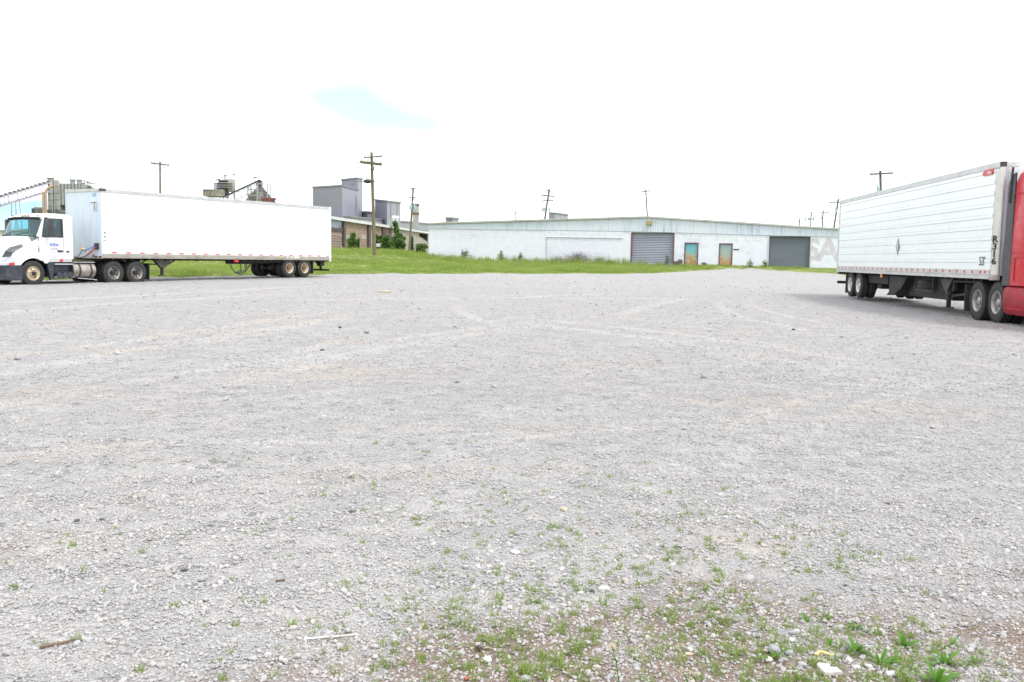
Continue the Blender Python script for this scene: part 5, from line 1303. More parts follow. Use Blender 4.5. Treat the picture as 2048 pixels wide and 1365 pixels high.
for k in range(30): box(.3 + k * .48, .36 + k * .48, -H + .03, H - .03, LB - .08, LB + .02).build('cross_member', 'chassis_black', tr)
# rear frame and doors
for s in (1, -1):
    box(-.03, .10, s * H - .07, s * H + .02, LB - .06, LT).build('rear_post', 'white_paint', tr, bevel=.01)
    d = box(-.02, .04, min(s * .01, s * (H - .08)), max(s * .01, s * (H - .08)), LB + .15, LT - .16).build('rear_door', 'trailer_white', tr, bevel=.006)
    mb().tube([(-.045, s * .35, LB + .18), (-.045, s * .35, LT - .2)], .018, 8).build('lock_rod', 'steel_bright', d)
    for z in (1.6, 2.4, 3.2): box(-.035, -.02, s * (H - .25) - .12, s * (H - .25) + .12, z, z + .08).build('hinge', 'rail_light', d)
    box(-.045, -.03, s * .9 - .12, s * .9 + .12, LB - .02, LB + .06).build('tail_light', 'red_mark', tr, bevel=.008)
box(-.03, .08, -H + .06, H - .06, LT - .15, LT - .002).build('rear_header', 'white_paint', tr, bevel=.01); box(-.03, .08, -H + .06, H - .06, LB - .05, LB + .14).build('rear_sill', 'chassis_grey', tr, bevel=.01)
for s in (1, -1): 
    box(.02, .13, s * .62 - .05, s * .62 + .05, .50, LB).build('guard_post', 'chassis_black', tr, bevel=.008)
    mb().bar((.08, s * .62, .62), (.55, s * .62, LB - .05), .06).build('guard_brace', 'chassis_black', tr)
box(-.02, .08, -1.2, 1.2, .44, .54).build('rear_guard', 'chassis_black', tr, bevel=.008)
box(.35, .65, .85, 1.15, .72, LB).build('tool_box', 'chassis_black', tr, bevel=.01)
# conspicuity tape
k = 0
for i in range(20):
    x = LL - .62 - i * .735
    if x > .2:
        box(x - .13, x + .13, H, H + .004, LB + .225, LB + .275).build('reflector', 'red_mark', tr); box(x - .36, x - .14, H, H + .003, LB + .225, LB + .275).build('reflector', 'white_mark', tr)
# running gear
zw = 0.10
box(.9, 6.2, -.5, -.38, .80, LB - .06).build('slider_rail', 'chassis_black', tr); box(.9, 6.9, .38, .5, .80, LB - .06).build('slider_rail', 'chassis_black', tr)
box(1.35, 6.95, 1.05, 1.12, .90, LB - .05).build('slider_skirt', 'chassis_black', tr); box(3.6, 5.35, -1.0, 1.0, .98, LB - .04).build('bogie_frame', 'chassis_black', tr)
for x in (2.05, 3.24): dual_axle(tr, x, .50 + zw, 1.26, 'trailer', 'rim_cream', 'rim_rust', .50)
for s in (1, -1):
    box(1.98, 3.3, s * .62 - .05, s * .62 + .05, .62, .74).build('leaf_spring', 'chassis_black', tr)
    for x in (1.5, 2.62, 3.8): mb().prism([(x - .14, .98), (x + .14, .98), (x + .06, .62), (x - .06, .62)], 'y', s * .56 - .06, s * .56 + .06).build('spring_hanger', 'chassis_black', tr)
    box(1.36, 1.385, s * .92 - .32, s * .92 + .32, .18 + zw, .98).build('mud_flap', 'black_plastic', tr)
    mb().lathe([(.13, 0), (.13, .3)], 12, 'x', (3.5, s * .3, .62)).build('brake_chamber', 'chassis_grey', tr)
landing_gear(tr, 11.45, 1.02, LB - .02, .22)
box(12.2, LL - .15, -.95, .95, LB - .10, LB - .02).build('kingpin_plate', 'chassis_black', tr)
mb().bar((5.2, .9, LB - .04), (8.0, .9, LB - .04), .05).build('air_line', 'chassis_black', tr)
box(6.95, 7.2, 1.18, 1.31, LB - .14, LB - .02).build('marker_light', 'red_mark', tr, bevel=.01, label='red marker lamp under the bottom rail')
box(9.4, 9.6, 1.1, 1.26, LB - .09, LB - .01).build('marker_light', 'chassis_black', tr, bevel=.02)
for pts in ([(7.35, 1.0, LB), (7.15, 1.0, .62), (6.9, 1.0, .36), (6.5, 1.0, .26), (6.2, 1.0, .40), (5.8, .95, .85)], [(6.9, 1.02, .36), (6.5, 1.0, .50), (6.15, 1.0, .44), (5.75, .95, .88)],
            [(6.55, 1.0, LB), (6.5, 1.0, .46), (6.6, 1.0, .28)], [(6.25, 1.0, LB), (6.2, 1.0, .44)], [(6.1, .98, LB), (6.1, .98, .5), (6.4, 1.0, .38), (6.9, 1.0, .34)]):
    mb().tube(pts, .024, 6).build('dangling_hose', 'black_plastic', tr, smooth=60)
# front wall fittings
box(LL + .005, LL + .05, .82, 1.12, LB + .38, LB + .66).build('connector_box', 'chassis_grey', tr, bevel=.012)
box(LL + .004, LL + .03, .58, .98, LT - .62, LT - .60).build('holder_clip', 'chassis_grey', tr)
hd = box(LL + .004, LL + .05, .80, 1.02, LT - .95, LT - .64).build('document_holder', 'rail_light', tr, bevel=.012)
box(LL + .05, LL + .056, .90, .92, LT - .93, LT - .66).build('divider', 'chassis_grey', hd)
box(LL + .003, LL + .007, .70, .96, LT - .36, LT - .20).build('placard', 'pale_blue_text', tr)
for k, sdx in enumerate(((1, .03), (2, .03), (3, .035))):
    z = LB + 1.12 - k * .17
    q = mb().add([(LL - .10, H + .004, z), (LL - .16, H + .004, z + .035), (LL - .22, H + .004, z), (LL - .16, H + .004, z - .045)], [(0, 1, 2, 3)]) if k < 2 else box(LL - .22, LL - .08, H + .001, H + .005, z - .03, z + .0)
    q.build('arrow_decal', 'dark_text', tr)
for k, (x0, x1, mt) in enumerate(((3.75, 3.95, 'yellow_plastic'), (3.4, 3.52, 'white_mark'), (3.1, 3.22, 'white_mark'), (2.5, 2.95, 'white_mark'))): box(x0, x1, H + .012, H + .0165, LB + .10, LB + .17).build('sticker', mt, tr)
def sag(a, b, drop, n=9): 
    a, b = Vector(a), Vector(b); return [a.lerp(b, k / (n - 1)) - Vector((0, 0, drop * 4 * (k / (n - 1)) * (1 - k / (n - 1)))) for k in range(n)]
for a, b, mt in (((LL + .05, .95, LB + .50), (LL + .35, .78, LB + .12), 'red_hose'), ((LL + .05, .88, LB + .56), (LL + .45, .55, LB + .34), 'blue_hose')):
    mb().tube(sag(a, b, .05), .022, 7).build('air_hose', mt, tr, smooth=60)
mb().tube(sag((LL + .3, .62, LB + .32), (LL + .42, .48, LB + .40), .0), .06, 8).build('gladhand_coupling', 'yellow_plastic', tr, smooth=60)
for a, b, dr in (((LL + .45, .55, LB + .34), (LL + 1.25, .5, LB + .25), .35), ((LL + .35, .78, LB + .12), (LL + 1.25, .45, LB + .35), .22), ((LL + .05, .80, LB + .45), (LL + 1.25, .3, LB + .55), .5)):
    mb().tube(sag(a, b, dr), .018, 6).build('coiled_hose', 'black_plastic', tr, smooth=60)

# ------------------------------------------------------------------ white day-cab tractor
T0 = L_REAR + l_fw * 17.97; T0.z = -0.13
tk = thing('semi_truck', 'white day-cab semi tractor with black bumper, coupled to the plain white trailer', 'truck', T0, LA)
HS = [(1.26, .90, .84, 1.08, .82, 1.34, .52, 1.60, 1.64), (1.14, 1.04, .82, 1.14, .95, 1.42, .62, 1.72, 1.77), (.85, 1.16, .82, 1.24, 1.06, 1.52, .74, 1.84, 1.90), (.45, 1.215, .82, 1.34, 1.11, 1.64, .86, 1.94, 2.0),
      (0.0, 1.225, .82, 1.44, 1.14, 1.74, .96, 2.02, 2.08), (-.38, 1.225, .95, 1.52, 1.17, 1.84, 1.08, 2.06, 2.12)]
def hs(x):
    xs = [h[0] for h in HS][::-1]; return [float(np.interp(x, xs, [h[k] for h in HS][::-1])) for k in range(1, 9)]
def arch(x, base):
    r = .64; return max(base, .50 + math.sqrt(max(0, r * r - x * x))) if abs(x) < r else base
secs = []
for x in np.concatenate([np.linspace(1.26, .66, 7), np.linspace(.6, -.6, 17), [-.66, -.72]]):
    wb, zb0, z1, ws, z2, wt, zt, zc = hs(max(x, -.38)); zbx = arch(x, zb0 if x > -.3 else .95 + 0 * x)
    ring = [(wb - .005, zbx), (wb, zbx * .5 + z1 * .5), (wb - .01, z1), (ws + .03, z2 - .08), (ws - .03, z2 + .05), (wt + .05, zt - .05), (wt - .06, zt + .01), (0, zc)]
    if x < -.38: ring = [(wb - .005, min(zbx, 1.2))] + [(wb, 1.15 + .13 * k) for k in range(6)] + [(wb - .01, 2.0)]
    if x >= -.38: secs.append([(x, y, z) for y, z in ring] + [(x, -y, z) for y, z in ring[-2::-1]])
m = mb().loft(secs)
hood = m.build('hood', 'white_paint', tk, smooth=38, solid=.02)
f0 = secs[0]; m = mb(); m.add(f0, [tuple(range(len(f0)))]); m.build('hood_front', 'white_paint', tk)
g = mb().prism([(-.50, .86), (.50, .86), (.56, 1.2), (.40, 1.55), (-.40, 1.55), (-.56, 1.2)], 'x', 1.262, 1.30).build('grille', 'steel_bright', tk, bevel=.015)
for k in range(9): box(1.30, 1.306, -.46, .46, .90 + k * .07, .93 + k * .07).build('grille_slot_shade', 'hollow_shade', g)  # dark bars on the face paint the shade between grille bars
mb().bar((1.315, -.42, 1.5), (1.315, .42, .95), .012, .06).build('diagonal_bar', 'steel_bright', g)
for s in (1, -1):
    # headlight wraps from the nose to the fender
    m = mb(); pl = [(1.33, .58), (1.30, .80), (1.20, 1.00), (1.04, 1.115), (.80, 1.185)]; lo = [.86, .85, .84, .84, .85]; hi = [1.02, 1.12, 1.24, 1.33, 1.40]
    rows = [[(x + .0, s * y, lo[k]) for k, (x, y) in enumerate(pl)], [(x - .01, s * (y - .005), (lo[k] + hi[k]) / 2) for k, (x, y) in enumerate(pl)], [(x - .07, s * (y - .05), hi[k]) for k, (x, y) in enumerate(pl)]]
    m.loft(rows); hl = m.build('headlight', 'lamp_lens', tk, smooth=50, solid=.02)
    mb().lathe([(.09, 0), (.07, .03), (0, .035)], 14, 'x', (1.245, s * .80, .96)).build('reflector_bowl', 'steel_bright', hl, smooth=40)
    m = mb(); m.loft([[(1.01, s * 1.150, .845), (.79, s * 1.205, .855)], [(1.0, s * 1.145, .93), (.80, s * 1.20, .96)]]); m.build('turn_signal', 'red_mark', hl, solid=.01)
    # hood side vent, dark curved intake
    pts_t = [(1.20, 1.16), (1.08, 1.42), (.88, 1.58), (.42, 1.72)]; pts_b = [(.92, 1.22), (.84, 1.36), (.70, 1.47), (.40, 1.62)]
    m = mb(); a_, b_ = [], []
    for (x, z), (x2, z2_) in zip(pts_t, pts_b):
        def side_y(xx, zz):
            wb, zb0, z1, ws, zz2, wt, zt, zc = hs(xx); return float(np.interp(zz, [z1, zz2, zt], [wb, ws, wt])) + .05
        a_.append((x, s * side_y(x, z), z)); b_.append((x2, s * side_y(x2, z2_), z2_))
    m.loft([a_, b_]); m.build('hood_vent', 'bumper_blue', tk, solid=.03)
    mb().prism([(-.36, 1.10), (-.36, 1.62), (-.68, 1.62), (-.70, 1.02), (-.62, .93), (-.50, .93)], 'y', s * 1.20, s * 1.224).build('fender_side', 'white_paint', tk)
    box(-.27, -.21, s * 1.226 - .004, s * 1.226 + .006, 1.38, 1.58).build('side_badge', 'grey_text', tk); box(-.27, -.21, s * 1.226 - .003, s * 1.226 + .005, 1.62, 1.70).build('side_badge', 'rail_light', tk)
mb().lathe([(0, -.012), (.085, -.008), (.085, .008), (0, .012)], 16, 'x', (1.0, .35, 1.93)).build('hood_emblem', 'grey_text', tk, smooth=40)
# bumper
def bump_ring(z, k): 
    pl = [(.50, 1.235), (.86, 1.22), (1.10, 1.10), (1.27, .80), (1.36, .4), (1.38, 0)]
    ring = [(x * k + (1 - k) * .4, y, z) for x, y in pl]; return ring + [(x, -y, zz) for x, y, zz in ring[-2::-1]]
m = mb().loft([bump_ring(.22, .93), bump_ring(.26, .985), bump_ring(.40, 1.0), bump_ring(.42, .97), bump_ring(.72, .98), bump_ring(.80, 1.0), bump_ring(.845, .99)])
bmp_ = m.build('bumper', 'bumper_blue', tk, smooth=30, solid=.04)
m = mb().loft([[(x + .012, y, z) for x, y, z in bump_ring(.415, .985)[2:9]], [(x + .012, y, z) for x, y, z in bump_ring(.45, .985)[2:9]]]); m.build('bumper_step', 'chassis_grey', bmp_, solid=.01)
box(1.365, 1.385, -.27, .27, .50, .64).build('number_plate', 'white_mark', bmp_)
for s in (1, -1): mb().lathe([(.07, 0), (.06, .02), (0, .022)], 12, 'x', (1.24, s * .82, .60)).build('fog_lamp', 'lamp_lens', bmp_)
# cab: sides with window openings, back wall with window, roof, pillars
CX0, CX1 = -.38, -1.80          # cowl, back wall
ZS, ZW0, ZW1, ZR = 1.13, 2.04, 2.80, 2.90
WX0, WX1 = -.50, -1.34
for s in (1, -1):
    y = s * 1.225
    m = mb()
    def q(pts):
        n_ = len(pts); o_ = [(x, y + s * (-.045 * max(0, z - ZW0)), z) for x, z in pts]; i_ = [(x, yy_ - s * .045, z) for x, yy_, z in o_]
        m.add(o_ + i_, [tuple(range(n_)), tuple(range(2 * n_ - 1, n_ - 1, -1))] + [(k_, (k_ + 1) % n_, n_ + (k_ + 1) % n_, n_ + k_) for k_ in range(n_)])
    q([(CX0 + .10, ZS + .22), (CX0 + .10, ZW0), (WX1, ZW0), (WX1, ZS), (-.62, ZS)]); q([(WX1, ZS), (WX1, ZR), (CX1, ZR), (CX1, ZS)])
    q([(-.15, ZW0), (-.48, ZW1), (WX0 - .06, ZW1), (WX0 + .10, ZW0)]); q([(-.48, ZW1), (-.52, ZR), (WX1, ZR), (WX1, ZW1)])
    sd = m.build('cab_side', 'white_paint', tk)
    dr = mb().bar((WX1 - .02, y + s * .012, ZS + .03), (WX1 - .02, y + s * .012, ZW0), .012, .01).build('door_seam', 'grey_text', sd)
    g = mb().add([(WX0 + .06, s * 1.20, ZW0 + .02), (WX0 - .04, s * 1.168, ZW1 - .02), (WX1 + .02, s * 1.168, ZW1 - .02), (WX1 + .02, s * 1.20, ZW0 + .02)], [(0, 1, 2, 3)]).build('side_window', 'side_glass', tk)
    fr = mb()
    loopp = [(WX0 + .10, ZW0), (WX0 - .05, ZW1), (WX1, ZW1), (WX1, ZW0)]
    for a, b in zip(loopp, loopp[1:] + loopp[:1]): fr.bar((a[0], s * (1.226 - .045 * (a[1] - ZW0)), a[1]), (b[0], s * (1.226 - .045 * (b[1] - ZW0)), b[1]), .035, .035)
    fr.build('window_seal', 'black_plastic', g)
    box(-1.32, -1.07, s * 1.226 - .01, s * 1.226 + .018, 1.40, 1.49).build('door_handle', 'black_plastic', sd, bevel=.01)
    box(-1.62, -1.48, s * 1.226 - .01, s * 1.226 + .014, 1.39, 1.47).build('vent_plate', 'chassis_grey', sd, bevel=.01)
    box(-1.74, -.66, s * 1.16 - .06, s * 1.16 + .06, .98, ZS - .004).build('cab_sill', 'rail_light', tk, bevel=.02)
    box(-1.32, -1.17, s * 1.222 - .0, s * 1.222 + .006, 1.0, 1.10).build('sill_lamp', 'red_mark', tk)
    # mirrors
    mh = box(-.07, .07, -.12, .12, -.36, .36).build('mirror', 'black_plastic', tk, bevel=.045, smooth=40); mh.location = (-.58, s * 1.56, 2.42); mh.rotation_euler = (0, 0, s * .12)
    for zz in (.34, -.33): mb().tube([(.0, -s * .08, zz), (.02, -s * .2, zz + (.06 if zz > 0 else -.05)), (-.05, -s * .38, zz + (.06 if zz > 0 else -.05))], .028, 8).build('mirror_arm', 'black_plastic', mh, smooth=60)
    # fender rear panel and steps
    mb().prism([(-.60, .96), (-.72, .99), (-.90, .98), (-.86, .26), (-.74, .22), (-.66, .60)], 'y', s * 1.10, s * 1.225).build('fender_skirt', 'bumper_blue', tk, bevel=.012)
    box(-1.78, -.94, s * .60, s * 1.02, .34, .86).build('battery_box', 'bumper_blue', tk, bevel=.02)
    for k in range(3): mb().lathe([(0, 0), (.115, .01), (.125, .05), (.125, .30)], 14, 'y', (-1.10 - k * .26, s * (1.16 if s > 0 else 1.16) - (.15 if s > 0 else -.15), .44)).build('air_tank', 'bumper_blue', tk, smooth=40) if s > 0 else None
    for zz, yo in ((.90, 1.16), (.36, 1.20)): box(-1.80, -.95, s * yo - .07, s * yo + .05, zz - .03, zz + .02).build('step', 'rail_light', tk, bevel=.01)
    tkk = mb().lathe([(0, -2.92), (.30, -2.91), (.34, -2.87), (.34, -1.84), (.30, -1.80), (0, -1.79)], 28, 'x', (0, s * .90, .62)).build('fuel_tank', 'tank_alu', tk, smooth=35)
    mb().lathe([(.335, -1.80), (.29, -1.775), (0, -1.77)], 28, 'x', (0, s * .90, .62)).build('tank_head', 'bumper_blue', tkk, smooth=35)
    for xx in (-2.12, -2.66): mb().lathe([(.352, xx - .045), (.352, xx + .045)], 28, 'x', (0, s * .90, .62)).build('tank_strap', 'bumper_blue', tkk, smooth=35)
    box(-2.9, -1.85, s * 1.02 - .14, s * 1.02 + .10, .965, .995).build('tank_step', 'rail_light', tk, bevel=.008)
    mb().bar((-2.0, s * 1.2, .30), (-2.9, s * 1.2, .22), .10, .03).build('tank_step', 'rail_light', tk)
    box(-5.66, -5.64, s * .92 - .32, s * .92 + .32, .20, .95).build('mud_flap', 'black_plastic', tk)
# door lettering: soft blue company lettering, set as rows of slanted strokes
def strokes(parent, x0, x1, z, h, n, mat, y=1.2285):
    m = mb()
    for k in range(n):
        x = x0 + (x1 - x0) * (k + .5) / n; w = abs(x1 - x0) / n * random.uniform(.55, .85); hh = h * random.uniform(.7, 1.0)
        m.add([(x + w / 2, y, z), (x - w / 2, y, z), (x - w / 2 - hh * .15, y, z + hh), (x + w / 2 - hh * .15, y, z + hh)], [(0, 1, 2, 3)])
    return m.build('lettering', mat, parent)
strokes(tk, -.72, -1.12, 1.655, .13, 6, 'blue_text'); strokes(tk, -.82, -1.0, 1.765, .035, 5, 'pale_blue_text'); strokes(tk, -.80, -1.0, 1.60, .035, 7, 'blue_text'); strokes(tk, -.74, -1.10, 1.50, .075, 7, 'grey_text')
strokes(tk, -.82, -1.0, 1.41, .035, 7, 'pale_blue_text'); strokes(tk, -.84, -.98, 1.36, .03, 6, 'blue_text'); strokes(tk, -1.03, -1.30, 1.345, .022, 9, 'pale_blue_text')
# windscreen and frame
wsb = [(-.16, 1.19, 2.06), (-.02, .95, 2.07), (.08, .5, 2.08), (.12, 0, 2.085)]; wst = [(-.46, 1.12, 2.80), (-.40, .9, 2.82), (-.34, .5, 2.835), (-.32, 0, 2.84)]
fl = lambda L_: L_ + [(x, -y, z) for x, y, z in L_[-2::-1]]
m = mb().loft([fl(wsb), fl(wst)]); ws = m.build('windshield', 'windshield', tk, smooth=60)
for L_ in (wsb, wst):
    pts = fl(L_); fm = mb().tube([(x + .008, y, z) for x, y, z in pts], .022, 6); fm.build('windshield_seal', 'black_plastic', ws, smooth=60)
for s in (1, -1): mb().tube([(wsb[0][0], s * wsb[0][1], wsb[0][2]), (wst[0][0], s * wst[0][1], wst[0][2])], .022, 6).build('windshield_seal', 'black_plastic', ws)
m = mb().loft([[(x + .015, y, z - .10) for x, y, z in fl(wst)], [(x + .10, y * 1.0, z - .0) for x, y, z in fl(wst)], [(x - .01, y, z + .04) for x, y, z in fl(wst)]]); m.build('sun_visor', 'chassis_black', tk, smooth=40)
m = mb().loft([[(x + .01, y, z - .03) for x, y, z in fl(wsb)], [(-.40, y, z) for (x, y, z) in [(0, 1.2, 2.05), (0, .97, 2.055), (0, .5, 2.11), (0, 0, 2.115), (0, -.5, 2.11), (0, -.97, 2.055), (0, -1.2, 2.05)]]]); m.build('cowl', 'white_paint', tk, smooth=50)
for y0, y1 in ((.15, .75), (-.75, -.15)): mb().tube([(.10 - abs(y0) * .1, y0, 2.10), (.07, (y0 + y1) / 2, 2.15), (-.02, y1, 2.24)], .014, 5).build('wiper', 'black_plastic', ws)
secs = []
for x, z, w in ((-.40, 2.845, 1.10), (-.52, 2.93, 1.15), (-.75, 3.0, 1.165), (-1.2, 3.03, 1.17), (-1.65, 3.03, 1.16), (-1.77, 2.99, 1.13), (-1.81, 2.90, 1.10)):
    r_ = [(w + .03, 2.82 if x < -.45 else 2.80), (w, z - .10), (w - .10, z - .03), (w - .35, z), (0, z + .02)]; secs.append([(x, y, zz) for y, zz in r_] + [(x, -y, zz) for y, zz in r_[-2::-1]])
rf = mb().loft(secs).build('cab_roof', 'white_paint', tk, smooth=50, solid=.03)
for y in (-.9, -.2, 0, .2, .9): box(-.48, -.42, y - .045, y + .045, 2.905, 2.94).build('roof_marker', 'rust', rf, bevel=.012)
m = mb()
m.add([(CX1, -1.2, ZS), (CX1, 1.2, ZS), (CX1, 1.2, 2.1), (CX1, -1.2, 2.1)], [(0, 1, 2, 3)]); m.add([(CX1, -1.15, 2.7), (CX1, 1.15, 2.7), (CX1, 1.12, 2.95), (CX1, -1.12, 2.95)], [(0, 1, 2, 3)])
for s in (1, -1): m.add([(CX1, s * .8, 2.1), (CX1, s * 1.2, 2.1), (CX1, s * 1.15, 2.7), (CX1, s * .8, 2.7)], [(0, 1, 2, 3)])
m.build('cab_back', 'white_paint', tk); box(CX1 - .01, CX1 + .01, -.8, .8, 2.1, 2.7).build('rear_window', 'side_glass', tk)
box(CX1 + .06, -.2, -1.15, 1.15, 1.14, 1.20).build('cab_floor', 'cab_inside', tk); box(-.42, .02, -1.1, 1.1, 1.5, 2.03).build('dashboard', 'cab_inside', tk, bevel=.05)
for y in (.58, -.58):
    se = box(-1.5, -.98, y - .27, y + .27, 1.4, 1.62).build('seat', 'seat_grey', tk, bevel=.04); box(-1.62, -1.45, y - .25, y + .25, 1.6, 2.45).build('backrest', 'seat_grey', se, bevel=.05)
mb().tube([(-.62 + .2 * math.sin(a), .58 + .24 * math.cos(a), 1.98 + .12 * math.sin(a)) for a in np.linspace(0, 2 * math.pi, 20)], .018, 6).build('steering_wheel', 'black_plastic', tk)
# chassis
for s in (1, -1): box(-5.6, 1.0, s * .43 - .04, s * .43 + .04, .74, 1.02).build('frame_rail', 'chassis_black', tk)
box(-4.9, -3.9, -.45, .45, 1.02, 1.14).build('fifth_wheel', 'chassis_black', tk, bevel=.03); box(-3.6, -1.9, -.5, .5, 1.0, 1.06).build('deck_plate', 'chassis_grey', tk); box(-.6, .9, -.4, .4, .6, 1.5).build('engine', 'chassis_black', tk)
box(-5.6, -1.8, -.6, .6, .62, .8).build('driveline', 'chassis_black', tk)
for s in (1, -1): wheel(tk, 0, s * 1.20, .51, s, 'steer', 'rim_cream', 'chassis_black', .515)
mb().lathe([(.06, -1), (.06, 1)], 12, 'y', (0, 0, .45)).build('axle', 'chassis_black', tk)
for x in (-3.77, -4.97): dual_axle(tk, x, .515, 1.24, 'drive', 'rim_alu', 'chassis_black', .515)

# ------------------------------------------------------------------ ribbed refrigerated trailer on the right
RA = math.radians(264.84)
r_fw = Vector((math.cos(RA), math.sin(RA), 0)); r_lf = Vector((-math.sin(RA), math.cos(RA), 0))
R_REAR = Vector((14.169, 41.045, 0)) + r_lf * 1.3
RL, RT, RB = 16.24, 4.10, 1.01
rt = thing('reefer_trailer', 'white trailer with ribbed side panels and steel corner, coupled to the red tractor', 'semi trailer', R_REAR, RA)
RC = .19                                                  # corner radius
z = RB + .245; pz = [z]; pitch = (RT - .17 - z) / 9
for k in range(9): pz += [z + pitch * (k + .67), z + pitch * (k + 1)]
pz[-1] = RT - .165
for s in (-1, 1):
    for k, (a, b) in enumerate(zip(pz, pz[1:])):
        pr = .012 if k % 2 else .0
        y0, y1 = (s * (H - .05), s * (H + pr)); box(.08, RL - RC, min(y0, y1), max(y0, y1), a + .0035, b - .0035).build('side_panel', 'reefer_panel', rt, bevel=.004)
    box(.08, RL - RC, min(s * (H - .06), s * (H - .012)), max(s * (H - .06), s * (H - .012)), RB + .2, RT - .1).build('seam_backing', 'rail_light', rt)
    tr_ = box(.0, RL - .05, min(s * (H - .05), s * (H + .022)), max(s * (H - .05), s * (H + .022)), RT - .165, RT).build('top_rail', 'rail_light', rt, bevel=.012)
    b_ = box(.0, RL - RC, min(s * (H - .05), s * (H + .02)), max(s * (H - .05), s * (H + .02)), RB, RB + .245).build('bottom_rail', 'rail_light', rt, bevel=.008)
    mb().bar((.0, s * (H + .022), RB + .11), (RL - RC, s * (H + .022), RB + .11), .01, .012).build('rail_lip', 'rail_alu', b_)
    cp = mb(); secs = []
    for k in range(9):
        a = math.pi / 2 * k / 8; secs.append([(RL - RC + RC * math.sin(a), s * (H - RC + RC * math.cos(a)), zz) for zz in (RB + .12, RT - .10)])
    cp.loft(secs); cp.build('corner_post', 'steel_bright', rt, smooth=60)
    cp = mb(); secs = []
    for k in range(9):
        a = math.pi / 2 * k / 8; secs.append([(RL - RC + (RC + .012) * math.sin(a), s * (H - RC + (RC + .012) * math.cos(a)), zz) for zz in (RT - .13, RT + .004)])
    cp.loft(secs); cp.build('corner_cap', 'chassis_grey', rt, smooth=60)
    cp = mb(); secs = []
    for k in range(9):
        a = math.pi / 2 * k / 8; secs.append([(RL - RC + (RC + .01) * math.sin(a), s * (H - RC + (RC + .01) * math.cos(a)), zz) for zz in (RB - .02, RB + .125)])
    cp.loft(secs); cp.build('corner_foot', 'rail_alu', rt, smooth=60)
    for k in range(32):
        x = RL - .45 - k * (.30 if k < 2 else .0) if k < 2 else RL - .45 - .3 - (k - 1) * .56
        if x > .1: box(x - .055, x + .055, min(s * (H + .02), s * (H + .0245)), max(s * (H + .02), s * (H + .0245)), RB + .15, RB + .225).build('reflector', 'red_mark', rt)
    box(-.04, .10, min(s * (H - .08), s * (H + .025)), max(s * (H - .08), s * (H + .025)), RB - .10, RT).build('rear_post', 'rail_light', rt, bevel=.01)
    dd = box(-.03, .05, min(s * .01, s * (H - .09)), max(s * .01, s * (H - .09)), RB + .15, RT - .16).build('rear_door', 'reefer_panel', rt, bevel=.006)
    mb().tube([(-.05, s * .4, RB + .18), (-.05, s * .4, RT - .2)], .018, 8).build('lock_rod', 'steel_bright', dd)
# vertical rivet lines low on the near side
for k in range(11):
    x = RL - 1.0 - k * 1.22; mb().bar((x, -H - .0135, RB + .33), (x, -H - .0135, RB + 1.3), .003, .006, up=(0, 1, 0)).build('rivet_line', 'reefer_panel', rt)
box(RL - .03, RL, -H + RC, H - RC, RB + .10, RT - .08).build('front_wall', 'rail_light', rt)
for s in (-1, 1): 
    mb().bar((RL + .005, s * (H - RC - .02), RB + .1), (RL + .005, s * (H - RC - .02), RT - .1), .05, .02).build('wall_seam', 'truss_lilac', rt)
box(RL - .02, RL + .014, -H + RC, H - RC, RT - .12, RT + .002).build('front_top_rail', 'rail_light', rt, bevel=.01)
un = box(RL, RL + .48, -.95, .75, 1.9, 3.95).build('reefer_unit', 'white_paint', rt, bevel=.08); box(RL + .48, RL + .49, -.7, .5, 2.3, 3.5).build('unit_grille', 'chassis_black', un)
box(RL + .02, RL + .06, -.98, -.94, 1.7, 2.9).build('grab_rail', 'white_mark', rt)
m = mb().add([(RL + .012, -.88, 1.55), (RL + .012, -.72, 1.71), (RL + .012, -.56, 1.55), (RL + .012, -.72, 1.39)], [(0, 1, 2, 3)]); m.build('placard', 'grey_text', rt, solid=.01)
mb().loft([[(0, -H, RT - .004), (RL - .1, -H, RT - .004)], [(0, 0, RT + .02), (RL - .1, 0, RT + .02)], [(0, H, RT - .004), (RL - .1, H, RT - .004)]]).build('roof', 'roof_white', rt)
box(.05, RL - .1, -H + .06, H - .06, RB + .06, RB + .2).build('floor', 'chassis_black', rt)
for k in range(30): box(.3 + k * .52, .36 + k * .52, -H + .05, H - .05, RB - .06, RB + .06).build('cross_member', 'chassis_black', rt)
box(-.03, .09, -H + .08, H - .08, RB - .10, RB + .14).build('rear_sill', 'chassis_grey', rt); box(-.03, .09, -H + .08, H - .08, RT - .15, RT - .002).build('rear_header', 'rail_light', rt)
# placard, lettering, maker's badge
pc = mb().add([(10.02, -H - .02, 1.98), (9.80, -H - .02, 2.28), (9.58, -H - .02, 1.98), (9.80, -H - .02, 1.68)], [(0, 1, 2, 3)]).build('placard', 'grey_text', rt, solid=.01)
pc.location.x = -1.55
mb().add([(9.93, -H - .032, 1.98), (9.80, -H - .032, 2.16), (9.67, -H - .032, 1.98), (9.80, -H - .032, 1.80)], [(0, 1, 2, 3)]).build('placard_face', 'rail_light', pc)
text_mesh('lettering', "53'", .34, 'dark_text', rt, frame4((RL - RC - .50, -H - .022, RB + .47), (1, 0, 0), (0, 0, 1)), .002, .0)
an = math.radians(38)
for k, ch in enumerate('R316'):
    c = (RL - RC + (RC + .004) * math.sin(an), -(H - RC + (RC + .004) * math.cos(an)), 2.07 - k * .195)
    text_mesh('lettering', ch, .25, 'dark_text', rt, frame4(c, (math.cos(an), math.sin(an), 0), (0, 0, 1)), .012, .006)
bd = mb().prism([(RL - .92, RT - .30), (RL - .36, RT - .30), (RL - .27, RT - .22), (RL - .30, RT - .15), (RL - .80, RT - .15), (RL - .98, RT - .22)], 'y', -H - .036, -H - .01).build('maker_badge', 'red_mark', rt)
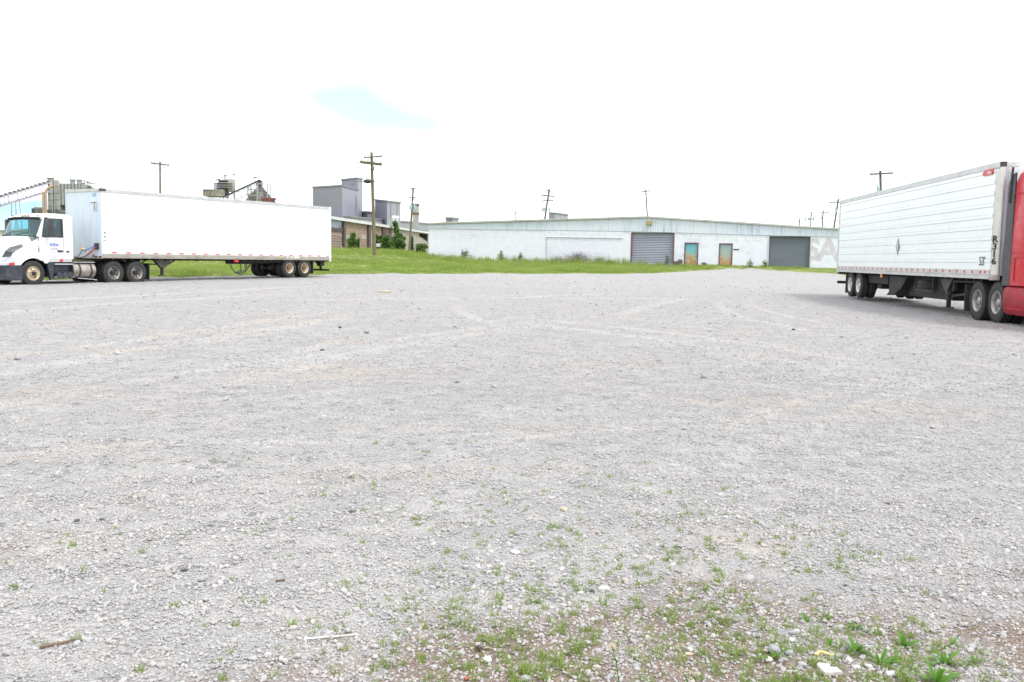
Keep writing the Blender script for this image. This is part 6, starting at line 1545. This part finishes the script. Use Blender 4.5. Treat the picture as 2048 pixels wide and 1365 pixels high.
text_mesh('badge_lettering', 'GreatDane', .12, 'white_mark', rt, frame4((RL - .62, -H - .038, RT - .228), (1, 0, 0), (.12, 0, 1)), .001, .002)
# running gear
for x in (2.05, 3.30): dual_axle(rt, x, .51, 1.27, 'trailer', 'rim_white', 'rail_light', .51)
for s in (-1, 1):
    box(1.2, 5.6, s * .45 - .06, s * .45 + .06, .72, RB - .06).build('slider_rail', 'chassis_black', rt)
    for x in (1.45, 2.66, 3.9): mb().prism([(x - .14, .92), (x + .14, .92), (x + .06, .5), (x - .06, .5)], 'y', s * .56 - .06, s * .56 + .06).build('spring_hanger', 'chassis_black', rt)
    box(1.38, 1.405, s * .95 - .32, s * .95 + .32, .14, .92).build('mud_flap', 'black_plastic', rt)
    box(.06, .16, s * .6 - .05, s * .6 + .05, .56, RB).build('guard_post', 'chassis_black', rt)
box(.0, .11, -1.28, 1.28, .50, .62).build('rear_guard', 'chassis_black', rt, bevel=.01)
box(3.6, 6.3, -1.0, 1.0, .62, .95).build('bogie_frame', 'chassis_black', rt, bevel=.03); box(4.6, 5.1, -.9, .9, .42, .64).build('air_tank', 'chassis_black', rt, bevel=.06)
# under-body fuel tank, dark spray shield and the spare wheel rack
m = mb().prism([(6.9, RB), (8.9, RB), (8.6, .75), (8.2, .5), (7.6, .32), (6.6, .24), (6.9, .38)], 'y', -1.14, 1.0); m.build('spray_shield', 'chassis_black', rt, bevel=.02)
mb().lathe([(0, 8.4), (.30, 8.4), (.33, 8.45), (.33, 9.6), (.30, 9.65), (0, 9.65)], 20, 'x', (0, -.3, .62)).build('fuel_tank', 'chassis_black', rt, smooth=40)
box(8.2, 12.3, -.85, .9, .28, RB - .02).build('pallet_box', 'chassis_black', rt, bevel=.05)
rk = box(9.7, 11.4, -1.15, -1.125, .53, .555).build('spare_rack', 'chassis_grey', rt)
for x in (9.7, 11.36): box(x, x + .025, -1.15, -1.125, .555, RB).build('rack_hanger', 'chassis_grey', rk)
hub, tyre, rim, holes = wheel_meshes('trailer', 'rim_white', 'rail_light', .50); sp = inst(tyre, rt, (10.5, -.78, .86), (math.pi / 2, 0, 0)); sp.name = 'spare_tyre'
landing_gear(rt, 12.55, 1.05, RB, .06)
box(12.95, 13.05, -1.1, -1.0, .6, RB).build('ladder_bracket', 'chassis_black', rt)
mb().bar((12.6, -1.0, .44), (14.6, -.9, .62), .07).build('drag_brace', 'chassis_black', rt)
mb().bar((12.9, -1.1, RB - .12), (15.2, -1.1, RB - .10), .05).build('air_line', 'chassis_black', rt)
box(14.0, RL - .3, -.9, .9, RB - .08, RB + .02).build('kingpin_plate', 'chassis_black', rt)
box(6.35, 6.55, -H - .015, -H + .03, RB - .13, RB - .01).build('marker_light', 'amber', rt, bevel=.015, label='amber marker lamp under the bottom rail')

# ------------------------------------------------------------------ red sleeper tractor at the right edge
RT0 = R_REAR + r_fw * (16.45 + 3.75); RT0.z = -0.12
rd = thing('semi_truck', 'red sleeper semi tractor cut off by the right edge of the picture', 'truck', RT0, RA)
# local: front axle x = 0, drive axles -3.75 and -5.0; near side is y < 0
for x in (-3.75, -5.0): dual_axle(rd, x, .53, 1.26, 'drive', 'rim_grey', 'rim_grey', .53)
for s in (1, -1): wheel(rd, 0, s * 1.22, .52, s, 'steer', 'rim_alu', 'rail_light', .52)
for s in (1, -1): box(-5.9, 1.0, s * .43 - .04, s * .43 + .04, .76, 1.03).build('frame_rail', 'chassis_black', rd)
box(-4.9, -3.9, -.45, .45, 1.03, 1.12).build('fifth_wheel', 'chassis_black', rd, bevel=.03)
for s in (1, -1): box(-5.88, -5.86, s * .94 - .32, s * .94 + .32, .18, .95).build('mud_flap', 'black_plastic', rd)
# sleeper and cab body: one lofted shell
secs = []
for x, w, zt, zb0 in ((-3.10, 1.22, 3.90, 1.02), (-3.02, 1.25, 3.98, 1.0), (-2.4, 1.26, 4.02, 1.0), (-1.9, 1.26, 3.98, 1.0), (-1.35, 1.24, 3.75, 1.0), (-.95, 1.22, 3.30, 1.0), (-.55, 1.2, 2.92, 1.0), (-.30, 1.18, 2.55, 1.02), (-.05, 1.15, 2.15, 1.05)):
    rr = .28 if zt > 3.2 else .2; ring = [(w, zb0), (w, zb0 + .5), (w - .005, min(1.95, zt - .5)), (w - .03, zt - rr * 1.3), (w - .10, zt - rr * .6), (w - .24, zt - rr * .15), (w - .5, zt), (0, zt + .02)]
    secs.append([(x, y, z) for y, z in ring] + [(x, -y, z) for y, z in ring[-2::-1]])
bd_ = mb().loft(secs).build('cab_body', 'red_paint', rd, smooth=45)
m = mb(); m.add(secs[0], [tuple(range(len(secs[0])))]); m.build('cab_back', 'red_paint', rd)
for s in (1, -1):
    # dark side extender behind the sleeper
    m = mb().prism([(-3.50, .98), (-3.06, .98), (-3.06, 3.86), (-3.30, 3.80), (-3.46, 3.60)], 'y', s * 1.20, s * 1.245); m.build('side_extender', 'black_plastic', rd, bevel=.015)
    mb().tube([(-3.30, s * 1.26, 3.1), (-3.22, s * 1.26, 3.9), (-3.20, s * 1.26, 4.0)], .03, 6).build('antenna', 'black_plastic', rd)
    wn_ = mb().prism([(-2.30, 1.98), (-1.90, 1.98), (-1.90, 2.42), (-2.26, 2.42)], 'y', s * 1.255, s * 1.268).build('sleeper_window', 'side_glass', rd)
    mb().prism([(-2.34, 1.94), (-1.86, 1.94), (-1.86, 2.46), (-2.30, 2.46)], 'y', s * 1.24, s * 1.262).build('window_seal', 'black_plastic', wn_)
    wd = mb().prism([(-1.45, 1.95), (-.55, 1.95), (-.75, 2.62), (-1.45, 2.66)], 'y', s * 1.235, s * 1.262).build('door_window', 'side_glass', rd)
    sm_ = mb()
    for a, b in (((-1.72, 1.08), (-1.72, 3.4)), ((-3.04, 1.82), (-.2, 1.82)), ((-2.78, 1.12), (-2.78, 1.70)), ((-2.78, 1.70), (-2.20, 1.70)), ((-1.5, 1.05), (-1.5, 2.7)), ((-3.04, 3.32), (-1.5, 3.32))):
        sm_ = mb().bar((a[0], s * 1.2615, a[1]), (b[0], s * 1.2615, b[1]), .012, .012).build('body_seam', 'red_fairing', rd)
    # tank fairing with a rounded lower edge
    sec2 = []
    for x in (-3.22, -3.16, -3.0, -1.0, -.82):
        k = .94 if x == -3.22 else 1.0; sec2.append([(x, s * y * (k if y > .9 else 1), z) for y, z in ((.70, .98), (1.16, 1.0), (1.30, .93), (1.335, .78), (1.33, .55), (1.30, .34), (1.24, .26), (.8, .24))])
    ff = mb().loft(sec2).build('tank_fairing', 'red_fairing', rd, smooth=40); m = mb(); m.add(sec2[0], [tuple(range(8))]); m.build('fairing_end', 'red_fairing', rd)
    mb().bar((-3.1, s * 1.325, .42), (-1.0, s * 1.325, .42), .012, .012).build('fairing_seam', 'red_mark', rd)
# hood, bumper, windscreen: outside the picture but part of the truck
secs = []
for x, w, zt in ((-.05, 1.15, 2.05), (.4, 1.16, 1.95), (.9, 1.12, 1.75), (1.3, .95, 1.45)):
    ring = [(w, arch(x, .85)), (w, max(1.2, arch(x, .85) + .05)), (w - .12, zt - .2), (w - .4, zt), (0, zt + .03)]; secs.append([(x, y, z) for y, z in ring] + [(x, -y, z) for y, z in ring[-2::-1]])
mb().loft(secs).build('hood', 'red_paint', rd, smooth=45)
mb().loft([[(x + .06, y, z) for x, y, z in bump_ring(.25, .95)], bump_ring(.5, 1.0), bump_ring(.85, .98)]).build('bumper', 'steel_bright', rd, smooth=40)
m = mb().add([(-.02, -1.0, 2.14), (-.02, 1.0, 2.14), (-.46, .95, 2.86), (-.46, -.95, 2.86)], [(0, 1, 2, 3)]); m.build('windshield', 'black_plastic', rd, solid=.02)

# ------------------------------------------------------------------ gravel: loose stones as stuff
def stone_mesh(seed, flat=0.62, sub=1, rough=0.22):
    r = random.Random(seed); bm = bmesh.new(); bmesh.ops.create_icosphere(bm, subdivisions=sub, radius=0.5)
    sx, sy = r.uniform(.8, 1.15), r.uniform(.65, .95)
    for v in bm.verts:
        k = 1 + r.uniform(-rough, rough); v.co = Vector((v.co.x * sx * k, v.co.y * sy * k, v.co.z * flat * k))
    m = mb(); bm.verts.index_update(); m.v = [tuple(v.co) for v in bm.verts]; m.f = [tuple(v.index for v in f.verts) for f in bm.faces]; bm.free(); return m
stones = [proto(stone_mesh(k, random.uniform(.5, .8)), 'gravel_piece', 'gravel_stone') for k in range(8)]
P_, R_, S_, I_ = [], [], [], []
def ring(n, r0, r1, half, smin, smax, sk, cull=True, sink=0.15, thin=0.62, log=False):
    rr = np.sqrt(rng.random(n) * (r1 * r1 - r0 * r0) + r0 * r0); az = (rng.random(n) * 2 - 1) * math.radians(half)
    if log: rr = r0 * (r1 / r0) ** (rng.random(n) ** 1.25)                # thinning out with distance
    x, y = rr * np.sin(az), rr * np.cos(az)
    if cull:
        so = soil_amount(x, y); dens = 1 - thin * so; dens *= 0.5 + 0.5 * sm(.30, .50, fbm(x * .9, y * .9, 77, 4))
        keep = rng.random(n) < dens
    else: keep = rr < np.interp(az, azs, ER) - 0.4
    x, y = x[keep], y[keep]; k = len(x)
    s = smin + (smax - smin) * rng.random(k) ** sk
    P_.append(np.stack([x, y, lot_z(x, y) + s * sink], -1))
    R_.append(np.stack([rng.normal(0, .35, k), rng.normal(0, .35, k), rng.random(k) * 6.283], -1)); S_.append(np.repeat(s[:, None], 3, 1)); I_.append(rng.integers(0, 8, k))
ring(15000, 2.4, 6.5, 36, .014, .037, 2.8); ring(95000, 2.4, 6.5, 36, .005, .018, 1.15, thin=0.3)
ring(82000, 6.5, 12, 34, .010, .027, 2.4); ring(62000, 12, 46, 34, .016, .044, 2.8, log=True); ring(3000, 24, 72, 36, .03, .09, 4.0, False)
ring(420, 3.4, 60, 34, .06, .12, 2.0, False, .2)
scatter('gravel_stones', np.concatenate(P_), np.concatenate(R_), np.concatenate(S_), np.concatenate(I_), stones)['label'] = 'loose crushed limestone over the yard'

# ------------------------------------------------------------------ grass
def blades(n, spread, h0, h1, w, seed, bend=.5):
    r = random.Random(seed); m = mb()
    for k in range(n):
        a = r.uniform(0, 6.283); d = spread * math.sqrt(r.random()); x, y = d * math.cos(a), d * math.sin(a); h = r.uniform(h0, h1)
        t = r.uniform(0, 6.283); l = h * r.uniform(.15, bend); dx, dy = math.cos(t) * l, math.sin(t) * l; px, py = -math.sin(t) * w / 2, math.cos(t) * w / 2
        m.add([(x - px, y - py, 0), (x + px, y + py, 0), (x + dx * .35 + px * .8, y + dy * .35 + py * .8, h * .6), (x + dx * .35 - px * .8, y + dy * .35 - py * .8, h * .6), (x + dx, y + dy, h * r.uniform(.85, 1))],
              [(0, 1, 2, 3), (3, 2, 4)])
    return m
clumps = [proto(blades(34, .36, .16, .42, .016, 50 + k), 'grass_clump', 'grass_field') for k in range(4)] + [proto(blades(22, .34, .25, .55, .012, 60), 'grass_clump', 'grass_dry')]
n = 30000
az = rng.uniform(math.radians(-34), math.radians(36), n); er = np.interp(az, azs, ER); off = rng.random(n) ** 1.5 * 62 - 0.7
rr = er + off; x, y = rr * np.sin(az), rr * np.cos(az)
WN = np.array([WE.y, -WE.x]); front = (x - WO.x) * WN[0] + (y - WO.y) * WN[1]; along = (x - WO.x) * WE.x + (y - WO.y) * WE.y
inside = (front < 0.12) & (along > -0.3) & (along < WL + .3)
r_door = ((along > openings['roll_b'][0] - 1) & (along < openings['roll_b'][1] + 1) & (front < 1.0) & (rng.random(n) < .8))
BN = np.array([BE.y, -BE.x]); bfront = (x - BO.x) * BN[0] + (y - BO.y) * BN[1]
inside |= (bfront < 0.3) & (y > 112)
keep = ~inside & ~r_door & (rng.random(n) < sm(-0.7, 1.2, off) * (.55 + .45 * sm(.3, .5, fbm(x * .3, y * .3, 91, 3))))
x, y, off, az, along, front = (q[keep] for q in (x, y, off, az, along, front)); k = len(x)
tall = .55 + .75 * sm(.35, .65, fbm(x * .15, y * .15, 17, 3)); tall *= .30 + .70 * sm(.2, 4.0, off)
near_wh = (along > 24) & (front < 14) & (front > 0); tall = np.where(near_wh, tall * .42, tall); tall = np.where((az > .3), tall * .5, tall)
near_w = (front > 0) & (front < 1.6) & (along > 0) & (along < 22); tall = np.where(near_w, tall * 1.5, tall)
s = np.stack([np.full(k, 1.0) * (.8 + .5 * rng.random(k)), np.full(k, 1.0) * (.8 + .5 * rng.random(k)), tall * (.75 + .5 * rng.random(k))], -1)
dry = (rng.random(k) < .05 + .25 * sm(.55, .7, fbm(x * .2, y * .2, 23, 3))); idx = np.where(dry, 4, rng.integers(0, 4, k))
# proto names sort alphabetically inside the collection, in the order they were made
scatter('field_grass', np.stack([x, y, field_z(x, y) - .02], -1), np.stack([np.zeros(k), np.zeros(k), rng.random(k) * 6.283], -1), s, idx, clumps)['label'] = 'tall green grass of the field'
# small tufts growing through the near gravel
tufts = [proto(blades(random.randint(12, 22), .022, .014, .044, .0030, 80 + q, 1.0), 'grass_tuft', 'grass_tuft') for q in range(5)]
n = 32000; x = rng.uniform(-3.4, 4.2, n); y = rng.uniform(2.7, 9.0, n); px = x / y
dens = (.05 * sm(8.2, 6.5, y) + .95 * sm(6.6, 3.2, y) ** 1.4) * (.16 + .84 * sm(-.38, -.02, px)) * sm(.62, .44, px + .10 * (y - 3.2)) * (.22 + .78 * sm(.40, .60, fbm(x * 1.5, y * 1.5, 101, 3)))
keep = rng.random(n) < dens * .42 * (1 + 1.1 * sm(4.3, 3.2, y) * sm(-1.0, .4, x)); x, y = x[keep], y[keep]; k = len(x)
s = (.40 + .62 * rng.random(k) ** 1.7) * (1 + .15 * sm(4.3, 3.2, y)); scatter('gravel_grass', np.stack([x, y, lot_z(x, y) - .002], -1), np.stack([rng.normal(0, .12, k), rng.normal(0, .12, k), rng.random(k) * 6.283], -1), np.repeat(s[:, None], 3, 1), rng.integers(0, 5, k), tufts)['label'] = 'small grass tufts sprouting through the near gravel'
print('tufts', k)

# ------------------------------------------------------------------ single things lying on the yard
def spot(u, v):
    p = on_ground(u, v); return Vector((p.x, p.y, float(lot_z(p.x, p.y))))
def width_at(px, p): return px / F_PX * math.hypot(p.y, 1.4)
def loose_stone(u, v, wpx, mat, label, seed, flat=.6, name='stone', cat='stone', sub=2, rough=.10, group='larger stones lying on the yard'):
    p = spot(u, v); w = width_at(wpx, p); m = stone_mesh(seed, flat, sub, rough); m.v = [(a * w, b * w, c * w) for a, b, c in m.v]
    o = m.build(name, mat); o.location = (p.x, p.y, p.z + w * flat * .28); o.rotation_euler = (0, 0, seed * 1.3); return tag(o, label, cat, group)
loose_stone(975, 1318, 22, 'stone_white', 'white angular stone below the dark seed head, bottom middle', 1)
loose_stone(1052, 1356, 20, 'stone_grey', 'grey stone at the very bottom, right of the white stone', 2)
loose_stone(1220, 1352, 15, 'stone_grey', 'dark blue-grey pebble at the bottom beside a tall tuft', 3)
loose_stone(1185, 1183, 13, 'stone_dark', 'small dark stone beside a pale one, middle of the near gravel', 4)
loose_stone(1208, 1180, 22, 'stone_white', 'pale stone right of the small dark stone in the near gravel', 5)
loose_stone(908, 1243, 13, 'stone_grey', 'lone grey pebble among tufts, bottom middle', 6)
loose_stone(705, 1023, 18, 'stone_dark', 'dark flat stone at the left of the middle gravel', 7, .35)
loose_stone(1129, 1024, 15, 'stone_tan', 'pale yellow stone in the middle gravel', 8)
loose_stone(1031, 1104, 24, 'stone_white', 'flat white stone in the centre of the near gravel', 9, .35)
loose_stone(368, 1147, 13, 'stone_dark', 'dark round stone on the left gravel', 10)
loose_stone(404, 1166, 20, 'stone_grey', 'grey angular stone right below the dark round stone, left', 11)
loose_stone(192, 1201, 11, 'stone_dark', 'black pebble low on the left gravel', 12)
loose_stone(155, 1042, 14, 'stone_dark', 'brown-black pebble on the far left gravel', 13, .5)
loose_stone(202, 1041, 12, 'stone_dark', 'small brown pebble right of the brown-black one, far left', 14, .5)
loose_stone(1690, 1172, 9, 'stone_dark', 'black pebble on the right gravel', 15)
loose_stone(1747, 1184, 16, 'stone_grey', 'grey round stone right of the black pebble', 16)
loose_stone(1578, 1312, 16, 'stone_grey', 'round grey stone at the right end of the row of stones among the weeds', 17, .8)
loose_stone(1548, 1308, 28, 'stone_grey', 'largest grey stone among the weeds, bottom right', 18, .7)
loose_stone(1535, 1323, 20, 'stone_white', 'pale stone in front of the largest grey stone', 19)
loose_stone(1583, 1285, 16, 'stone_white', 'white stone above the row of grey stones, bottom right', 20)
loose_stone(1661, 1320, 15, 'stone_grey', 'upright grey stone touching the yellow husk', 21, .9)
loose_stone(1674, 1316, 20, 'stone_grey', 'grey wedge stone behind the upright one', 22)
loose_stone(1698, 1324, 14, 'stone_white', 'white stone right of the grey wedge stone', 23, .8)
loose_stone(1585, 1270, 14, 'stone_grey', 'grey stone above the weed row at the right', 24)
loose_stone(1715, 1338, 14, 'stone_white', 'left of two white stones by the broad-leaf weed', 25)
loose_stone(1737, 1337, 16, 'stone_white', 'right of two white stones by the broad-leaf weed', 26)
loose_stone(1780, 1355, 18, 'stone_white', 'white stone at the bottom edge, right of the broad-leaf weed', 27)
loose_stone(1380, 1299, 16, 'stone_white', 'white stone left of the weeds, bottom right', 28)
loose_stone(1379, 1306, 18, 'stone_tan', 'flat cream stone just below the white stone, bottom right', 29, .3)
loose_stone(770, 584, 34, 'stone_tan', 'pale flat slab lying far off towards the tall pole', 30, .12, 'stone_slab', 'slab', 2, .12, None)
loose_stone(680, 656, 9, 'stone_dark', 'dark lump on the far gravel, left of centre', 31)
loose_stone(645, 702, 12, 'stone_dark', 'dark flat lump nearer than the other on the left gravel', 32, .4)
loose_stone(1587, 661, 8, 'stone_dark', 'dark lump on the far right gravel', 33)
# flat white broken tile
p = spot(1655, 1345); w = width_at(36, p)
o = mb().prism([(-.5 * w, -.55 * w), (.5 * w, -.6 * w), (.48 * w, -.05 * w), (.18 * w, .05 * w), (.3 * w, .35 * w), (-.2 * w, .6 * w), (-.42 * w, .4 * w)], 'z', .004, .018).build('broken_tile', 'stone_white', bevel=.002); o.location = p; o.rotation_euler = (.03, .02, .2); tag(o, 'flat white broken tile lying in the weeds, bottom right', 'tile')
p = spot(1650, 1317); w = width_at(36, p)
o = mb().tube([(w * (-.5 + t), .012 * math.sin(t * 7), .010 + .012 * math.sin(t * 3.1)) for t in np.linspace(0, 1, 9)], .009, 7, .004).build('yellow_husk', 'husk_yellow', smooth=60); o.location = p; tag(o, 'curled yellow dry husk beside grey stones', 'husk')
def stick(u0, v0, u1, v1, r, mat, name, label, cat, kink=.01, lift=.0):
    a, b = spot(u0, v0), spot(u1, v1); rr_ = random.Random(u0); pts = [(a.lerp(b, t) - a) + Vector((rr_.uniform(-kink, kink), rr_.uniform(-kink, kink), r * 1.3 + lift * math.sin(t * 3.14))) for t in np.linspace(0, 1, 8)]
    o = mb().tube(pts, r, 6, r * .55).build(name, mat, smooth=50); o.location = a; return tag(o, label, cat)
stick(82, 1293, 158, 1281, .007, 'stick_brown', 'stick', 'weathered brown stick on the gravel, bottom left', 'stick', .006)
stick(607, 1279, 716, 1270, .005, 'strip_white', 'plastic_strip', 'thin white strip lying on the gravel, bottom left of centre', 'strip', .003)
stick(553, 1164, 572, 1161, .006, 'stick_brown', 'wood_chip', 'small dark wood chip on the left gravel', 'wood chip', .003)
stick(1265, 1298, 1285, 1288, .004, 'stick_pale', 'wood_splinter', 'pale wood splinter among weeds right of centre', 'splinter', .002)
stick(1770, 1008, 1782, 1011, .005, 'stick_brown', 'twig', 'short brown twig on the right gravel', 'twig', .002)
p = spot(960, 1297); t = thing('seed_head', 'dark crumbly seed head lying above the white stone', 'seed head', p); w = width_at(26, p)
m = mb()
for k in range(40):
    q = stone_mesh(200 + k, .8, 1, .2); c = (random.gauss(0, w * .2), random.gauss(0, w * .13), abs(random.gauss(0, w * .12)) + .004); sz = random.uniform(.005, .010); m.add([(a * sz + c[0], b * sz + c[1], d * sz + c[2]) for a, b, d in q.v], q.f)
m.build('seeds', 'pod_brown', t)['kind'] = 'stuff'; mb().tube([(w * .2, 0, .006), (w * .55, .004, .01), (w * .95, 0, .006)], .004, 5, .002).build('stem', 'stick_pale', t)
def dead_leaf(u, v, wpx, label, mat='leaf_rust'):
    p = spot(u, v); w = width_at(wpx, p); m = mb(); L_ = [(-.5, 0), (-.25, .22), (.1, .25), (.5, 0), (.1, -.25), (-.25, -.22)]
    m.add([(a * w, b * w, .004 + abs(b) * w * .5) for a, b in L_] + [(0, 0, .003)], [(k, (k + 1) % 6, 6) for k in range(6)]); o = m.build('dead_leaf', mat, solid=.0012); o.location = p; o.rotation_euler = (0, .1, u); tag(o, label, 'leaf', 'dead leaves on the gravel')
dead_leaf(937, 1354, 20, 'rust red dead leaf at the bottom edge left of the grey stone'); dead_leaf(1193, 1066, 12, 'brown dead leaf in the middle gravel'); dead_leaf(905, 1046, 10, 'pinkish dead leaf left of the pale yellow stone', 'stick_pale'); dead_leaf(1932, 1119, 9, 'orange dead leaf far right on the near gravel'); dead_leaf(1440, 1305, 10, 'yellowish leaf right of the cream stone', 'husk_yellow')
# broad-leaf weeds
def rosette(u, v, hpx, n, label, seed, spread=.8):
    p = spot(u, v); L0 = width_at(hpx, p) * 1.25; r = random.Random(seed); t = thing('broadleaf_weed', label, 'weed', p, r.uniform(0, 6), 'broad-leaf weeds at the bottom right')
    for k in range(n):
        a = 6.283 * k / n + r.uniform(-.7, .7); el = r.uniform(.35, 1.3) if k % 3 else r.uniform(.9, 1.45); L_ = L0 * r.uniform(.4, 1.1); w = L_ * r.uniform(.13, .20)
        d = Vector((math.cos(a) * math.cos(el), math.sin(a) * math.cos(el), math.sin(el))); s_ = Vector((-math.sin(a), math.cos(a), 0)); secs = []
        for j in range(7):
            f = j / 6; c = d * (L_ * f) - Vector((0, 0, L_ * .35 * f * f)) + Vector((math.cos(a), math.sin(a), 0)) * (L_ * .12 * f * f); c.z = max(c.z, .003)
            ww = w * (math.sin(math.pi * min(1, f * .93 + .07)) ** .7) * .5 + .0008; nrm = s_.cross(d).normalized(); wave = .10 * w * math.sin(f * 9 + k)
            secs.append([c - s_ * ww + nrm * (ww * .35 + wave), c, c + s_ * ww + nrm * (ww * .35 - wave)])
        mb().loft(secs).build('leaf', 'weed_leaf', t, smooth=70)
    return t
rosette(1613, 1246, 26, 7, 'upright broad-leaf weed, uppermost of the weeds at the bottom right', 1)
rosette(1655, 1238, 20, 5, 'small weed just right of the uppermost weed', 2)
rosette(1708, 1262, 26, 6, 'thin upright weed above the big rosette', 3)
rosette(1712, 1307, 40, 9, 'big bright rosette weed in the middle of the bottom right group', 4)
rosette(1808, 1296, 36, 8, 'rosette weed right of the big bright one', 5)
rosette(1760, 1334, 44, 8, 'tall ragged weed below the big bright rosette', 6)
rosette(1782, 1330, 26, 7, 'round small-leaved weed beside the tall ragged one', 7)
rosette(1890, 1330, 38, 11, 'wide spreading weed towards the right edge', 8)
rosette(1948, 1326, 22, 7, 'small low weed nearest the right edge', 9)
rosette(1875, 1372, 60, 10, 'largest weed, cut by the bottom edge at the right', 10)
rosette(1905, 1290, 26, 7, 'loose weed above the wide spreading one', 11)
rosette(1547, 1318, 44, 6, 'upright weed growing over the largest grey stone', 12)
rosette(1660, 1290, 18, 6, 'little weed above the yellow husk', 13)
def flower(u, v, vt, label, seed):
    p = spot(u, v); h = width_at(v - vt, p) * 1.02; r = random.Random(seed); t = thing('flowering_weed', label, 'weed', p, 0, 'pale flowering weeds at the bottom edge')
    mb().tube([(0, 0, 0), (-.01, 0, h * .5), (-.028, 0, h)], .0022, 5, .0014).build('stem', 'weed_leaf', t)
    m = mb()
    for k in range(26):
        q = stone_mesh(300 + k, .8, 1, .1); c = (-.028 + r.gauss(0, .008), r.gauss(0, .008), h + r.gauss(0, .007)); m.add([(a * .006 + c[0], b * .006 + c[1], d * .006 + c[2]) for a, b, d in q.v], q.f)
    m.build('flower_head', 'stone_tan', t)
    for k in range(5):
        a = r.uniform(0, 6.28); z0 = h * r.uniform(.05, .55); mb().add([(0, 0, z0), (.012 * math.cos(a) - .004 * math.sin(a), .012 * math.sin(a) + .004 * math.cos(a), z0 + .012), (.03 * math.cos(a), .03 * math.sin(a), z0 + .02), (.012 * math.cos(a) + .004 * math.sin(a), .012 * math.sin(a) - .004 * math.cos(a), z0 + .012)], [(0, 1, 2, 3)]).build('leaf', 'weed_leaf', t)
flower(1238, 1362, 1292, 'tall pale flowering weed at the bottom, left of the others', 1); flower(1378, 1372, 1336, 'middle pale flowering weed at the bottom edge', 2); flower(1398, 1376, 1345, 'right-hand pale flowering weed at the bottom edge', 3)
